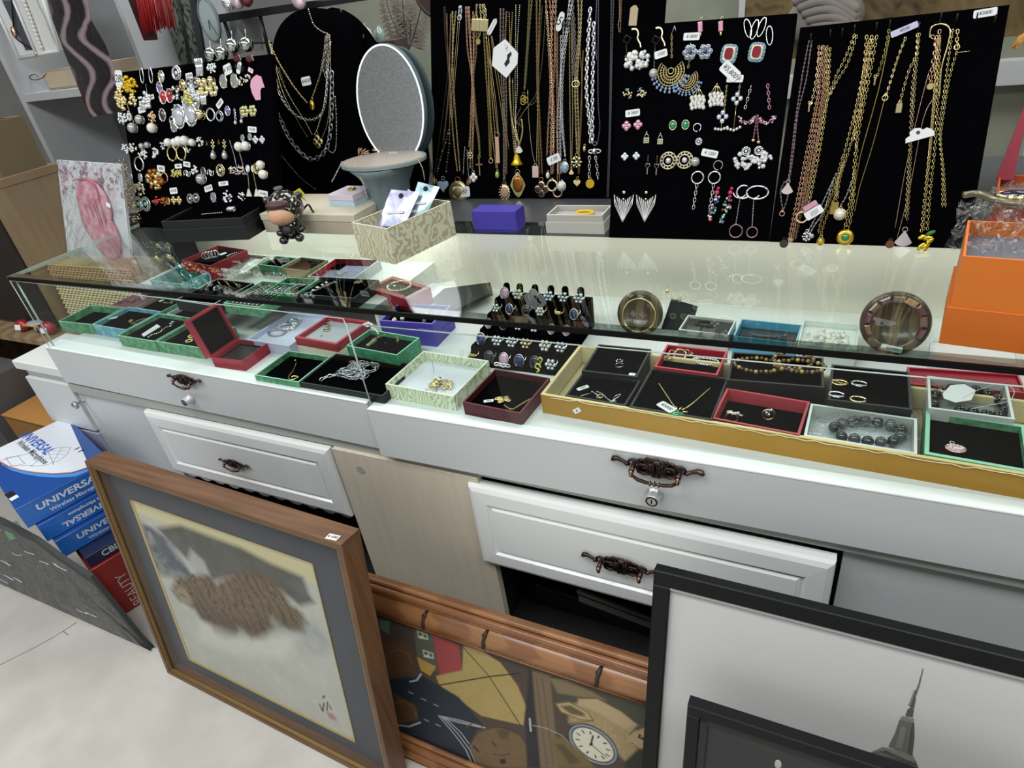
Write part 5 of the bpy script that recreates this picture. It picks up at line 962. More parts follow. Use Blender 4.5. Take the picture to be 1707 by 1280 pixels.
for i,P in enumerate([[(1262,192),(1259,215),(1256,232)],[(1264,192),(1263,215),(1265,235)]]): hang(f,P,'short pink chain with a gold end between the crescents, '+PR_[i],pinkc,lambda b,g,k:b.ell(g,0,-2*k,0,4*k,3*k,3*k,gold,8,5))
pair(f,(1241,268),(1270,266),'star',34,'pearl and star cluster earring',pearl,crystal)
pair(f,(1244,252),(1265,251),'round',14,'round crystal top of the star cluster',silver,crystal)
for i,(x,y) in enumerate([(1190,345),(1212,345)]):
    k=f.mpp(x,y); g=f.px(x,y,.002,-14); b=MB(); R=np.random.default_rng(i+30); cols=[jelly('#2a7a4a'),jelly('#30309a'),jelly('#b02a2a'),crystal,crystal,jelly('#6ac06a')]
    for q in range(42):
        v=R.uniform(-28,18); a=R.uniform(-7,7)*(1-abs(v)/40); b.ell(g,a*k,v*k,.003,2.4*k,2.6*k,2.2*k,cols[int(R.integers(6))],6,4)
    b.ell(g,-2*k,24*k,.003,4.5*k,4.5*k,4*k,jelly('#c22a5a'),8,5); b.ell(g,-2*k,31*k,.003,3*k,3*k,3*k,mat('#c23a6a',.3),8,5); tag(b.build('parrot_earring'),'many coloured crystal parrot earring, '+PR_[i],'earring')
for i,(x,y,ex,ey,R_) in enumerate([(1240,320,1227,385,11),(1263,321,1254,387,9)]):
    k=f.mpp(x,y); g=f.px(x,y,.003); b=MB(); b.ring(g,0,0,.002,(11 if i==0 else 18)*k,1.6*k,crystal,Rb=11*k,n=20,a0=60 if i==0 else 20,a1=320 if i==0 else 375) ; b.ring(g,-6*k,1*k,.002,11*k,1.4*k,silver,n=16,a0=190,a1=330)
    b.links([f.P(*f.at(x-6,y+10),.003),f.P(*f.at(ex,ey-R_),.003)],.0028,.001,.0004,silver,n=5); s=f.px(ex,ey,.003); b.ring(s,0,0,0,R_*k,1.2*k,mat('#b08f92',.3,1.),n=24); tag(b.build('ring_drop_earring'),'crystal hoop with a thin chain and rose ring below, '+PR_[i],'earring')
for i,(x,y) in enumerate([(1062,62),(1102,60)]):
    b=MB(); b.tube(smooth([f.P(*f.at(*p),.004) for p in ((x-8,y-12),(x,y-12),(x+3,y-4),(x+2,y+4),(x+6,y+12),(x+7,y+18))]),[.002]*0 or .0022,paleg,6); tag(b.build('curved_earring'),'curved pale gold earring hooked at the top, '+PR_[i],'earring')
for i,(x,y) in enumerate([(1046,66),(1094,67)]):
    k=f.mpp(x,y); g=f.px(x,y,.003,15); b=MB(); dk=mat('#3a3838',.4,.7); b.tube([g.P(a*k,q*k,0) for a,q in((-7,0),(0,7),(7,0),(0,-7),(-7,0))],.0012,dk,4); b.tube([g.P(-3*k,-7*k,0),g.P(-6*k,-26*k,0)],.0015,dk,4); b.box(g,-9*k,-2*k,-30*k,-24*k,0,.002,dk); tag(b.build('black_key_earring'),'dark square key earring at the upper left, '+PR_[i],'earring')
hang(f,[(1092,85),(1091,118)],'single grey pearl on a fine chain left of the half moons',gunm,lambda b,g,k:b.ell(g,0,-5*k,.003,8*k,8*k,8*k,pearlg,12,8),name='pearl_drop')
b=MB(); g=f.px(1058,29,.006,-6); k=f.mpp(1058,29); b.prism(g,[(-7*k,-14*k),(7*k,-14*k),(6*k,12*k),(2*k,17*k),(-3*k,17*k),(-8*k,13*k)],0,.001,mat('#b9a586',.7)); tag(b.build('kraft_tag'),'brown kraft paper tag hanging at the top of the earring board','tag')
for x,y,w,h,r,l,t in [(1154,62,28,12,-3,'white tag at the top','¥ 3800'),(1103,91,22,12,12,'tag by the half moons','1500'),(1226,132,28,12,-4,'tag below the red square earrings','¥ 6600'),(1056,189,25,11,4,'tag above the pink clovers','¥ 3800'),(1184,256,28,12,-12,'tag above the chain tassels','¥ 1200')]: ptag(f,x,y,w,h,r,'white price label, '+l+' on the earring board',t,c=.006)
ptag(f,1218,120,36,20,-42,'large tilted white card tag under the left red square earring','¥5,800',c=.008)
# ---------------------------------------------------------------- necklaces
def strand(b,fr,P,kind,m,c=.004,sc=1.):
    Q=smooth([fr.P(*fr.at(x,y),c+.0006*((int(x)*7)%5)) for x,y in P],5)
    if kind=='c': b.links(Q,.0046*sc,.0019*sc,.0008*sc,m,flatn=fr.n,n=6,k=3)
    elif kind=='f': b.links(Q,.0034,.0012,.00055,m,flatn=fr.n,n=5,k=3)
    elif kind=='b': b.beads(Q,.0042*sc,.0017*sc,m,5,4)
    elif kind=='t': b.tube(Q,.0011*sc,m,5)
    elif kind=='x': b.links(Q,.0098,.0052,.0024,m,flatn=fr.n,n=8,k=5,curb=.55)
def pend(b,fr,x,y,ty,s,m,m2=None):
    k=fr.mpp(x,y); g=fr.px(x,y,.005); r=s*k/2; m2=m2 or crystal
    b.ring(g,0,r*1.1,.001,r*.22+.001,.0007,m,n=10,k=4)
    if ty=='round': b.lathe(g,[(r,0),(r,.003),(r*.7,.0045),(r*.2,.005)],m,24); b.ell(g,0,0,.004,r*.5,r*.5,r*.3,m2,14,6)
    elif ty=='oval': b.ell(g,0,0,.001,r*.8,r,.003,m,16,6); b.ell(g,0,0,.003,r*.6,r*.75,.003,m2,14,6); [b.ell(g,r*.8*math.cos(i*.393),r*math.sin(i*.393),.002,r*.1,r*.1,r*.1,m,5,4) for i in range(16)]
    elif ty=='leaf': b.prism(g,[(0,r*1.15),(r*.55,r*.5),(r*.8,-.1*r),(r*.3,-r),(0,-r*1.2),(-r*.35,-r*.9),(-r*.8,-r*.1),(-r*.5,r*.6)],0,.002,m); b.ell(g,0,0,.002,r*.55,r*.75,.003,m2,12,6)
    elif ty=='heart': b.prism(g,[(r*.95*(16*math.sin(t)**3)/16,r*.95*(13*math.cos(t)-5*math.cos(2*t)-2*math.cos(3*t)-math.cos(4*t))/16) for t in np.linspace(0,6.28,26)[:-1]],0,.005,m)
    elif ty=='cross': b.box(g,-r*.08-.0005,r*.08+.0005,-r*1.5,r*1.1,0,.003,m,.0004); b.box(g,-r*.55,r*.55,-r*.1,r*.1,0,.003,m,.0004)
    elif ty=='clover': [b.ell(g,r*.5*math.cos(t),r*.5*math.sin(t),.001,r*.5,r*.5,.002,m,10,5) for t in (0,1.571,3.142,4.712)]; [b.ell(g,r*.48*math.cos(t),r*.48*math.sin(t),.0025,r*.36,r*.36,.0015,m2,8,5) for t in (0,1.571,3.142,4.712)]
    elif ty=='ring': b.ring(g,0,0,.001,r,r*.22,m,n=20)
    elif ty=='bell': b.lathe(Fr(g.o,g.u,g.n,-g.v),[(r*.1,-r*.8),(r*.4,-r*.5),(r*.5,0),(r*.9,r*.6),(r*.85,r*.75)],m,14)
    elif ty=='fan': b.prism(g,[(0,r)]+[(r*1.1*math.cos(t),r*.9*math.sin(t)-.1*r) for t in np.linspace(3.6,5.8,9)],0,.002,m)
    elif ty=='bar': b.box(g,-r*.18,r*.18,-r,r,0,.002,m,.0004)
    elif ty=='rect': b.box(g,-r*.6,r*.6,-r,r,0,.002,m,.0004)
    elif ty=='drop': b.ell(g,0,0,.002,r*.6,r,r*.6,m2,10,6)
    elif ty=='pearl': b.ell(g,0,0,.003,r,r,r*.9,m2,12,8); b.ring(g,0,0,.003,r*1.05,r*.14,m,n=20)
    elif ty=='snow': [b.tube([g.P(0,0,.002),g.P(r*math.cos(t),r*math.sin(t),.002)],r*.09,m,4) for t in np.arange(6)*1.047]; [b.ell(g,r*.75*math.cos(t),r*.75*math.sin(t),.002,r*.24,r*.24,r*.15,m,6,4) for t in np.arange(8)*.785]; b.ell(g,0,0,.003,r*.3,r*.3,r*.2,m2,8,5)
    elif ty=='cc': [b.ring(g,sg*r*.28,0,.001,r*.6,r*.13,m,n=16,a0=(50 if sg<0 else 230),a1=(310 if sg<0 else 490)) for sg in(-1,1)]
    elif ty=='saturn': b.ell(g,0,0,.003,r*.5,r*.5,r*.5,m,12,8); b.ring(g,0,0,.003,r,r*.1,m,Rb=r*.3,n=24)
    elif ty=='disc': b.lathe(g,[(r,0),(r,.0015),(r*.9,.002)],m,24)
    elif ty=='twist': [b.ring(g,r*.3*math.cos(i*2.1),r*.3*math.sin(i*2.1),.001*i,r*.55,r*.12,m,n=12) for i in range(3)]
def neck(fr,label,strands,kind,m,pn=None,sc=1.):
    b=MB(); 
    for P in strands: strand(b,fr,P,kind,m,sc=sc)
    o0=b.build('chain'); org=np.array(o0.location); T=thing('necklace',label,'necklace',org); setpar(o0,T,org)
    if pn:
        b=MB(); pend(b,fr,*pn); o=b.build('pendant'); w=np.array(o.location); setpar(o,T,w)
    return T
def loop(x0,y0,x1,y1,sp,mid=None,n=5,ph=0.,tw=0.):
    """two strands from hook (x0,y0) to (x1,y1); mid = narrow waist fraction"""
    L=[];Rr=[]
    for i in range(n+1):
        t=i/n; x=x0+(x1-x0)*t; y=y0+(y1-y0)*t; d=sp*math.sin(math.pi*min(1,t*1.0))**.7 if mid is None else sp*(abs(t-mid)/max(mid,1-mid))**.8*(1 if t<.98 else 0)
        if i==0: d=1
        s=1 if (mid is None or t<mid) else -1
        L.append((x-d*s,y)); Rr.append((x+d*s,y))
    return [L,Rr]
f=D2; N='necklace on the middle board'
neck(f,'thin dark gold chain with a small bronze charm, far left of the middle board',[[(742,12),(744,60),(748,120),(741,180),(733,240),(726,292)],[(744,12),(747,60),(751,120),(745,190),(741,240),(730,292)]],'f',darkmet,(725,302,'twist',12,rose))
neck(f,'faceted dark bead necklace with a pale blue heart pendant',[[(747,24),(748,90),(750,140),(747,190),(740,235)],[(753,24),(752,90),(752,140),(752,190),(750,235)]],'f',rose,(741,309,'heart',20,mat('#b5cbe0',.15,coat=.8)))
b=MB(); beads=[darkmet,gunm,mat('#5f4a36',.2,.7)]; strand(b,f,[(750,215),(744,240),(737,262),(730,288)],'b',beads,sc=1.9); strand(b,f,[(751,215),(751,240),(748,262),(745,288)],'b',beads,sc=1.9); b.build and tag(b.build('bead_strand'),'double strand of faceted dark beads above the pale blue heart','necklace')
neck(f,'fine gold necklace with a large round openwork medallion',[[(756,20),(757,90),(753,150),(757,220),(764,285)],[(762,20),(756,90),(758,150),(763,220),(768,285)]],'c',gold,(766,320,'round',34,mat('#cfc08a',.35,1.),mat('#8a7a44',.5,.6)))
neck(f,'very thin gold snake chain hanging left of the middle',[[(765,32),(761,90),(757,140),(752,200)],[(768,32),(764,90),(759,150),(755,210)]],'t',paleg,None,.6)
neck(f,'silver chain with a ring clasp on its hook',[[(768,10),(767,22),(768,30)],[(770,10),(771,22),(768,32)]],'c',silver,(768,30,'ring',7,silver))
neck(f,'gold chain with a small flower bead, fourth bundle from the left',[[(778,12),(781,80),(788,130),(788,190),(783,245)],[(781,12),(786,80),(789,130),(790,190),(788,248)]],'c',rose,(786,259,'snow',12,paleg))
neck(f,'rose gold chain with a white clover pendant',[[(784,12),(787,80),(789,130),(786,200),(785,280)],[(790,20),(791,80),(790,130),(791,200),(789,284)]],'c',rose,(791,296,'clover',16,silver,mat('#ece8e2',.3)))
neck(f,'fine silver chain with a tiny pendant beside the clover',[[(777,245),(775,258),(774,290)],[(780,250),(781,270),(783,296)]],'f',silver,(783,303,'twist',9,rose))
neck(f,'gold chain with a plain thin gold cross',[[(793,25),(792,90),(790,130),(793,190),(799,230),(801,262)],[(797,25),(795,90),(791,130),(795,190),(800,230),(802,262)]],'c',mat('#b8a377',.3,1.),(801,274,'cross',22,mat('#b8a377',.3,1.)))
neck(f,'bundle of thick pale gold chains under a gold clasp plate',[[(797,8),(796,22),(798,34)],[(802,8),(803,22),(803,34)],[(808,8),(812,20),(811,34)],[(806,8),(808,24),(810,36)]],'c',paleg,None,1.3)
b=MB(); g=f.px(802,43,.008,-8); k=f.mpp(802,43); [b.box(g.sub(q*8*k,0,0,0),-4*k,4*k,-9*k,9*k,0,.004,paleg,.001) for q in(-1.3,-.3,.7,1.6)]; tag(b.build('gold_clasp'),'ribbed pale gold clasp plate on the top of the middle board','clasp')
neck(f,'gold chain with a round gold coin near the top',[[(799,50),(800,60),(799,64)],[(803,50),(802,60),(799,64)]],'f',gold,(799,70,'disc',9,mat('#a08f58',.4,1.)))
neck(f,'gold chains ending in a small ring pendant',[[(808,55),(812,120),(815,180),(818,262)],[(812,55),(816,120),(819,180),(820,262)]],'c',mat('#b8a060',.28,1.),(820,268,'ring',7,rose))
neck(f,'gold chain with a long pink bar pendant',[[(812,58),(818,110),(825,170),(832,228)],[(815,60),(822,120),(828,170),(833,228)]],'t',gold,(831,250,'bar',40,rose),.8)
neck(f,'fine chain with a green bead drop',[[(815,95),(817,160),(824,240),(829,280)],[(818,95),(822,160),(828,240),(831,280)]],'f',gold,(831,291,'drop',12,gold,jelly('#9fb85a')))
neck(f,'long gold chain crossing from the white hook plaque to the right',[[(822,60),(828,100),(836,150),(843,200),(850,250)],[(820,60),(826,110),(834,160),(841,210),(847,250)]],'t',mat('#a8945c',.3,1.),None)
neck(f,'rose and silver multi strand necklace with a cameo pendant',[[(836,15),(836,80),(838,150),(841,220),(841,300)],[(841,15),(840,80),(842,150),(843,220),(843,300)],[(846,20),(843,90),(845,150),(846,220),(846,290)]],'c',mat('#b9a79a',.25,1.),(843,320,'oval',24,paleg,mat('#b38f80',.4)))
neck(f,'gold bead chain with an amber leaf shaped pendant',[[(850,20),(852,80),(850,150),(856,220),(862,280)],[(856,20),(853,80),(852,150),(858,220),(864,280)]],'b',gold,(865,307,'leaf',34,paleg,amb))
neck(f,'twisted gold and silver chain with a little gold bell',[[(862,8),(861,80),(860,150),(862,210),(862,255)],[(868,8),(864,80),(864,150),(860,210),(864,255)]],'b',[paleg,silver],(863,266,'bell',22,yel))
neck(f,'thin gold chain with a white fan charm beside the bell',[[(852,130),(853,190),(862,225),(867,240)],[(856,130),(858,190),(864,225),(868,240)]],'t',paleg,(867,248,'fan',13,mat('#e3ded2',.4)),.8)
neck(f,'gold chain ending in a knotted gold charm',[[(884,0),(881,60),(877,130),(875,150)],[(888,0),(883,60),(878,130),(876,150)]],'c',mat('#a39a6a',.3,1.),(875,167,'twist',17,mat('#b59a4e',.3,1.)))
neck(f,'wide loops of thin wire chain behind the gold knot',[[(905,10),(900,90),(897,150),(885,172),(872,190),(862,205)],[(912,10),(905,100),(895,165),(880,178),(868,200),(864,230)],[(870,178),(862,200),(872,215),(868,245)]],'t',mat('#8f8a6a',.3,1.),None,.6)
b=MB(); P=smooth([f.P(*f.at(x,y),.006) for x,y in((871,198),(873,215),(871,230),(867,243))]); b.tube(P,[.002+.0012*math.sin(i/(len(P)-1)*3.14) for i in range(len(P))],mat('#b5a060',.35,1.),6); tag(b.build('tusk_pendant'),'curved gold tusk pendant below the gold knot','pendant')
neck(f,'thin gold chain with a rose quartz square pendant',[[(881,150),(883,200),(888,250),(893,272)],[(900,60),(898,150),(897,220),(896,272)]],'t',paleg,(894,286,'rect',18,mat('#d9b8ae',.2,coat=.8)),.7)
neck(f,'gold chain with a dark four petal pendant',[[(896,0),(897,120),(898,200),(900,290)],[(902,0),(899,120),(901,200),(905,290)]],'c',mat('#b89a6a',.3,1.),(904,315,'clover',27,rose,mat('#2e2622',.5)))
neck(f,'heavy rose gold multi strand bundle with a gold ring pendant',[[(912,0),(914,40),(918,120),(921,200),(920,290)],[(918,0),(920,40),(922,120),(925,200),(923,290)],[(924,0),(922,50),(920,120),(916,200),(913,260)],[(928,0),(927,50),(925,120),(921,200),(919,270)]],'c',rose,(922,309,'ring',17,paleg),1.25)
neck(f,'bead chain of pale gold balls down the rose gold bundle',[[(914,20),(918,80),(922,150),(924,230),(923,250)]],'b',paleg,(915,292,'drop',11,rose,pearl),1.3)
neck(f,'rose gold chain with an open heart at the bottom',[[(928,30),(929,120),(930,200),(930,310)],[(931,30),(931,120),(933,200),(934,310)]],'f',rose,(931,320,'ring',15,rose))
neck(f,'silver chain with a ring clasp and a round pearl',[[(936,60),(935,130),(930,200),(932,290)],[(942,30),(938,100),(935,190),(937,290)]],'c',silver,(938,310,'pearl',14,silver,pearl))
neck(f,'silver chain with a pale blue crystal pendant',[[(951,0),(944,60),(937,120),(937,200),(943,260)],[(955,0),(947,60),(940,120),(939,190),(944,262)]],'c',silver,(943,278,'oval',18,silver,mat('#a9c7d8',.1,.3,coat=.8)))
neck(f,'dark silver round link chain hanging to mid height',[[(956,0),(957,60),(958,125)],[(958,30),(960,80),(961,125)]],'c',gunm,(961,140,'cc',15,paleg),1.5)
neck(f,'pair of fine gold chains with a small gold cone',[[(950,30),(951,130),(952,200),(953,280)],[(953,30),(955,130),(956,200),(954,280)]],'f',gold,(954,286,'fan',9,gold))
neck(f,'gold chain with a large gold snowflake pendant',[[(965,0),(966,60),(960,130),(961,200),(963,255)],[(971,0),(969,60),(964,130),(965,200),(966,255)]],'c',paleg,(963,270,'snow',20,paleg))
neck(f,'gold chain with a solid gold heart at the bottom',[[(968,80),(971,130),(970,200),(965,290)],[(973,85),(972,130),(969,200),(967,290)]],'f',mat('#c79a6a',.3,1.),(964,304,'heart',13,gold))
neck(f,'thick silver curb chain folded double, right of the snowflake',[[(985,14),(981,80),(979,150),(983,200),(986,238)],[(991,38),(990,90),(989,150),(989,200),(989,238)]],'x',silver,(993,252,'saturn',22,silver))
neck(f,'silver link chain below the curb chain with a yellow smiley disc',[[(984,260),(984,285),(983,300)],[(994,260),(997,280),(998,300)]],'c',silver,(985,306,'disc',15,mat('#e3b52a',.4)),1.8)
neck(f,'fine lilac silver chain right of the curb chain',[[(999,0),(998,90),(998,170),(1001,210),(997,240)],[(996,0),(994,60),(996,100)]],'f',mat('#8d8db0',.3,.9),(976,248,'drop',10,gold,paleg))
neck(f,'long thin silver chain with a small ring, rightmost on the middle board',[[(1020,0),(1019,110),(1017,220),(1013,328)],[(1024,0),(1021,110),(1019,220),(1015,328)]],'f',mat('#9a9ca2',.3,1.),(1012,340,'ring',10,gunm))
neck(f,'short pink chain hanging at the top right corner',[[(1034,0),(1034,30),(1032,42),(1034,54)],[(1037,0),(1036,30),(1035,45),(1036,54)]],'f',rose,None)
b=MB(); g=f.px(845,96,.009,-14); k=f.mpp(845,96); P=[(-24,10),(-5,26),(22,10),(24,-6),(8,-30),(-22,-16)]; b.prism(g,[(a*k,q*k) for a,q in P],0,.001,paper); b.prism(g,[(a*k,q*k) for a,q in((0,-10),(4,-2),(3,4),(9,10),(11,6),(8,0),(10,-6),(4,-14))],.001,.0014,ink); o=tag(b.build('hang_card'),'white six sided hang card with a black slot shape on the middle board','card'); text(g,'- 3.-',7*k,ink,o,0,14*k,.0015,rot=-50)
for x,y,w,h,r,l,t in [(773,319,30,16,2,'white framed tag over the round medallion','¥680'),(824,46,8,28,-38,'narrow grey tag leaning on the upper middle of the middle board',''),(937,37,10,30,-20,'narrow white tag high on the rose gold bundle','1,500'),(926,265,24,13,20,'white barcode tag low on the rose gold bundle','1.98')]: ptag(f,x,y,w,h,r,l,t,c=.012)
f=D4
def n4(u,v): return (1280+u/2.976,v/2.976)
neck(f,'pink silver chain with a small fan charm, far left of the right board',[[n4(205,205),n4(180,330),n4(160,450),n4(135,620),n4(108,860),n4(95,900)],[n4(218,205),n4(190,400),n4(150,560),n4(130,740),n4(110,880),n4(100,900)]],'f',mat('#c3b0b4',.25,1.),(1313,314,'fan',20,mat('#dccdd0',.2,.5)))
neck(f,'small triangle on a looped chain end below the fan charm',[[n4(85,900),n4(64,950),n4(75,1040)],[n4(105,950),n4(90,1010),n4(75,1045)]],'f',mat('#c3b0b4',.25,1.),(1304,356,'ring',8,rose))
for i,(a,bb,m,l,pn,kd) in enumerate([((262,230),(110,1190),rose,'rose gold chain of the left bundle with a dark oval disc',(1307,406,'disc',14,mat('#3a3a30',.4,.5)),'c'),((285,230),(130,1190),mat('#b59a78',.25,1.),'brown gold chain in the left bundle of the right board',(1318,400,'twist',9,rose),'c'),((300,240),(200,1010),gold,'gold chain in the left bundle ending at the pink barcode tag',(1342,352,'bar',10,pinkc),'c'),((275,240),(170,1060),rose,'rose chain in the left bundle with an open round pendant',(1337,362,'ring',18,mat('#dcc0a8',.25,1.)),'f')]):
    x0,y0=n4(*a); x1,y1=n4(*bb); xm=x0-4+i; neck(f,l,[[(x0-3,y0),(xm,130),(xm-3,170),(x1+(xm-x1)*.5-2,(170+y1)/2),(x1-2,y1)],[(x0+3,y0),(xm+3,130),(xm,170),(x1+(xm-x1)*.5+3,(170+y1)/2),(x1+2,y1)]],kd,m,pn)
neck(f,'gold extender chain with a long drop at the left bundle',[[n4(255,260),n4(240,400),n4(220,500),n4(206,520)]],'c',paleg,(1349,180,'bar',14,paleg),1.2)
neck(f,'two parallel gold chains slanting from the fourth hook to the left',[[n4(430,175),n4(380,300),n4(330,400),n4(255,640),n4(240,760)],[n4(440,180),n4(395,320),n4(345,400),n4(310,470)]],'c',mat('#d6ca98',.22,1.),None)
G4=mat('#d8c68c',.22,1.)
neck(f,'thick gold bundle necklace with a green stone medallion',[[n4(490,180),n4(470,400),n4(430,600),n4(440,760),n4(410,980),n4(385,1120)],[n4(540,180),n4(500,400),n4(460,600),n4(430,800),n4(425,980),n4(405,1120)],[n4(515,180),n4(480,420),n4(450,600),n4(420,700)]],'c',G4,(1409,395,'round',28,mat('#d9b44a',.3,1.),jelly('#2f8a46')),1.25)
neck(f,'gold chain of the middle bundle with a plain gold bar tag',[[n4(505,200),n4(440,520),n4(395,700),n4(350,880),n4(330,990)],[n4(520,200),n4(455,540),n4(410,720),n4(360,880),n4(345,985)]],'c',gold,(1391,347,'rect',21,mat('#a08a52',.35,1.)))
neck(f,'fine chain with a pearl set in a gold ring',[[n4(415,900),n4(390,970),n4(355,1030)],[n4(380,800),n4(350,880),n4(340,980)]],'f',silver,(1400,357,'pearl',18,gold,pearl))
neck(f,'gold chain with a small yellow oval at the board foot',[[n4(370,780),n4(320,960),n4(270,1080),n4(250,1160)],[n4(380,780),n4(340,960),n4(290,1080),n4(265,1160)]],'c',mat('#b8a25a',.3,1.),(1368,402,'oval',15,gold,yel))
neck(f,'silver chain with a star and a pearl at the board foot',[[n4(340,860),n4(270,1010),n4(215,1120),n4(190,1160)],[n4(330,880),n4(280,1040),n4(230,1120),n4(205,1170)]],'f',silver,(1345,394,'snow',17,silver))
b=MB(); g=f.px(1353,393,.006); k=f.mpp(1353,393); b.ell(g,0,0,.002,4.5*k,4.5*k,4*k,pearlg,10,7); tag(b.build('pearl_charm'),'small grey pearl beside the silver star at the board foot','charm')
neck(f,'tiny white and gold book shaped charm under the medallion',[[n4(375,1190),n4(390,1205)],[n4(410,1190),n4(400,1205)]],'f',gold,(1412,410,'rect',11,mat('#e5dcc2',.4)))
neck(f,'greenish gold extender chain with an end bar near the middle',[[n4(600,150),n4(580,260),n4(545,370),n4(535,395)]],'c',mat('#a8ab5a',.3,1.),(1458,136,'bar',14,paleg))
neck(f,'thin gold chain making a long loop to the medallion',[[n4(605,180),n4(560,400),n4(510,590),n4(455,790),n4(420,1000)],[n4(680,185),n4(620,370),n4(580,490),n4(520,720),n4(455,930),n4(430,1050)]],'t',mat('#b09c60',.3,1.),None,.7)
neck(f,'gold extender with a ring clasp on the long thin loop',[[n4(683,190),n4(640,300),n4(600,430),n4(580,490)]],'c',paleg,(1475,164,'ring',9,paleg))
neck(f,'gold extender chain with a tag shaped end, centre of the right board',[[n4(740,170),n4(735,270),n4(700,350),n4(670,450),n4(655,510)]],'c',paleg,(1498,181,'rect',16,paleg))
neck(f,'fine double chain with a silver fan shell pendant',[[n4(735,280),n4(715,450),n4(705,700),n4(690,950),n4(685,1090)],[n4(750,170),n4(730,400),n4(710,700),n4(700,950),n4(690,1090)]],'c',mat('#c5b68c',.25,1.),(1506,397,'fan',28,mat('#cfcdd2',.2,.7)))
neck(f,'very thin rose chain with a dark red disc pendant',[[n4(800,350),n4(740,580),n4(680,850),n4(630,1130)],[n4(830,480),n4(770,590),n4(700,950),n4(640,1180)]],'t',rose,(1483,407,'disc',14,mat('#6b3a2a',.5)),.6)
neck(f,'rose gold clasp cluster at the top of the right bundle',[[n4(810,180),n4(830,220),n4(815,330),n4(800,420)],[n4(850,150),n4(845,240),n4(825,330),n4(805,420)]],'c',rose,(1550,145,'disc',12,mat('#b3a16a',.4,1.)),1.3)
neck(f,'bright gold rope chain with a golden leaf at the bottom right',[[n4(835,180),n4(830,400),n4(805,720),n4(785,950),n4(770,1140)],[n4(850,180),n4(845,400),n4(830,700),n4(805,950),n4(790,1140)],[n4(840,300),n4(820,560),n4(790,860),n4(760,1150)]],'c',G4,None,1.1)
b=MB(); g=f.px(1539,402,.006); k=f.mpp(1539,402); R=np.random.default_rng(5)
for q in range(12): b.ell(g.sub(R.uniform(-10,10)*k,R.uniform(-11,9)*k,.001,R.uniform(0,180)),0,0,.002,7*k,4*k,2*k,mat('#d8bf3e',.28,1.),7,4)
b.ell(g.sub(8*k,15*k,.002,30),0,0,.002,9*k,4*k,.003,mat('#3f7a3a',.4),8,4); tag(b.build('leaf_pendant'),'crinkled golden leaf pendant with a green leaf at the bottom right','pendant')
neck(f,'long gold chain pair running down to the orange box',[[n4(915,150),n4(900,250),n4(870,480),n4(850,650),n4(865,850),n4(865,1030)],[n4(935,260),n4(900,380),n4(870,560),n4(855,700),n4(870,850),n4(880,1030)]],'c',mat('#d6c98c',.22,1.),None,.9)
neck(f,'smooth gold hoop loop over the two right hooks',[[n4(800,190),n4(810,140),n4(860,122),n4(900,150),n4(890,230),n4(860,340),n4(850,480)]],'t',paleg,None,1.2)
neck(f,'gold ring clasp chain on the last hook',[[n4(940,150),n4(935,200),n4(930,250)]],'c',gold,(1594,80,'ring',9,gold),1.3)
b=MB(); b.cyl(f.P(*f.at(1593,89),.006),f.P(*f.at(1615,87),.008),.0007,gold,n=5); tag(b.build('gold_pin'),'thin gold pin sticking out at the last hook of the right board','pin')
b=MB(); g=f.px(1532,226,.009,14); k=f.mpp(1532,226); pts=[(-23,-8),(-22,0),(-15,3),(-14,10),(-6,14),(2,12),(6,8),(12,10),(18,6),(23,0),(22,-7)]; b.prism(g,[(a*k,q*k) for a,q in pts],0,.001,paper); b.lathe(g.sub(-2*k,5*k,.001),[(3.2*k,0),(3*k,.001)],mat('#4a3535',.5),12); tag(b.build('cloud_card'),'white cloud shaped card with a dark hole on the right board','card')
ptag(f,1642,22,37,14,4,'white rounded price label at the top right corner, reading ¥3800','¥3800',c=.002); ptag(f,1507,51,44,11,20,'lilac tilted price label between the hooks of the right board','¥3500',m=mat('#c9c6e4',.6),c=.008); ptag(f,1357,354,30,15,35,'white barcode tag low in the left bundle of the right board','||||||',c=.012); ptag(f,1351,343,24,9,35,'pink strip behind the barcode tag','',m=pinkc,c=.010,)
for x,y,l in [(1352,68,1),(1384,62,2),(1404,59,3),(1424,54,4),(1460,50,5),(1482,46,6),(1530,50,7),(1566,35,8),(1592,36,9),(1625,35,10),(1655,38,11)]:
    b=MB(); g=f.px(x,y); b.tube([g.P(0,-.002,0),g.P(0,-.002,.012),g.P(0,.002,.018),g.P(0,.008,.019)],.0012,mat('#2a2a2c',.4,.5),6); tag(b.build('hook'),'black wire hook on the right necklace board, %s from the left'%['','first','second','third','fourth','fifth','sixth','seventh','eighth','ninth','tenth','last'][l],'hook')
# ================================================================= bust with layered necklaces
def bust(px0,label,outline,lean_,z=.957,th=.03,bulge=.02):
    f=leanfr(pz(*px0,z),lean_); P=[f.at(*q) for q in outline]; b=MB(); c=np.mean(P,0)
    rings=[(1.0,-th),(1.0,-.004),(.975,.006),(.9,.014),(.7,.018),(.35,.02)]; n=len(P); Q=smooth([A(*p,0) for p in P+P[:1]],4)[:-1]; n=len(Q); V=[]
    for s,h in rings: V+= [f.P(c[0]+(q[0]-c[0])*s,c[1]+(q[1]-c[1])*s,h) for q in Q]
    F_=[(r*n+i,r*n+(i+1)%n,(r+1)*n+(i+1)%n,(r+1)*n+i) for r in range(len(rings)-1) for i in range(n)]; F_+= [tuple(range(n-1,-1,-1)),tuple((len(rings)-1)*n+i for i in range(n))]
    b.add(V,F_,velvet,True); tag(b.build('necklace_bust'),label,'necklace stand'); return f
f=bust((520,336),'front black velvet necklace bust wearing layered gold and silver chains',[(470,318),(500,335),(540,338),(575,332),(604,312),(612,270),(612,200),(604,140),(596,70),(580,30),(545,15),(505,14),(475,30),(458,62),(452,110),(446,160),(444,220),(450,270)],12)
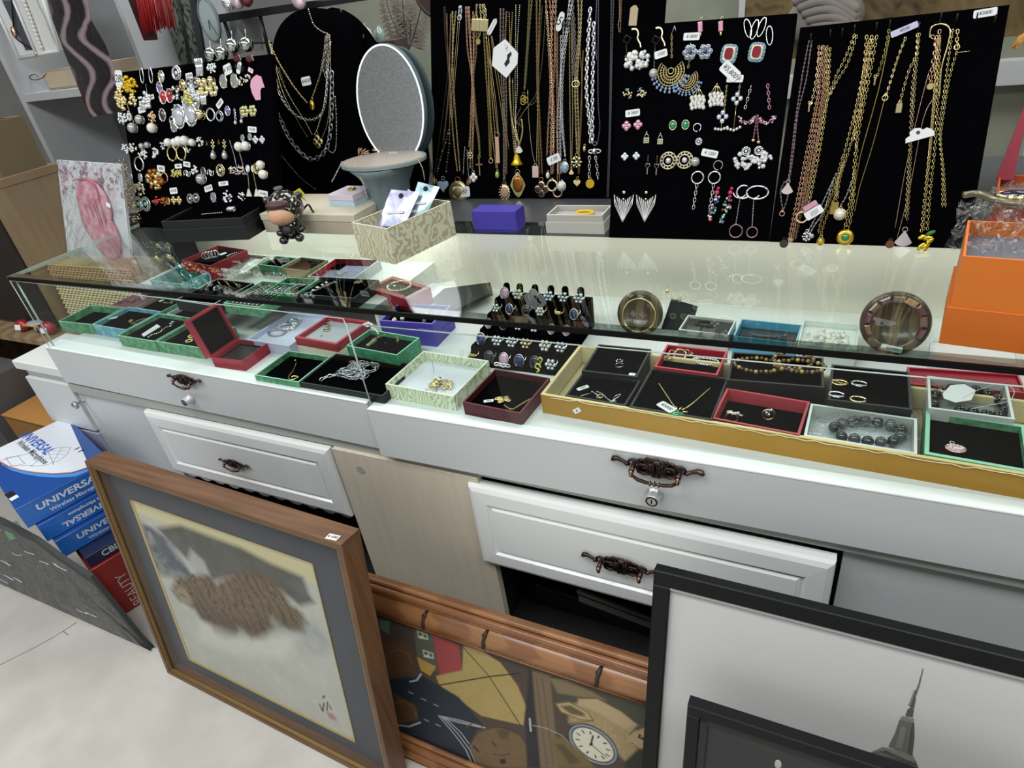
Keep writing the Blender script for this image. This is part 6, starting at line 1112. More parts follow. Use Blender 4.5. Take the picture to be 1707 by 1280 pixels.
f2=bust((600,322),'rear black velvet bust partly hidden by the front one',[(570,320),(640,322),(700,318),(705,250),(690,170),(640,95),(618,70),(600,45),(575,22),(545,14),(530,60),(540,150),(560,250)],10)
f2.o=f2.o
C_=.024
def bn(label,strands,kind,m,pn=None,sc=1.):
    b=MB()
    for P in strands: 
        Q=smooth([f.P(*f.at(x,y),C_) for x,y in P],6)
        {'c':lambda:b.links(Q,.005*sc,.002*sc,.0009*sc,m,flatn=f.n),'b':lambda:b.beads(Q,.006*sc,.0026*sc,m,6,4),'t':lambda:b.tube(Q,.001*sc,m,5),'x':lambda:b.links(Q,.012*sc,.0055*sc,.0018*sc,m,flatn=f.n,n=8,k=4)}[kind]()
    o0=b.build('chain'); org=np.array(o0.location); T=thing('necklace',label,'necklace',org); setpar(o0,T,org)
    if pn: b=MB(); g=Fr(f.o+f.n*C_,f.u,f.v); pend(b,g,*pn); o=b.build('pendant'); w=np.array(o.location); setpar(o,T,w)
bn('gold chain with a round gold ball, innermost on the bust',[[(458,70),(475,105),(500,145),(522,172)],[(559,60),(548,110),(535,150),(526,172)]],'c',gold,(524,176,'drop',15,gold,mat('#e0c04a',.2,1.)))
bn('pale gold bead chain with a gold flower pendant on the bust',[[(459,74),(470,110),(492,160),(520,205),(530,225)],[(560,62),(556,120),(550,170),(540,210),(533,225)]],'b',[paleg,silver],(532,236,'clover',20,gold,paleg),.8)
bn('long fine gold chain under the flower pendant',[[(462,80),(480,150),(505,200),(522,228)],[(561,70),(560,140),(556,200),(545,232)]],'t',gold,None)
bn('twisted silver chain in the middle of the bust layers',[[(463,90),(466,120),(478,160),(500,190),(525,200),(545,190),(553,160),(556,100)]],'x',silver,None,.7)
bn('heavy silver link chain, outermost on the bust',[[(450,105),(460,160),(480,205),(495,235),(520,262),(540,262),(556,240),(562,190),(563,120)]],'x',mat('#c9cacc',.28,1.),None,1.15)
bn('lettered silver gold bar chain at the left of the bust layers',[[(462,100),(466,125),(472,148)],[(464,100),(468,125),(474,148)]],'x',paleg,None,.8)
bn('dark grey braided chain bundle hanging at the right of the bust',[[(556,60),(553,90),(550,115),(556,135)],[(558,60),(557,90),(560,120),(562,140)],[(554,62),(551,90),(546,118)]],'x',gunm,None,.8)
bn('gold chain falling over the top of the bust',[[(524,16),(528,30),(534,44),(546,54),(557,58)]],'b',[paleg,gunm],None,.9)
bn('short silver bead string at the right edge of the bust',[[(568,160),(570,200),(569,245),(562,254),(555,246)]],'b',[silver,gunm],None,.9)
bn('thin silver chain running down the left shoulder of the bust',[[(452,225),(480,260),(510,295),(536,315)]],'t',silver,None,.8)
tag(text(Fr(f.o+f.n*C_,f.u,f.v).px(470,128,.003,-74),'CHANEL',.013,paleg,None,bold=.0005,name='letter_charm'),'vertical gold letter charm at the left of the bust chains','charm')
a,q=f.at(521,136); pricetag(f,a,q,18*f.mpp(521,136),12*f.mpp(521,136),5,'white price label in the middle of the bust, reading ¥4000','¥4000',c=C_+.002)
g=Fr(f2.o+f2.n*.024,f2.u,f2.v); b=MB(); [b.links(smooth([g.P(*g.at(x,y),0) for x,y in P]),.006,.0025,.001,gunm,flatn=g.n) for P in ([(582,70),(588,82),(592,90),(604,66),(606,58)],[(584,62),(590,78),(598,86),(602,74)],[(566,38),(568,25),(569,15)])]; tag(b.build('necklace'),'black and grey chain cluster on the rear bust','necklace')
g=f2; b=MB(); k=g.mpp(565,50); s=g.px(565,50,.03); b.prism(s,[(-16*k,18*k),(-6*k,14*k),(6*k,6*k),(8*k,-8*k),(14*k,-22*k),(2*k,-12*k),(-4*k,0)],0,.0012,mat('#b9b4c8',.5)); tag(b.build('tag_card'),'lilac grey curved card tag between the two busts','card')
# ================================================================= mirror shaped like a toilet seat
tg=mat('#6d7d80',.35,coat=.3); T=thing('vanity_mirror','grey green tabletop mirror with round seat tray and pedestal','mirror',(.93,.53,.957)); c=A(.93,.52,.957)
s=Fr(c,(1,0,0),(0,1,0)); b=MB(); b.lathe(s,[(.052,0),(.055,.01),(.05,.05),(.056,.09),(.075,.125),(.092,.143),(.08,.143)],tg,32); b.build('pedestal',T)
f=Fr(py(640,264,.53),(1,0,0),(0,1,0)); b=MB(); sx=.122; V=[]
P=[(sx*math.cos(t),.088*math.sin(t)-.005) for t in np.linspace(0,2*math.pi,41)[:-1]]; b.prism(f,P,-.008,0,mat('#8d9a98',.35,coat=.3),True); b.build('seat_tray',T)
b=MB(); b.prism(f,[(x*.94,y*.94) for x,y in P],0,.0012,mat('#a3968a',.45)); b.build('tray_inlay',T)
mf=leanfr((.95,.60,1.09),6); a0,b0=mf.at(650,176); k=mf.mpp(650,180); ra,rb=62*k,86*k
b=MB(); E_=[(a0+ra*math.cos(t),b0+rb*math.sin(t)) for t in np.linspace(0,2*math.pi,49)[:-1]]; b.prism(mf,E_,-.014,0,tg,True); fr_=b.build('mirror_frame',T)
b=MB(); b.prism(mf,[(a0+(x-a0)*.955,b0+(y-b0)*.965) for x,y in E_],0,.0012,mat('#c4c8ca',.25,.85,c2='#b0b4b6',sc=200,ramp=(.4,.6))); b.build('mirror_glass',fr_)  # grey speckle in the colour imitates the reflected ceiling
b=MB(); b.tube([mf.P(a0+(x-a0)*.97,b0+(y-b0)*.975,.001) for x,y in E_],.0022,mat('#dfe9ee',.4,emit=.9),5,closed=True); b.build('light_ring',fr_)
mf2=leanfr((1.05,.66,1.09),4); b=MB(); a1,b1=mf2.at(674,172); k=mf2.mpp(700,178); b.prism(mf2,[(a1+50*k*math.cos(t),b1+80*k*math.sin(t)) for t in np.linspace(0,2*math.pi,41)[:-1]],-.012,0,mat('#4f5f61',.4),True); b.build('lid',T)
g=f
for x,y,l,mm in [(606,258,'rose gold knotted brooch on the mirror tray, left',rose),(632,252,'yellow enamel gold bangle piece on the mirror tray',yel),(655,256,'thin silver wire ring on the mirror tray, right',silver)]:
    b=MB(); a,q=g.at(x,y); 
    if mm is rose: [b.ring(g,a+.008*math.cos(i),q+.008*math.sin(i),.004+.001*i,.011,.0012,rose,Rb=.007,n=14,tilt=20*i) for i in range(5)]
    elif mm is yel: b.ell(g,a,q,.006,.02,.007,.005,mat('#c9a22a',.2,.7,coat=.6),14,7); b.ring(g,a,q,.004,.022,.0022,rose,Rb=.009,n=24)
    else: b.ring(g,a,q,.002,.016,.0009,silver,Rb=.006,n=24)
    tag(b.build('brooch' if mm is rose else 'bangle'),l,'jewellery')
for P,l in [([(570,270),(560,290),(553,303)],'thin chain hanging from the mirror tray to the pink box'),([(592,273),(603,300),(612,330)],'second thin chain hanging at the front of the mirror tray'),([(695,262),(704,280),(708,300)],'pale gold wire loop hanging off the right of the tray')]:
    b=MB(); Q=smooth([py(x,y,.44) for x,y in P]); b.links(Q,.004,.0014,.0006,silver if P[0][0]<600 else paleg,flatn=(0,-1,0)); tag(b.build('hanging_chain'),l,'chain')
# ================================================================= animal hood figurine
c=pz(487,405,ZT); T=thing('figurine','small glossy figurine of a round faced child in a dark glittery animal hood','figurine',c); s=Fr(c+A(-.012,.022,0),nrm((.80,.60,0)),A(0,0,1)); s.u=s.u*1.25; s.v=s.v*1.25; s.n=s.n*1.25; glit=mat('#141318',.18,coat=1.,c2='#cfc3a0',sc=150,ramp=(.57,.61)); blg=mat('#0b0b0d',.08,coat=1.); skin=mat('#d9a888',.45)
b=MB(); b.ell(s,0,.026,0,.024,.024,.022,blg,16,10)
for x,y,z,r in((-.017,.008,.018,.010),(.015,.008,.02,.010),(-.02,.022,.01,.009),(.022,.022,.008,.009)): b.ell(s,x,y,z,r,r*.85,r*1.1,blg,10,7)
b.build('body',T); b=MB(); b.ell(s,0.002,.068,-.004,.037,.035,.033,glit,20,14); b.ell(s,-.03,.088,-.006,.008,.008,.006,glit,8,6); b.ell(s,.034,.086,-.006,.008,.008,.006,glit,8,6); hd=b.build('hood',T)
b=MB(); b.ell(s,-.006,.058,.014,.028,.021,.020,skin,18,12); b.ell(s,-.006,.055,.0335,.002,.0017,.002,mat('#c98f72',.5),6,5)
for x in(-.016,.003): b.ell(s,x,.060,.031,.0017,.0022,.0015,dark,6,5)
b.tube([s.P(-.011,.048,.0325),s.P(-.006,.0465,.0335),s.P(-.001,.048,.0325)],.0007,mat('#8a4a3a',.6),5); b.build('face',T)
b=MB(); b.ell(s,-.006,.080,.0135,.0265,.0105,.0195,mat('#4a2f2e',.45),16,10); b.build('fringe',T)
b=MB(); b.lathe(Fr(s.P(0,.098,-.004),s.u,-s.n,s.v),[(.008,0),(.007,.008),(.012,.01),(.011,.014)],mat('#8d9298',.3,.5),14); b.build('cap_knob',T)
b=MB(); b.prism(s.sub(.026,.093,-.012,-30),[(0,0),(.012,.014),(.03,.002),(.022,-.004),(.04,-.014),(.02,-.008)],0,.003,mat('#d9cf3a',.4)); b.build('bow',T)
b=MB(); b.tube(smooth([s.P(.03,.05,-.02),s.P(.045,.06,-.022),s.P(.05,.045,-.024),s.P(.056,.03,-.022)]),.003,blg,6); b.build('tail',T)
# ================================================================= things in and on the boxes on the glass
g=B['pk']; b=MB(); a,q=g.w*.55,g.d*.55; b.ring(g,a,q,.002,.009,.0022,mat('#cdb84e',.25,1.),n=18); b.ell(g,a,q+.004,.005,.007,.004,.003,mat('#c9c88a',.3,.5),8,5); J('gold_ring','gold ring on the lid of the small pink and blue box','ring',b)
g=B['gw']; b=MB(); b.ring(g,g.w*.6,g.d*.5,.006,.02,.0035,mat('#e0b82a',.4),Rb=.012,n=24); J('rubber_ring','yellow rubber ring inside the open grey box','band',b)
g=B['bk']; b=MB(); a,q=g.at(388,340); [b.ring(g,g.w*.66+.004*i,g.d*.5,.012,.008,.0012,silver,n=12,tilt=60) for i in range(6)]; b.beads([g.P(g.w*.35,g.d*.4,.006),g.P(g.w*.6,g.d*.45,.006)],.006,.003,gunm); J('silver_bracelet','silver bracelet lying in the long black box','bracelet',b)
g=B['om']; holo=[mat('#8fa0c0',.3,.55,c2='#b4d8d8',c3='#bfb6dc',sc=26,dist=2.5,ramp=(.3,.7)),mat('#8ba3b6',.3,.55,c2='#c4bce0',c3='#a9cfd0',sc=34,dist=3,ramp=(.3,.7))]
for i,(P,l) in enumerate([([(622,392),(668,392),(700,320),(652,316)],'front holographic foil bag in the patterned box'),([(676,372),(704,372),(733,312),(697,303)],'rear holographic foil bag with a round hang hole'),([(655,380),(690,385),(715,335),(680,315)],'middle holographic foil bag between the other two')]):
    base=g.P(g.w*(.34,.72,.55)[i],g.d*(.42,.66,.62)[i],0); ff_=leanfr(base,35,12); Q=[ff_.at(*p) for p in P]; b=MB(); n=8; R=np.random.default_rng(i); V=[]
    for sgn in(0,1):
        for j in range(n+1):
            for k in range(n+1):
                u,v=k/n,j/n; p=(np.array(Q[0])*(1-u)*(1-v)+np.array(Q[1])*u*(1-v)+np.array(Q[2])*u*v+np.array(Q[3])*(1-u)*v); e=math.sin(math.pi*u)*math.sin(math.pi*v); V.append(ff_.P(p[0],p[1],(.004*e+.0006)*(1 if sgn else -1)+R.normal(0,.0006)))
    m_=(n+1)**2; b.add(V,[(s_*m_+j*(n+1)+k,s_*m_+j*(n+1)+k+1,s_*m_+(j+1)*(n+1)+k+1,s_*m_+(j+1)*(n+1)+k)[::(1 if s_ else -1)] for s_ in(0,1) for j in range(n) for k in range(n)],holo[i%2],True); o=tag(b.build('foil_bag'),l,'bag')
    a,q=(np.array(Q[2])+np.array(Q[3]))/2*.88+np.array(Q[0])*.12; b=MB(); b.lathe(ff_.sub(a,q,.002),[(.006,0),(.006,.0015)],dark,12); b.build('hang_hole',o)
    b=MB(); w_=np.linalg.norm(np.array(Q[1])-Q[0]); a,q=(np.array(Q[0])+np.array(Q[1])+np.array(Q[2])+np.array(Q[3]))/4; b.box(ff_.sub(a,q,.006),-w_*.3,w_*.3,-.003,.003,0,.0008,mat('#d9dbe0',.4)); b.build('print_strip',o)
g=B['o1']; gr=mat('#5f6068',.6)
film('clear_bag','crumpled clear plastic bags filling the front orange box',g,[(1580,362+60),(1800,435),(1790,350),(1600,345)],.03,7,.012,20)
for i,(P,l) in enumerate([([(1590,365),(1620,372),(1650,400),(1665,425)],'white plastic fold line'),([(1612,350),(1640,352),(1690,362),(1707,360)],'gold strap end')]): pass
b=MB(); b.tube(smooth([g.P(*g.at(x,y),.025) for x,y in((1600,352),(1625,350),(1655,362),(1690,368),(1720,362))]),.005,mat('#8a7f68',.3,.6),6); b.beads([g.P(*g.at(1668,364),.03),g.P(*g.at(1700,366),.03)],.014,.006,paleg); J('watch_strap','brown gold bracelet on top of the bags in the front orange box','bracelet',b)
g=B['o2']; film('clear_bag','clear plastic bag in the rear orange box',g,[(1640,352),(1760,360),(1750,318),(1650,318)],.025,9,.008,14)
b=MB(); b.ell(g,*g.at(1695,345),.02,.03,.012,.008,mat('#1e2440',.15,coat=1.),12,6); b.ring(g,*g.at(1695,345),.02,.033,.003,paleg,Rb=.015,n=24); J('blue_brooch','navy stone brooch with a gold rim in the rear orange box','brooch',b)
# ribboned clear package and orange tassel at the right edge
fp=leanfr(pz(1655,330,.957)+A(.03,.06,0),6); fp=leanfr((2.36,.50,.957),8); T=thing('gift_package','clear wrapped white gift package with a red ribbon at the right edge','package',fp.P(.12,.1,0)); b=MB(); b.box(fp,-.06,.5,0,.42,-.09,-.005,mat('#d9d2cf',.6,c2='#c9beba',sc=5),.01); b.build('tissue_body',T)
b=MB(); Q=[fp.at(x,y) for x,y in((1660,300),(1690,300),(1720,150),(1707,180))]; b.prism(fp,[Q[0],Q[1],Q[2],Q[3]],-.004,-.001,mat('#a8404e',.5)); b.build('ribbon',T)
b=MB(); R=np.random.default_rng(2); V=[fp.P(-.06+.56*i/14,.42*j/14,R.normal(0,.004)+.004) for j in range(15) for i in range(15)]; b.add(V,[(j*15+i,j*15+i+1,(j+1)*15+i+1,(j+1)*15+i) for j in range(14) for i in range(14)],plast); b.build('clear_wrap',T)
b=MB(); s=fp.px(1700,62,.03); R=np.random.default_rng(3); k=fp.mpp(1700,62)
for q in range(26): b.tube([s.P(14*k,14*k,0),s.P((-4+R.uniform(-6,6))*k,(-2+R.uniform(-5,4))*k,R.uniform(0,.006)),s.P((-14+R.uniform(-4,12))*k,(-16+R.uniform(-6,8))*k,R.uniform(0,.008))],.0009,mat('#d9a04e',.6),4)
tag(b.build('tassel'),'orange gold tassel hanging at the right edge','tassel')
# ================================================================= left end: pink purse card bag, bead bag, agate print bag
fb=leanfr((-.02,.35,.80),6); P=[fb.at(*q) for q in((112,428),(206,378),(200,272),(92,267))]
fb=leanfr((-.06,.3,.75),10); P=[fb.at(*q) for q in((112,430),(216,430),(200,274),(92,267))]
T=thing('wrapped_card','white plum blossom card with a pink purse in a clear bag at the left end','card',fb.P(*P[0],0)); b=MB(); b.prism(fb,P,-.012,-.006,paper); b.build('backing',T)
a0=min(p[0] for p in P); a1=max(p[0] for p in P); q0=min(p[1] for p in P); q1=max(p[1] for p in P); cf=Fr(fb.P(a0,q0,-.005),fb.u,fb.v); cv=Can(cf,a1-a0,q1-q0,110,130,'#dcdde0')
msk=cv.mask([(114,430),(217,430),(202,273),(95,269)]); n1=fbm(130,110,14,5); n2=fbm(130,110,5,9)
cv.blend(((n1>.5)&(cv.Y>85)&(n2>.5))*1.,'#c9a3b4',.8); cv.blend(((n2>.62)&(cv.Y>80))*1.,'#5a4a58',.7); cv.fill([(118,320),(200,310),(212,430),(125,430)],'#d5cfd4',1,.8); cv.line([(128,300),(150,299),(168,312),(176,330)],2.6,'#c9728a')
hole=1-msk; 
h,w=cv.h,cv.w; cv.build('printed_card',T,0,quad=[fb.P(*p,-.004) for p in P])
b=MB(); s=fb.px(160,350,0); k=fb.mpp(160,350)*.92; R=np.random.default_rng(4); pk=mat('#cf8496',.5,c2='#dfb0ba',sc=40)
for (x,y,rx,ry) in((0,6,34,36),(6,-34,28,34),(-6,-14,30,34)): b.ell(s,x*k,y*k,.002,rx*k,ry*k,.012,pk,22,12)
for q in range(7): t=R.uniform(-.6,.6); b.tube(smooth([s.P((-24+7*q)*k,30*k,.008),s.P((-16+6*q+6*t)*k,0,.0155),s.P((-14+5*q)*k,-48*k,.006)]),.0022,pk,6)
b.build('pink_purse',T); b=MB(); b.tube(smooth([fb.P(*fb.at(x,y),.012) for x,y in((128,300),(146,297),(163,308),(172,330))]),.0022,mat('#c9728a',.5),6); b.build('strap',T)
b=MB(); b.box(fb.px(192,340,.022,-15),-.010,.010,-.006,.006,0,.0008,paper); b.build('price_sticker',T)
R=np.random.default_rng(6); Q=[np.array(p) for p in P]; b=MB(); n=16; V=[]
for j in range(n+1):
    for i in range(n+1):
        u,v=i/n,j/n; p=Q[0]*(1-u)*(1-v)+Q[1]*u*(1-v)+Q[2]*u*v+Q[3]*(1-u)*v; e=math.sin(math.pi*u)*math.sin(math.pi*v); V.append(fb.P(p[0],p[1],.022*e**.4+R.normal(0,.0025)))
b.add(V,[(j*(n+1)+i,j*(n+1)+i+1,(j+1)*(n+1)+i+1,(j+1)*(n+1)+i) for j in range(n) for i in range(n)],plast); b.build('clear_bag',T)
# bag of pale gold beads squeezed between the card and the board
fg=leanfr((.03,.34,.96),14); b=MB(); Q=[np.array(fg.at(*p)) for p in((224,372),(238,370),(212,262),(196,268))]
V=[fg.P(*p,c) for c in(0,.012) for p in Q]; b.hexa([V[0],V[1],V[2],V[3],V[4],V[5],V[6],V[7]],plast); R=np.random.default_rng(8); o=tag(b.build('bead_bag'),'narrow clear bag of tiny gold beads beside the pink purse card','bag'); b=MB()
for q in range(150): u,v=R.random(2); p=Q[0]*(1-u)*(1-v)+Q[1]*u*(1-v)+Q[2]*u*v+Q[3]*(1-u)*v; b.ell(fg,p[0],p[1],R.uniform(.002,.01),.0024,.0024,.0024,[gold,rose,mat('#7a6a58',.4)][int(R.integers(3))],5,4)
x=b.build('beads',o); x['kind']='stuff'
# clear bag with shell earrings lying inside at the left rear
fi=leanfr(pz(268,476,.80)+A(.06,-.0,0),30); b=MB(); s=flat(pz(275,460,.83),20)
for i,(x,y) in enumerate([(262,430),(283,428),(264,410),(281,408)]):
    g=Fr(pz(x,y,.86),(1,0,0),(0,.5,.8)); b=MB(); R_=.016
    for q in range(7): t=math.radians(60+q*10); b.ell(g.sub(0,0,0,-30+q*10),0,0,.001*q,R_*(1-.1*q),R_*.35,.004,[mat('#d6c69c',.2,.3,coat=.8),paleg][q%2],8,5)
    tag(b.build('shell_earring'),'pale gold shell earring in the clear bag, '+['lower left','lower right','upper left','upper right'][i]+' of four','earring')
b=MB(); R=np.random.default_rng(12); c4=[pz(235,470,.80),pz(305,450,.80),pz(275,382,.86),pz(215,392,.86)]; n=12; V=[]
for j in range(n+1):
    for i in range(n+1):
        u,v=i/n,j/n; V.append(c4[0]*(1-u)*(1-v)+c4[1]*u*(1-v)+c4[2]*u*v+c4[3]*(1-u)*v+A(0,0,.02*math.sin(math.pi*u))+R.normal(0,.002,3))
b.add(V,[(j*(n+1)+i,j*(n+1)+i+1,(j+1)*(n+1)+i+1,(j+1)*(n+1)+i) for j in range(n) for i in range(n)],plast); tag(b.build('clear_bag'),'crumpled clear bag of shell earrings at the left rear of the showcase','bag')
# ================================================================= shelving and backdrop behind
sw=mat('#c3c5c8',.5); swi=mat('#85878a',.7); T=thing('shelf_unit','white open shelving unit behind the left end of the counter','shelf unit',(-.58,.95,0)); Yf=.8
b=MB(); b.wbox(-.975,-.945,Yf,1.15,0,2.0,sw); b.build('side_panel',T); b=MB(); b.wbox(-.208,-.19,Yf,1.15,0,2.0,sw); b.build('side_panel',T)
b=MB(); b.wbox(-.945,-.208,1.13,1.15,0,2.0,swi); b.build('back_panel',T); b=MB(); b.wbox(-.945,-.208,Yf,1.13,1.305,1.332,sw); b.build('shelf',T); b=MB(); b.wbox(-.945,-.208,Yf,1.13,.86,.885,sw); b.build('shelf',T)
b=MB(); b.wbox(-.255,-.21,.98,1.125,.95,1.13,mat('#2a1714',.6)); tag(b.build('dark_box'),'dark brown box standing in the lower bay of the shelving','box')
ks=leanfr(py(100,118,.84)*0+A(-.80,.86,1.333),0); b=MB(); b.wbox(-.86,-.5,.86,1.05,1.333,1.40,mat('#b5a68f',.6,c2='#a39378',sc=12)); o=tag(b.build('kraft_box'),'low kraft cardboard box with a hook drawing on the white shelf','box')
b=MB(); fk=Fr((-.86,.859,1.333),(1,0,0),(0,0,1)); b.tube(smooth([fk.P(*fk.at(x,y),.0008) for x,y in((78,122),(72,129),(62,133),(52,132),(50,127),(58,124),(64,128))]),.0016,mat('#3a2a24',.7),5); b.build('hook_print',o); b=MB(); b.box(fk,.01,.24,.006,.062,.0002,.001,mat('#c3b59c',.6)); b.build('label_panel',o)
# white jewellery tray leaning on the shelf
ft=leanfr(py(60,100,.82),8); Q=[ft.at(*p) for p in((30,97),(98,84),(60,-30),(-30,-30))]; T=thing('necklace_tray','white framed tray with a pearl strand and a black cord on the shelf','tray',ft.P(*Q[0],0)); b=MB(); b.prism(ft,Q,-.02,-.008,mat('#dfe1e0',.5)); b.build('tray_base',T)
b=MB(); wm=mat('#e6e8e8',.45)
for i in range(4): b.tube([ft.P(*Q[i],-.004),ft.P(*Q[(i+1)%4],-.004)],.007,wm,4)
b.tube([ft.P(*ft.at(59,92),-.004),ft.P(*ft.at(12,-20),-.004)],.006,wm,4); b.build('tray_frame',T)
b=MB(); b.prism(ft,[ft.at(*p) for p in((40,84),(56,82),(18,0),(0,0))],-.008,-.006,mat('#4d4f58',.7)); b.build('dark_insert',T)
b=MB(); b.beads([ft.P(*ft.at(x,y),.0) for x,y in((70,82),(64,68),(58,50),(50,28),(42,8),(36,-8))],.013,.0075,pearl,8,6); tag(b.build('pearl_necklace'),'strand of large white pearls in the white shelf tray','necklace')
b=MB(); b.beads([ft.P(*ft.at(x,y),.0) for x,y in((90,72),(82,54),(72,28),(62,8),(56,-8))],.008,.004,pearl,7,5); tag(b.build('pearl_necklace'),'strand of small white pearls beside the large one','necklace')
b=MB(); b.tube(smooth([ft.P(*ft.at(x,y),.002) for x,y in((20,-5),(22,22),(24,48),(27,62),(38,72),(54,82))]),.0028,dark,6); b.ell(ft,*ft.at(25,54),.004,.012,.022,.008,rose,10,7); tag(b.build('cord_necklace'),'black cord with a rose gold bead in the white shelf tray','necklace')
b=MB(); b.ell(ft,*ft.at(62,90),.004,.007,.007,.006,gold,8,6); tag(b.build('gold_clasp'),'gold clasp at the foot of the white shelf tray','clasp')
# agate print bag
fa_=leanfr((-.28,.58,1.2),3); Q=[fa_.at(*p) for p in((150,196),(200,186),(172,60),(142,-40),(60,-40),(98,62))]; a0=min(p[0] for p in Q); a1=max(p[0] for p in Q); q0=min(p[1] for p in Q); q1=max(p[1] for p in Q)
T=thing('patterned_slab','long dark purple wavy agate patterned scarf hanging in clear wrap','scarf',fa_.P(*Q[0],0)); 
NW,NH=70,150; cs_=[fa_.at(*p) for p in((150,196),(200,186),(142,-40),(58,-40))]; fq=fa_
ctl=[((150,196),(201,186)),((128,140),(196,130)),((104,80),(176,75)),((86,30),(150,30)),((68,-40),(140,-40))]; V=[];Cc=[]; nz=fbm(NH,NW,16,31)
for j in range(NH):
    t=j/(NH-1)*4; i=min(3,int(t)); s_=t-i; L=np.array(fa_.at(*ctl[i][0]))*(1-s_)+np.array(fa_.at(*ctl[i+1][0]))*s_; Rr=np.array(fa_.at(*ctl[i][1]))*(1-s_)+np.array(fa_.at(*ctl[i+1][1]))*s_
    for k in range(NW):
        u=k/(NW-1); p=L*(1-u)+Rr*u; V.append(fa_.P(p[0],p[1],.006*math.sin(math.pi*u)))
        w_=u+.20*math.sin(j/NH*13+.5)+.1*(nz[j,k]-.5); q=math.cos(w_*12.5+2.4)*.5+.5; col=np.array(lin('#1d171c'))*(1-max(0,(q-.66)*2.7)*min(1,1.6-2*abs(w_-.5)))+np.array(lin('#a28e97'))*max(0,(q-.66)*2.7)*min(1,max(0,1.5-1.6*abs(w_-.5))); Cc.append((*np.clip(col,0.008,1),1))
me=bpy.data.meshes.new('print'); V=np.array(V); org=V[0]; idx=np.arange(NH*NW).reshape(NH,NW); me.from_pydata((V-org).tolist(),[],[(int(idx[j,k]),int(idx[j,k+1]),int(idx[j+1,k+1]),int(idx[j+1,k])) for j in range(NH-1) for k in range(NW-1)]); ca=me.color_attributes.new('print','FLOAT_COLOR','POINT'); ca.data.foreach_set('color',np.array(Cc,dtype=np.float32).ravel()); me.materials.append(vmat(.25,.6)); o=bpy.data.objects.new('scarf_print',me); COL.objects.link(o); setpar(o,T,org)
b=MB(); b.add([fa_.P(*(np.array(fa_.at(*p))),.012) for p in((144,206),(203,192),(178,60),(144,-40),(60,-40),(94,62))],[(0,1,2,5),(5,2,3,4)],plast2); b.build('clear_wrap',T)
# red tassels
ftz=leanfr((-.15,.72,1.2),0); T=thing('red_tassel','bright red silk tassels hanging against the white shelf side','tassel',ftz.P(*ftz.at(255,50),0)); R=np.random.default_rng(9); rm=mat('#a81c22',.5)
for nm,x0,x1,yb in(('tassel_strands',240,270,52),('tassel_strands',262,298,46)):
    b=MB()
    for q in range(46): x=R.uniform(x0,x1); dx=R.uniform(-2,2); b.tube([ftz.P(*ftz.at(x-16,-30),R.uniform(0,.012)),ftz.P(*ftz.at(x+dx,yb+R.uniform(-4,3)),R.uniform(0,.02))],.0016,rm,4)
    b.build(nm,T)['kind']='stuff'
b=MB(); b.prism(ftz,[ftz.at(*p) for p in((238,68),(257,67),(232,-30),(200,-30))],-.015,-.004,mat('#3f1417',.5)); tag(b.build('dark_red_case'),'dark red flat case behind the red tassels','case')
# wood cupboard and crate on the far left
wd=mat('#937f64',.5,c2='#82705a',sc=4,sc3=(8,8,.8),det=6,ramp=(.3,.7)); T=thing('wood_cupboard','tall beige wood cupboard at the far left','cupboard',(-.9,.8,0)); b=MB(); b.wbox(-1.5,-.5,.292,.55,.601,1.10,wd); b.build('cupboard_body',T); b=MB(); b.wbox(-1.49,-.505,.284,.292,.61,1.08,mat('#241b15',.8)); b.build('dark_front',T); b=MB(); b.wbox(-1.5,-.497,.282,.555,1.10,1.125,mat('#8a7459',.5)); b.build('cupboard_top',T)  # dark sheet over the front stands for shade inside the open cupboard
T=thing('wood_crate','open beige wood crate standing on the far left cupboard','crate',(-.8,.5,1.125)); b=MB(); b.wbox(-1.0,-.525,.36,.375,1.125,1.29,wd); b.wbox(-.54,-.525,.375,.53,1.125,1.29,mat('#6e6248',.6)); b.wbox(-1.0,-.54,.515,.53,1.125,1.29,wd); b.wbox(-1.0,-.985,.375,.53,1.125,1.29,wd); b.build('crate_body',T); b=MB(); b.wbox(-.98,-.545,.38,.51,1.127,1.288,mat('#5a3a30',.7)); b.build('crate_filling',T); b=MB(); b.wbox(-.66,-.62,.357,.362,1.17,1.25,mat('#2a120c',.7)); b.build('hand_slot',T)
for i,(x,y,z,r,l) in enumerate([(-.62,.45,1.318,.05,'red sweets bag nearest, in the wood crate'),(-.74,.45,1.318,.05,'red sweets bag in the middle of the wood crate'),(-.68,.455,1.365,.045,'red sweets bag at the top of the wood crate')]):
    b=MB(); s=flat((x,y,z),30*i); b.ell(s,0,0,0,r,r*.7,r*.6,mat('#7a2e32',.4,coat=.3,c2='#a0484a',sc=18),14,8); o=tag(b.build('sweets_bag'),l,'packet'); b=MB(); b.tube(smooth([s.P(-r*.6,-r*.6,r*.2),s.P(0,-r*.72,r*.1),s.P(r*.6,-r*.4,r*.2)]),.003,mat('#d9b6b0',.4),5); b.build('print_line',o)
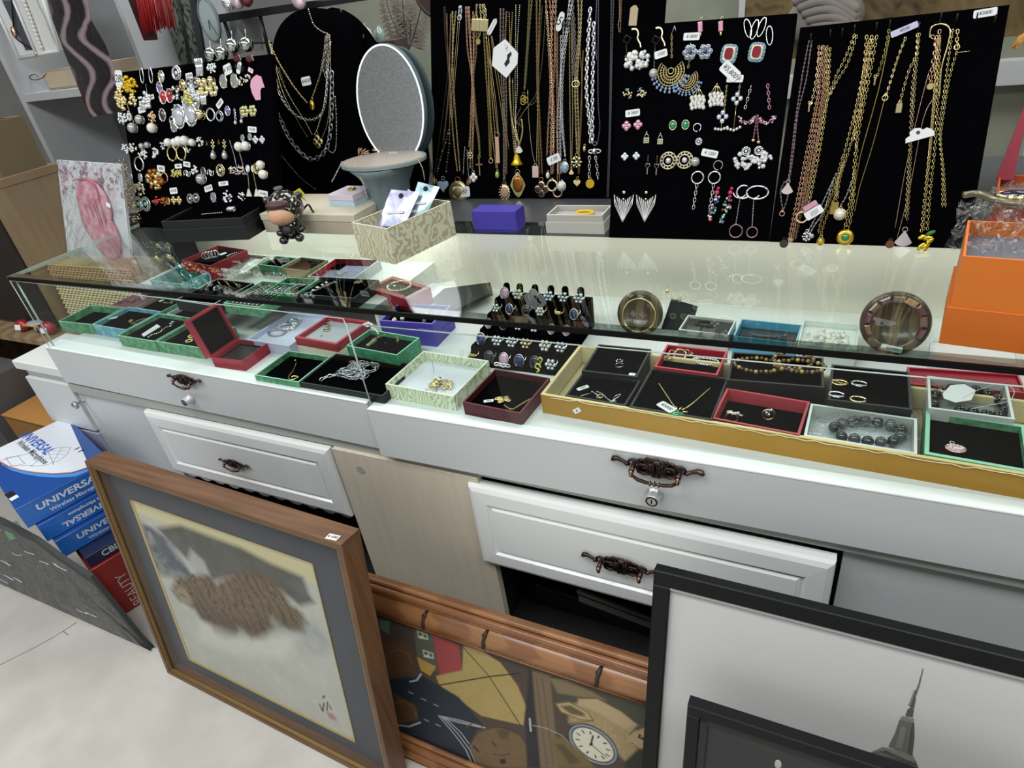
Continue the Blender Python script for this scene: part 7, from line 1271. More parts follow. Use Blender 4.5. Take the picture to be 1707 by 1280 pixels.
# objects seen above the boards
def panel(name,label,Y,pts,m,th=.012,cat='panel',parent=None,lift=0.):
    s=Fr((0,Y,0),(1,0,0),(0,0,1)); b=MB(); b.prism(s,[s.at(*p) for p in pts],-th+lift,lift,m); o=b.build(name,parent); 
    if parent is None: tag(o,label,cat)
    return o,s
o,s=panel('bamboo_picture','dark green bamboo picture panel standing behind the left board',.95,[(285,112),(342,104),(318,-40),(258,-40)],mat('#6f7368',.4)); b=MB(); R=np.random.default_rng(14)
for q in range(5): x=300+R.uniform(-8,14); b.tube(smooth([s.P(*s.at(x+10,112),.001),s.P(*s.at(x+R.uniform(-4,4),60),.001),s.P(*s.at(x-14+R.uniform(-5,5),-10),.001)]),.0016,mat('#2c3a30',.6),4)
for q in range(85):
    x=R.uniform(284,336); y=R.uniform(-5,104); t=R.uniform(-150,-30); g=s.px(x-(60-y)*.12,y,.001,t); l=R.uniform(.014,.03); b.prism(g,[(0,0),(l*.4,.0035),(l,0),(l*.4,-.0035)],0,.0006,mat(['#2a3b2f','#3f5444','#1f2a24'][q%3],.6))
b.build('bamboo_leaves',o)['kind']='stuff'; b=MB(); b.prism(s,[s.at(*p) for p in((336,106),(345,104),(322,-40),(312,-40))],-.01,.008,mat('#33373a',.4)); b.build('frame_side',o)
o,s=panel('clock_stand','white standing frame holding an oval pale green clock',.95,[(346,104),(386,92),(368,-40),(322,-40)],mat('#bfc4c6',.5)); g=s.px(351,33,.002); k=s.mpp(351,33); b=MB(); b.prism(g,[(17*k*math.cos(t),27*k*math.sin(t)) for t in np.linspace(0,6.28,33)[:-1]],0,.006,mat('#b7c9c6',.4)); cl=b.build('clock_dial',o); b=MB(); b.ring(g,0,0,.006,17*k,.0035,mat('#8a9494',.4),Rb=27*k,n=32); b.build('clock_rim',o); b=MB(); b.tube([g.P(0,0,.008),g.P(-3*k,-12*k,.008)],.0014,dark,4); b.tube([g.P(0,0,.008),g.P(8*k,-20*k,.008)],.001,dark,4); b.build('clock_hands',o)
T=thing('metal_rack','black metal table rack behind the left board','rack',py(420,60,.9)); s=Fr((0,.9,0),(1,0,0),(0,0,1)); bm=mat('#2b2c2f',.4,.4)
b=MB(); b.prism(s,[s.at(*p) for p in((366,38),(520,14),(560,8),(558,0),(515,2),(364,24))],-.16,0,bm); b.build('rack_top',T)
for x0,y0,x1,y1 in((370,36,390,98),(430,28,446,92)): b=MB(); b.tube([s.P(*s.at(x0,y0),-.01),s.P(*s.at(x1,y1),-.01)],.008,bm,4); b.build('leg',T)
b=MB(); b.tube([s.P(*s.at(386,72),-.01),s.P(*s.at(450,72),-.01)],.003,bm,4); b.build('brace',T)
o,s=panel('photo_frame','small framed picture with a pale mountain under the black rack',1.0,[(385,92),(436,84),(428,30),(374,34)],mat('#9a9d9c',.4)); b=MB(); b.prism(s,[s.at(*p) for p in((390,74),(396,46),(416,72))],0,.002,mat('#c9cecb',.5)); b.build('mountain_print',o)
for i,(x,y,l,m_) in enumerate([(382,10,'clear glass ball ornament on the black rack',crystal),(398,8,'pink glass ornament on the black rack',mat('#c9b3bd',.2,coat=.8)),(500,8,'pink crystal heart on the right end of the black rack',mat('#d6b3bd',.15,coat=.8)),(412,4,'dark red rose ornament on the black rack',mat('#5a1c28',.5))]):
    g=Fr(py(x,y,.86),(1,0,0),(0,0,1)); b=MB(); b.ell(g,0,.01,0,.022,.022,.02,m_,10,7); b.ell(g,.012,.0,.012,.012,.014,.012,m_,8,6); tag(b.build('glass_ornament'),l,'ornament')
# window frames and backdrop
bd=mat('#9a9c8a',.6,c2='#888c7c',sc=3); s=Fr((0,2.2,0),(1,0,0),(0,0,1))
T=thing('window_unit','far window unit with white posts and greenish panes behind the boards','window',(1.,2.2,0)); b=MB(); b.wbox(-.6,4.2,2.24,2.26,.2,2.2,bd); b.build('pane',T)
for x in (-.6,.15,.38,.95,1.55,2.12,2.2,2.6,3.4): b=MB(); b.wbox(x,x+.045,2.18,2.24,.2,2.2,mat('#bfc2c2',.5)); b.build('post',T)
b=MB(); b.wbox(-.6,4.2,2.17,2.24,.9,.98,mat('#c9cbcb',.5)); b.build('rail',T)
# plant and vase beyond the mirror
c=py(672,92,1.1); T=thing('dried_plant','dried brown fern in a dark pot behind the mirror','plant',c-A(0,0,.12)); R=np.random.default_rng(15)
lf=mat('#8d8378',.7); 
for q in range(4):
    base=py(680,90,1.1); tip=py(*[(640,-30),(668,-40),(706,-20),(655,10)][q],1.1); P=smooth([base,(base+tip)/2+A(.02*(q-1),0,.02),tip]); b=MB(); b.tube(P,.0022,mat('#5f574c',.7),4)
    for i in range(2,len(P)-1):
        for sg in(-1,1):
            for e in (0,.5):
                p=P[i]*(1-e)+P[i+1]*e; d=nrm(P[i+1]-P[i]); sd=A(d[2],0,-d[0])*sg; L=.05*(1-i/len(P))+.015; b.add([p,p+sd*L*.5+d*L*.25+A(0,.002,0),p+sd*L+d*L*.1,p+sd*L*.5-d*L*.02],[(0,1,2,3)],lf)
    b.build('frond',T)
b=MB(); bx0=py(625,70,.93); b.wbox(bx0[0],bx0[0]+.09,.90,.97,.957,bx0[2],mat('#4f4340',.6)); tag(b.build('brown_box'),'brown box behind the mirror','box')
for i,(x,y,r,h,m_,l) in enumerate([(633,58,.016,.042,mat('#9fb5ab',.15,coat=1.),'pale green glass vase on the brown box'),(606,60,.03,.05,mat('#d4d8d6',.4),'white square pot behind the rear bust')]):
    p=py(x,y,.935); b=MB(); b.lathe(flat(p-A(0,0,h/2)),[(r*.7,0),(r,h*.35),(r*.8,h*.8),(r*.4,h),(r*.45,h*1.15)],m_,16); tag(b.build('vase'),l,'vase')
b=MB(); b.lathe(Fr(py(726,-18,1.0),(1,0,0),(0,0,1)),[(.075,-.01),(.075,.0),(.066,.004),(.064,.0)],mat('#4a3835',.4),36); tag(b.build('wall_clock'),'dark rimmed round clock cut by the top edge beside the middle board','clock')
# brown draped cloth and grey cloth bag above the right board
R=np.random.default_rng(16); s=Fr((0,.85,0),(1,0,0),(0,0,1)); Q0=py(1240,20,.85); T=thing('draped_cloth','brown and gold draped cloth hanging above the right board','cloth',Q0); b=MB(); nx,ny=40,8; V=[]
for j in range(ny+1):
    for i in range(nx+1):
        x=Q0[0]+.9*i/nx; z=Q0[2]-.10+.5*j/ny; V.append((x,.85+.02*math.sin(i*.9+j*.5)+.012*math.sin(i*2.3),z))
b.add(V,[(j*(nx+1)+i,j*(nx+1)+i+1,(j+1)*(nx+1)+i+1,(j+1)*(nx+1)+i) for j in range(ny) for i in range(nx)],mat('#6b5a3c',.5,c2='#3f3326',c3='#84704a',sc=5,dist=3,ramp=(.3,.7)),True); b.build('cloth_folds',T)
g=Fr(py(1375,30,.80),(1,0,0),(0,0,1)); T=thing('cloth_bag','grey folded velvet bag lying above the right board','bag',g.o); b=MB(); b.ell(g,0,0,0,.075,.055,.04,mat('#8d867f',.8),20,12)
for q in range(5): b.tube(smooth([g.P(-.06+.01*q,.04-.012*q,.03),g.P(-.01+.01*q,.05-.015*q,.045),g.P(.06,.01-.012*q,.035)]),.012,mat('#938c85',.8),8)
b.build('bag_folds',T)
# ================================================================= framed pictures
def tigerframe():
    f=leanfr(pz(279,1122,0),8.5,-1.88); W_,H_=.765,.668; D=.05; wd=mat('#745238',.4,c2='#5c3e29',sc=6,sc3=(.8,12,12),det=5,ramp=(.35,.65)); wv=mat('#745238',.4,c2='#5c3e29',sc=6,sc3=(12,12,.8),det=5,ramp=(.35,.65))
    T=thing('framed_painting','deep wooden frame with a painting of a tiger in snow, leaning on the counter','picture',f.P(W_/2,0,0)); t=.013
    for nm,(a0,a1,b0,b1),m in (('frame_rail',(0,W_,0,t),wd),('frame_rail',(0,W_,H_-t,H_),wd),('frame_stile',(0,t,t,H_-t),wv),('frame_stile',(W_-t,W_,t,H_-t),wv)): b=MB(); b.box(f,a0,a1,b0,b1,-D,0,m,.0012); b.build(nm,T)
    gl=mat('#9c8450',.42,.6); b=MB(); b.box(f,t+.0002,W_-t-.0002,t+.0002,t+.002,-.03,-.010,wd); b.build('inner_edge',T); b=MB()
    for (a0,a1,b0,b1) in((t,W_-t,t,t+.005),(t,W_-t,H_-t-.004,H_-t),(t,t+.005,t,H_-t),(W_-t-.004,W_-t,t,H_-t)): b.box(f,a0,a1,b0,b1,-.009,-.003,gl)
    b.build('gold_liner',T); b=MB(); b.box(f,t,W_-t,t,H_-t,-.034,-.03,mat('#4a4b53',.7)); b.build('mat_board',T)
    b=MB(); b.box(f,t,W_-t,t,H_-t,-D,-.036,dark); b.build('backing',T)
    g=Fr(f.P(0,0,-.0295),f.u,f.v); A0=g.at(315,1094); A1=g.at(526,943); A2=g.at(214,829); A3=g.at(592,1242)
    x0,x1=min(A0[0],A2[0]),max(A1[0],A3[0]); y0,y1=min(A0[1],A3[1]),max(A1[1],A2[1]); x0,x1=(A0[0]+A2[0])/2,(A1[0]+A3[0])/2; y0,y1=(A0[1]+A3[1])/2,(A1[1]+A2[1])/2
    b=MB(); e=.009; gs=mat('#cdb97e',.4,.3)
    for (a0,a1,b0,b1) in((x0,x1,y0,y0+e),(x0,x1,y1-.003,y1),(x0,x0+e,y0,y1),(x1-.003,x1,y0,y1)): b.box(g,a0,a1,b0,b1,.0004,.0018,gs)
    b.build('gold_fillet',T)
    cf=Fr(g.P(x0,y0,.0003),g.u,g.v); h,w=230,250; c=Can(cf,x1-x0,y1-y0,w,h,'#c4c2b7'); n=fbm(h,w,60,1); n2=fbm(h,w,14,2); n3=fbm(h,w,5,3)
    c.blend(n*.5+.1,'#b9b8ae'); c.blend((n2-.45)*1.2,'#e0ded6',.6)
    c.fill([(214,829),(526,943),(528,975),(500,962),(440,945),(380,918),(320,898),(280,885),(262,868),(240,862),(222,850)],'#cfc59a',2); c.fill([(222,850),(240,858),(300,880),(300,872),(232,846)],'#d9cfa8',2,.8)
    c.fill([(262,880),(300,875),(345,892),(400,912),(450,938),(505,962),(515,990),(524,1004),(500,1010),(470,985),(420,965),(390,960),(355,968),(330,955),(305,925),(280,900)],'#4a4a44',4,1.,.85+.2*n2)
    c.fill([(235,870),(262,885),(290,910),(318,955),(340,968),(300,965),(270,960),(248,930)],'#4f5764',4,.98,np.clip(1.5*n2,0,1)); c.fill([(250,880),(272,895),(295,935),(285,940),(262,915)],'#4e5663',4,.8); c.fill([(318,915),(340,935),(352,962),(330,960),(312,935)],'#c9c9c6',4,.7)
    # tiger body
    body=[(288,985),(293,965),(312,962),(335,958),(352,962),(362,975),(372,965),(392,955),(420,954),(448,962),(470,985),(485,1008),(503,1022),(512,1038),(505,1053),(488,1050),(468,1040),(455,1030),(452,1048),(440,1062),(420,1065),(408,1050),(396,1042),(392,1060),(374,1064),(358,1055),(350,1040),(335,1032),(325,1015),(308,1005),(298,1000)]
    mm=c.mask(body,5)*(.75+.5*n3); ra_=c.X*.85+c.Y*.35; rb_=-c.X*.35+c.Y*.85; st=.5+.28*np.sin(ra_*.52+2.2*np.sin(rb_*.05)+9*n2)+.22*np.sin(ra_*.95+13*n2+4*n3); c.blend(mm*.98,'#6a523b'); c.blend(mm*np.clip((st-.5)*2.6,0,1),'#2a1e16',.72); c.fill([(288,985),(325,1015),(350,1040),(392,1060),(440,1062),(505,1053),(470,1030),(420,1035),(370,1025),(330,1000)],'#33281f',8,.5); c.blend(mm*np.clip((n3-.5)*2,0,1),'#9a7852',.5)
    c.fill([(290,985),(300,976),(312,985),(322,1004),(316,1010),(302,1002)],'#b5a288',3,.6); c.line([(298,972),(302,964),(308,970)],2.5,'#4a3a2c',.8); c.line([(316,966),(322,958),(326,966)],2.5,'#4a3a2c',.8)
    c.line([(300,990),(308,994)],2,'#2a221c',.8); c.line([(312,986),(318,990)],2,'#2a221c',.8); c.fill([(372,1040),(396,1042),(392,1062),(374,1064)],'#5a4a3c',3,.6)
    c.fill([(505,1040),(525,1035),(545,1060),(560,1080),(540,1092),(500,1085),(478,1070),(490,1055)],'#8b8f96',8,.7,n2*1.2); c.fill([(330,1035),(420,1068),(470,1052),(500,1062),(480,1100),(400,1095),(330,1070)],'#dcdad0',8,.6)
    for P in ([(538,1163),(541,1160)],[(533,1174),(537,1184)],[(540,1172),(538,1186)],[(546,1170),(545,1184)],[(550,1176),(552,1182)]): c.line(P,2.2,'#2c2c2c',.85)
    c.fill([(543,1186),(556,1190),(563,1202),(550,1198)],'#b26e6e',1.5,.85)
    c.build('painting',T)
    b=MB(); b.box(f,t+.001,W_-t-.001,t+.001,H_-t-.001,-.010,-.008,pane('#fbfcfc',1.45,0,.45,'pic')); b.build('picture_glass',T)
    tp=Fr(f.P(0,H_,0),f.u,-f.n); g=tp.px(555,896,.0006,6); b=MB(); b.box(g,-.012,.012,-.007,.007,0,.0008,paper); o=b.build('price_sticker',T); text(g,'¥ 680',.009,ink,T,c=.0012)
tigerframe()
def teddy():
    f=leanfr(pz(671,1269,0)+A(0,.012,0),20); tl=f.at(620,962); tr=f.at(1087,1110); X0=min(tl[0],-.12)-.06; X1=tr[0]+.03; H_=(tl[1]+tr[1])/2
    T=thing('framed_print','bamboo style wooden frame with a print of teddy bears, a kite and a pocket watch','picture',f.P((X0+X1)/2,0,0)); wd=mat('#8a5a36',.35,c2='#80502c',sc=2,sc3=(1,10,10),tex='wave',dist=4,det=3,coat=.3); wl_=mat('#996a42',.35,c2='#835634',sc=2,sc3=(1,10,10),tex='wave',dist=4,det=3,coat=.3)
    for y0,y1,nm in((H_-.085,H_,'frame_rail'),(0,.055,'frame_rail')):
        b=MB(); d=y1-y0; ax=np.linspace(X0,X1,30)
        for (v,r,m,c) in((y1-.006,.006,wl_,-.004),(y1-.020,.009,wd,.0),(y1-.030,.004,wl_,.0)): b.tube([f.P(x,v,c) for x in ax],r,m,8)
        b.box(f,X0,X1,y0,y1-.004,-.022,-.006,wd)
        prof=[(y1-.034,-.002),(y1-.042,.008),(y0+.03 if d>.06 else y0+.014,.012),(y0+.01,.006),(y0,-.006)]
        V=[f.P(x,v,c) for x in(X0,X1) for v,c in prof]; n=len(prof); b.add(V,[(i,n+i,n+i+1,i+1) for i in range(n-1)],wl_,True); 
        for e in(.004,.009): b.tube([f.P(x,y0+e,.004) for x in(X0,X1)],.0022,wd,5)
        o=b.build(nm,T)
        if d>.06:
            for (x,yy) in((712,1035),(812,1062),(1000,1135)):
                a,q=f.at(x,yy); b=MB(); b.tube([f.P(a+.002,y1-.034,.0),f.P(a,y1-.042,.0092),f.P(a-.002,(y0+y1)/2-.012,.0135),f.P(a-.004,y0+.012,.009)],[.003,.0045,.0035,.004],mat('#3a2820',.5),6); b.ell(f,a-.001,y1-.044,.010,.006,.005,.002,mat('#3a2820',.6),8,5); b.build('bamboo_knot',o)
    PX0=X0+.02; y0=.05; y1=H_-.075; cf=Fr(f.P(PX0,y0,-.010),f.u,f.v); w,h=440,250; c=Can(cf,X1-PX0,y1-y0,w,h,'#4f4238'); n=fbm(h,w,40,11); n2=fbm(h,w,10,12); n3=fbm(h,w,4,13); G=lambda u,v:(600+u/3.161,940+v/3.161)
    def PG(*L): return [G(*q) for q in L]
    c.blend(n2*.5,'#5f5144'); c.blend((n3-.5),'#3a3028',.6)
    c.fill(PG((285,330),(380,360),(410,570),(330,560),(300,480)),'#5c6250'); c.fill(PG((380,370),(520,430),(540,560),(420,585)),'#a84848',1,1.)
    for (u,v) in((300,350),(330,450)):
        c.fill(PG((u,v),(u+55,v+20),(u+60,v+50),(u+8,v+40)),'#d9d6c4'); c.fill(PG((u+6,v+8),(u+26,v+14),(u+28,v+30),(u+10,v+28)),'#4f5f50'); c.fill(PG((u+32,v+18),(u+50,v+24),(u+53,v+42),(u+36,v+36)),'#4f5f50')
    kite=PG((545,430),(640,455),(740,520),(830,640),(875,750),(860,850),(640,800),(420,640),(400,590),(540,560)); m=c.mask(kite,1.2); c.blend(m,'#b59b5c'); c.blend(m*n2,'#cdb878',.5); c.line(PG((545,440),(680,590),(850,855)),1.6,'#2a2018'); c.line(PG((410,640),(670,595),(840,575)),2,'#2a2018')
    c.fill(PG((300,490),(400,540),(370,590),(320,560)),'#c9a24a',1,.9); 
    c.fill(PG((100,290),(160,300),(150,370),(110,340)),'#5f7a72',2); c.fill(PG((120,420),(230,400),(280,470),(280,560),(210,590),(140,560)),'#6b4a2c',3,1.,.6+.6*n3)
    c.fill(PG((150,610),(330,590),(520,700),(660,860),(640,1075),(250,1075),(180,850)),'#222b38',2); c.fill(PG((180,680),(290,740),(310,820),(200,850)),'#6b4a2c',3,.9,.6+.6*n3)
    for k in range(3): c.line(PG((415+14*k,800+3*k),(500+16*k,900-6*k),(560+20*k,980),(600+20*k,1075)),1.8,'#c2cad2',.9); c.line(PG((420+10*k,800+7*k),(520,820+8*k),(660,862+2*k)),1.6,'#c2cad2',.8)
    for u,v in((268,680),(335,715),(400,745),(350,825),(410,850)): c.line(PG((u-10,v-6),(u+12,v+4)),2.2,'#a9acae',.9)
    c.line(PG((205,850),(260,856),(318,835)),3,'#b9bcc0'); c.line(PG((265,620),(300,612),(322,580)),3,'#b9bcc0'); c.line(PG((440,1000),(460,1020),(500,1010)),2.5,'#c9ccd0')
    c.fill(PG((575,960),(620,880),(720,860),(840,900),(880,960),(900,1075),(620,1075),(590,1000)),'#7d6444',3,1.,.7+.5*n3); c.fill(PG((720,870),(790,880),(780,920),(740,920)),'#5a452e',3,.8)
    c.line(PG((600,960),(622,985)),4,'#33261a'); c.line(PG((700,940),(716,960)),3,'#33261a'); 
    c.fill(PG((905,560),(1000,585),(1050,1075),(950,1075)),'#7f6c55',1.5); c.line(PG((930,600),(985,1060)),1.2,'#5f4f3c'); c.line(PG((960,600),(1020,1060)),1.2,'#5f4f3c')
    c.fill(PG((890,560),(905,560),(950,1075),(880,1075),(870,800)),'#2e2a2e',2); c.fill(PG((1050,590),(1530,770),(1530,860),(1300,820),(1050,720)),'#4d4a3c',3)
    c.fill(PG((1000,600),(1080,610),(1220,670),(1300,720),(1160,700),(1040,680)),'#8d7b58',2,.9); 
    c.fill(PG((1100,740),(1230,720),(1380,790),(1450,860),(1480,960),(1400,1040),(1340,980),(1200,860),(1100,840)),'#b39b70',3,1.,.75+.4*n3); c.fill(PG((1150,710),(1250,710),(1380,780),(1470,850),(1400,870),(1230,770),(1150,740)),'#c2ab80',2)
    c.fill(PG((1030,735),(1100,725),(1200,780),(1230,825),(1160,820),(1060,780)),'#bfa97c',2); c.fill(PG((1055,748),(1110,745),(1180,785),(1185,805),(1110,790)),'#6e5a3c',2)
    c.fill(PG((1420,900),(1500,860),(1530,870),(1530,980),(1480,980),(1430,940)),'#bfa57a',2); c.line(PG((1488,920),(1500,924)),4.5,'#1c1814'); c.line(PG((1470,915),(1476,900)),2.5,'#1c1814')
    c.fill(PG((1400,1040),(1480,970),(1530,1000),(1530,1075),(1395,1075)),'#27301f' if 0 else '#2a3028',2)
    for L,wd_,cl in (([(1030,735),(1100,725),(1200,780),(1230,825),(1160,820),(1060,780),(1030,735)],1.6,'#5a4a30'),([(1150,705),(1250,705),(1380,775),(1470,850)],1.8,'#5a4a30'),([(1100,840),(1180,830),(1230,825)],1.4,'#6a5838'),([(1420,900),(1450,870),(1500,858)],1.6,'#5a4a30'),([(1430,940),(1480,982),(1530,985)],1.6,'#5a4a30'),([(575,960),(600,905),(650,870),(720,858),(800,870),(850,905),(890,965)],1.8,'#43321f'),([(560,860),(600,835),(640,850),(650,880)],2.2,'#5f4a30'),([(700,1000),(740,1010),(790,1000)],1.5,'#33261a'),([(160,470),(200,450),(250,470),(275,520)],2,'#8a6238'),([(180,740),(230,720),(290,760),(300,810)],2,'#8a6238')): c.line(PG(*L),wd_,cl,.85)
    c.fill(PG((735,1030),(765,1025),(770,1050),(745,1055)),'#2a1f16',1.5); R4=np.random.default_rng(4)
    for q in range(70): u=R4.uniform(1120,1460); v=780+(u-1120)*.45+R4.uniform(-20,90); c.line(PG((u,v),(u+R4.uniform(-8,8),v+12)),1.,['#8a7448','#d0bb90'][q%2],.5)
    c.line(PG((895,815),(900,880)),2.6,'#c9c9bc'); c.line(PG((912,850),(980,865),(1060,900),(1110,950)),1.4,'#b9b39a')
    ell=lambda cx,cy,rx,ry,rt:[G(cx+rx*math.cos(t)*math.cos(rt)-ry*math.sin(t)*math.sin(rt),cy+rx*math.cos(t)*math.sin(rt)+ry*math.sin(t)*math.cos(rt)) for t in np.linspace(0,6.28,30)[:-1]]
    c.fill(ell(1228,952,152,88,.62),'#2c3440',1); c.fill(ell(1228,952,143,80,.62),'#b9bfc4',1); c.fill(ell(1228,952,136,74,.62),'#39424e',1); c.fill(ell(1228,952,124,66,.62),'#e6e2cc',1)
    for k in range(12): t=k*math.pi/6; p=lambda q:G(1228+(118*q*math.cos(t))*math.cos(.62)-(62*q*math.sin(t))*math.sin(.62),952+(118*q*math.cos(t))*math.sin(.62)+(62*q*math.sin(t))*math.cos(.62)); c.line([p(.72),p(.88)],2,'#2a2620')
    c.line(PG((1218,950),(1228,905)),2.2,'#1c1814'); c.line(PG((1218,950),(1300,1020)),1.4,'#1c1814'); c.fill(ell(1218,950,10,8,0),'#1c1814')
    c.fill(PG((1000,920),(1060,910),(1180,1000),(1240,1075),(1050,1075)),'#7a6a3e',3); c.fill(PG((1030,950),(1070,950),(1160,1040),(1110,1060)),'#5a4f30',3)
    c.C*=.74; c.build('print',T); b=MB(); b.box(f,X0,X1,0.02,H_-.02,-.024,-.0105,dark); b.build('backing',T)
teddy()
def blackframe(yb,t,tlpx,label,rail,w,name,art):
    f=leanfr((1.8,yb,0),t); a,q=f.at(*tlpx); g=Fr(f.P(a,0,0),f.u,f.v); H_=q; T=thing('framed_photo',label,'picture',g.P(w/2,0,0)); bk=mat('#0d0e11',.45,spec=.3)
    for nm,(a0,a1,b0,b1) in(('frame_rail',(0,w,H_-rail,H_)),('frame_rail',(0,w,0,rail)),('frame_stile',(0,rail,rail,H_-rail)),('frame_stile',(w-rail,w,rail,H_-rail))): b=MB(); b.box(g,a0,a1,b0,b1,-.022,0,bk,.0016); b.build(nm,T)
    art(g,w,H_,rail,T); b=MB(); b.box(g,rail*.5,w-rail*.5,rail*.5,H_-rail*.5,-.022,-.014,dark); b.build('backing',T); return g
def art1(g,w,H_,r,T):
    cf=Fr(g.P(r,r,-.0095),g.u,g.v); c=Can(cf,w-2*r,H_-2*r,120,120,'#cac8c6'); n=fbm(120,120,50,21); c.blend(n*.8,'#bfbdbc'); c.blend(((c.Y<50)&(c.X<60))*(1-c.Y/50)*n,'#8d8d92',.5); c.build('photo_print',T)
    b=MB(); b.box(g,r,w-r,H_-r-.004,H_-r,-.0094,-.002,mat('#a79fa3',.5)); b.build('inner_lip',T)
    s=Fr(g.P(0,0,-.0092),g.u,g.v); tm=[mat('#6c6a64',.7),mat('#807d74',.7),mat('#57564f',.7)]; b=MB(); R=np.random.default_rng(1); Q=lambda u,v:s.at(1060+u/2.638,820+v/2.638)
    def poly(L,m,c=.0): b.prism(s,[Q(*p) for p in L],c,c+.0004,m)
    poly([(1265,775),(1262,775),(1240,850),(1248,852)],tm[0]); poly([(1240,850),(1248,852),(1228,905),(1218,900)],tm[0]); poly([(1222,900),(1232,905),(1222,955),(1205,950)],tm[2]); poly([(1205,950),(1222,958),(1217,990),(1185,985),(1195,955)],tm[2]); poly([(1170,985),(1222,995),(1222,1015),(1160,1002)],tm[1]); poly([(1158,1003),(1218,1015),(1200,1150),(1110,1120),(1140,1060)],tm[0]); poly([(1215,1012),(1224,1015),(1225,1080),(1215,1160),(1195,1150)],tm[2])
    poly([(1085,1120),(1215,1150),(1240,1205),(1010,1155)],tm[1]); poly([(1165,1030),(1190,1036),(1170,1130),(1140,1120)],tm[1],.0004); poly([(1010,1150),(1100,1135),(1240,1200),(1240,1400),(950,1400)],tm[0])
    for k in range(7): poly([(1225-8*k*.5-3,872+10*k),(1238-8*k*.5,875+10*k),(1236-8*k*.5,880+10*k),(1223-8*k*.5,877+10*k)],tm[2],.0004)
    for k in range(14): u=1015+k*16; poly([(u,1148+k*2.6),(u+9,1150+k*2.6),(u+9,1162+k*2.6),(u,1160+k*2.6)],tm[2],.0004)
    b.build('tower_print',T)
blackframe(-.38,16,(1090,950),'large slim black frame with a grey photograph of a spired tower, leaning at right',.026,.86,'a',art1)
def art2(g,w,H_,r,T):
    b=MB(); b.box(g,r,w-r,r,H_-r,-.012,-.010,mat('#2a2b2d',.4,c2='#3a3634',sc=6)); b.build('photo_print',T); b=MB(); e=.006
    for (a0,a1,b0,b1) in((r,w-r,H_-r-e*2,H_-r),(r,r+e*2,r,H_-r)): b.box(g,a0,a1,b0,b1,-.010,-.005,mat('#1c1d20',.4),.001)
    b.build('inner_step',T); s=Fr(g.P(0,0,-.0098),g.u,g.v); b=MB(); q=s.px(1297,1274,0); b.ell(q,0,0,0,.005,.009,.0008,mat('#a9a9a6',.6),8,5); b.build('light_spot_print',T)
blackframe(-.455,14,(1146,1175),'smaller black frame standing in front of the tower photograph',.018,.45,'b',art2)
# ================================================================= lacquer boxes in the open bay, lace edge
for i,(x0,x1,y0,y1,z0,z1,r,l) in enumerate([(1.40,2.0,.10,.40,.07,.15,0,'large glossy black lacquer box in the open bay'),(1.56,1.95,.06,.34,.152,.20,-6,'smaller glossy black lacquer box with white reflection, stacked on the large one'),(1.42,1.54,.12,.3,.152,.26,0,'tall matt black box at the left of the open bay')]):
    f=flat(((x0+x1)/2,(y0+y1)/2,0),r); w=(x1-x0)/2; d=(y1-y0)/2; b=MB(); b.box(f,-w,w,-d,d,z0,z1-.02,pianob,.003); o=tag(b.build('black_box'),l,'box'); b=MB(); b.box(f,-w-.002,w+.002,-d-.002,d+.002,z1-.019,z1,pianob if i<2 else blackcard,.003); b.build('lid',o)
b=MB()
for k in range(11): 
    x=.37+k*.058; P=[(x+.024*math.cos(t),.352-.012*math.sin(t)*1.2-.002*k%.004) for t in np.linspace(0,math.pi,9)]; b.prism(Fr((0,.004,0),(1,0,0),(0,0,1)),P,-.001,.0005,mat('#d9dbdc',.6))
tag(b.build('lace_cloth'),'white scalloped lace edge hanging under the left drawer','cloth')
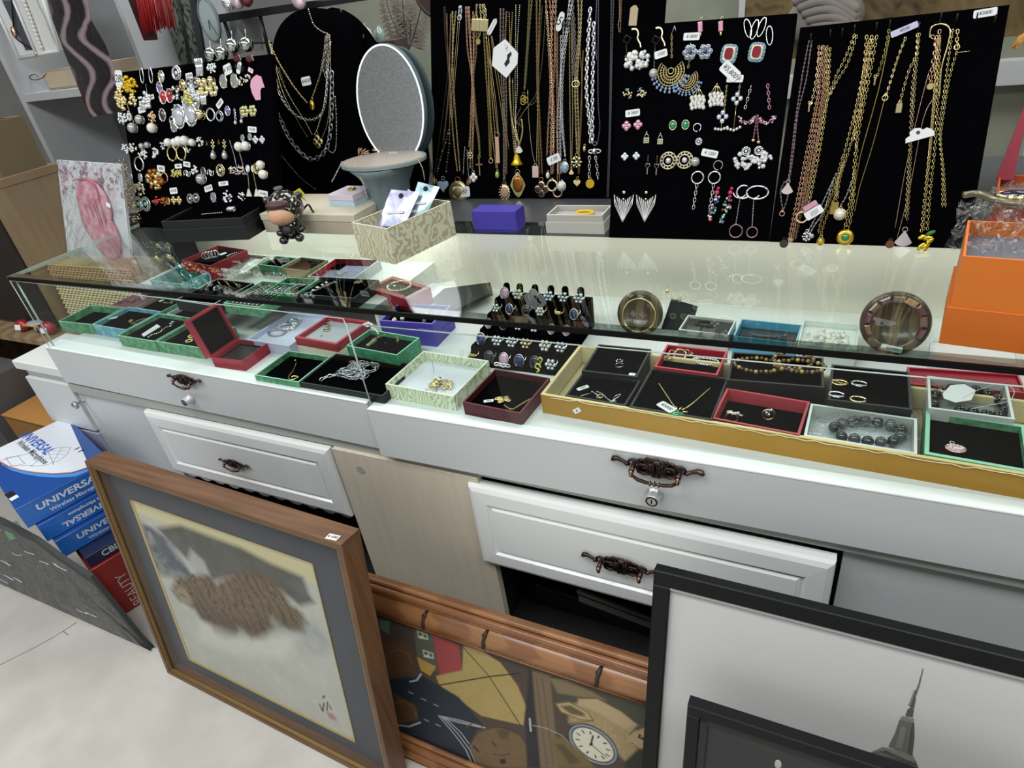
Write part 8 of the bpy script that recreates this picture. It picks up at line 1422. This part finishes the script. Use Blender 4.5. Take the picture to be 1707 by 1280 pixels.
# ================================================================= microphone boxes and the rest of the stack at far left
u1=nrm((.30,.95,0)); v1=A(-u1[1],u1[0],0); C0=pz(25,850,.43)
bl=mat('#1f57a8',.35,coat=.3,c2='#2a6cc4',sc=4); bl2=mat('#1b4a96',.35,coat=.3); wt=mat('#e4e8f0',.4); lt=mat('#c9d0da',.45); nav=mat('#1b2747',.4)
def micbox(z0,z1,off,l,top,txt,flip=False):
    o_=C0+u1*off[0]+v1*off[1]; f=Fr(A(o_[0],o_[1],z0),u1,v1); T=thing('microphone_box',l,'box',f.P(.12,.2,0)); b=MB(); b.box(f,0,.25,0,.42,0,z1-z0,bl2,.001); b.build('carton',T)
    s=Fr(f.P(0,0,0),u1,A(0,0,1)); h=z1-z0; 
    if s.n@A(1,0,0)<0: s.n=-s.n
    S_=Fr(f.P(0,0,0),u1,A(0,0,1),nrm(np.cross(u1,A(0,0,1))))
    b=MB(); b.box(S_,.0,.25,h*.04,h*.96,.0002,.0009,bl); b.build('side_print',T)
    text(S_,'UNIVERSAL',h*.40,lt,T,a=.125,b=h*(.62 if not flip else .36),c=.0012,rot=180 if flip else 0,bold=.0007,sx=1.25,shear=.1); text(S_,'Wireless Microphone',h*.24,lt,T,a=.14,b=h*(.26 if not flip else .74),c=.0012,rot=180 if flip else 0,bold=.0003,sx=1.05)
    if top:
        g=Fr(f.P(0,0,h),u1,v1); b=MB(); P=[(.0,.42),(.25,.42),(.25,.0)]; 
        cur=[(.25-.0,.02)]; q=[(x,.12+.10*math.sin((x/.25)*2.2)-.03) for x in np.linspace(.25,0,14)]
        Q=[g.at(x,y) for x,y in((150,779),(120,788),(90,790),(60,788),(35,784),(15,778),(0,770))]; Q=[(min(.249,max(.001,p[0])),max(.001,p[1])) for p in Q]
        b.prism(g,Q+[(.001,.419),(.249,.419)],.0003,.0011,wt); b.build('white_print',T); b=MB(); b.tube([g.P(p[0],p[1],.001) for p in Q],.0022,mat('#c9785a',.5),4); b.build('orange_line',T)
        b=MB(); b.prism(g,[(p[0],p[1]-.006) for p in Q]+[(Q[-1][0],Q[-1][1]-.035)]+[(p[0],max(.002,p[1]-.03)) for p in Q[::-1]],.0002,.0008,mat('#4a93e0',.35)); b.build('sky_band',T)
        m=g.px(58,736,.0012); ang=math.degrees(math.atan2(*( (np.array(g.at(80,752))-np.array(g.at(40,723)))[::-1]))); text(g,'UNIVERSAL',.044,mat('#2f5fc0',.4),T,a=g.at(60,738)[0],b=g.at(60,738)[1],c=.0013,rot=ang,bold=.0009,shear=.2); text(g,'Wireless Microphone',.026,mat('#3a4150',.5),T,a=g.at(54,754)[0],b=g.at(54,754)[1],c=.0013,rot=ang,bold=.0005)
        b=MB(); gm=mat('#7d828c',.5)
        for L in ([(118,746),(104,746),(78,750),(62,770),(52,778),(76,776),(100,768),(112,758),(118,746)],[(80,752),(90,775)],[(104,746),(88,772)],[(0,768),(50,756),(62,770)],[(0,778),(55,776)],[(10,764),(30,760),(42,774),(20,777),(10,764)]): b.tube([g.P(*g.at(x,y),.0013) for x,y in L],.0007,gm,4)
        for k in range(22): x=80+(k%8)*4.2+(k//8)*-2; y=752+(k//8)*6; b.ell(g,*g.at(x,y),.0012,.002,.002,.0005,gm,6,4)
        b.build('line_drawing',T); b=MB()
        for x,y in((129,748),(135,752)): p=g.at(x,y); b.ell(g,p[0],p[1],.0012,.009,.0035,.0008,dark,8,4)
        b.build('icons',T); b=MB(); p=g.at(20,827); s2=g.sub(*p,.0009,ang); b.box(s2,-.028,.028,-.010,.010,0,.0006,dark); b.box(s2,.008,.028,-.010,.010,.0006,.001,wt); b.build('badge',T)
micbox(.362,.43,(0,0),'top microphone box, white and blue printed lid, at the far left',True,'')
micbox(.302,.361,(.018,-.012),'second microphone box, its lettering upside down',False,'',True)
micbox(.240,.301,(.03,-.03),'third blue microphone box, lowest of the three',False,'')
P0=pz(150,952,.20); f=Fr(A(P0[0],P0[1],0),u1,v1); T=thing('red_box','red cardboard box with white lettering at the bottom of the stack','box',f.P(.1,.2,0)); b=MB(); b.box(f,0,.2,0,.33,0,.20,mat('#8f1f1e',.4,coat=.2),.001); b.build('carton',T); S_=Fr(f.P(0,0,0),u1,A(0,0,1),nrm(np.cross(u1,A(0,0,1)))); q1=np.array(S_.at(240,1015)); q2=np.array(S_.at(192,945)); text(S_,'BEAUTY',.04,mat('#d9b9b0',.5),T,a=(q1+q2)[0]/2,b=(q1+q2)[1]/2,c=.001,rot=math.degrees(math.atan2(*(q2-q1)[::-1])),sx=.9)
b=MB(); b.box(f,.006,.195,.01,.32,.202,.239,nav,.001); o=tag(b.build('navy_box'),'thin navy box between the red box and the blue boxes','box'); text(Fr(f.P(0,.01,0),u1,A(0,0,1),nrm(np.cross(u1,A(0,0,1)))),'CBII',.028,lt,o,a=.07,b=.222,c=.001,bold=.0005)
# film wrapped grey panel on the floor
f=leanfr((0,-.352,0),2); Q=[f.at(*p) for p in((262,1099),(150,962),(112,938),(60,900),(0,868))]; P=[(Q[0][0],0)]+Q+[(-1.1,Q[-1][1]),(-1.1,0)]; T=thing('wrapped_board','grey board in shiny plastic wrap standing on the floor at far left','panel',f.P(-.2,0,0)); b=MB(); b.prism(f,P,-.012,0,mat('#37393b',.6)); b.build('panel_board',T); b=MB(); R=np.random.default_rng(33); nx,ny=44,10; V=[]
x0,x1=-.9,Q[0][0]; 
for j in range(ny+1):
    for i in range(nx+1):
        x=x0+(x1-x0)*i/nx; top=np.interp(x,[Q[4][0],Q[3][0],Q[2][0],Q[1][0],Q[0][0]],[Q[4][1],Q[3][1],Q[2][1],Q[1][1],.01]); V.append(f.P(x,top*j/ny,.004+R.uniform(0,.006)))
b.add(V,[(j*(nx+1)+i,j*(nx+1)+i+1,(j+1)*(nx+1)+i+1,(j+1)*(nx+1)+i) for j in range(ny) for i in range(nx)],plast2); b.build('plastic_wrap',T)
b=MB(); 
for k in range(30):
    x=R.uniform(-.75,.2); top=np.interp(x,[Q[4][0],Q[3][0],Q[2][0],Q[1][0],Q[0][0]],[Q[4][1],Q[3][1],Q[2][1],Q[1][1],.01]); y=R.uniform(.1,.9)*top; b.tube(smooth([f.P(x,y,.011),f.P(x+.02,y+R.uniform(-.01,.012),.012),f.P(x+.05,y+R.uniform(-.02,.02),.011)],3),.0012,mat('#d6dade',.15,.3,coat=1.),4)
b.build('wrap_creases',T)['kind']='stuff'  # pale tubes along the creases imitate white glints on the film
b=MB(); P=[pz(x,y,.33) for x,y in((4,876),(28,868),(40,884),(10,892))]; b.add(P+[p-A(0,0,.02) for p in P],[(0,1,2,3),(7,6,5,4)]+[(i,4+i,4+(i+1)%4,(i+1)%4) for i in range(4)],mat('#5d9a6c',.3,coat=.5)); tag(b.build('green_block'),'small translucent green block between the blue boxes and the wrapped panel','block')
# cardboard box beside the side cabinet, dark cupboard
b=MB(); c=pz(45,700,.40); b.wbox(-.62,-.30,.02,.3,0,.38,mat('#a8763c',.6)); b.wbox(-.62,-.30,.015,.3,.38,.384,mat('#b98547',.6)); tag(b.build('cardboard_box'),'brown cardboard box left of the small white cabinet','box')
b=MB(); b.wbox(-2.2,-.66,.0,.19,0,.5,mat('#5f5c5a',.6)); tag(b.build('grey_cupboard'),'dark grey low cupboard at the far left','cupboard')
b=MB(); b.wbox(.60,.70,-.02,.4,0,0,dark) if 0 else None
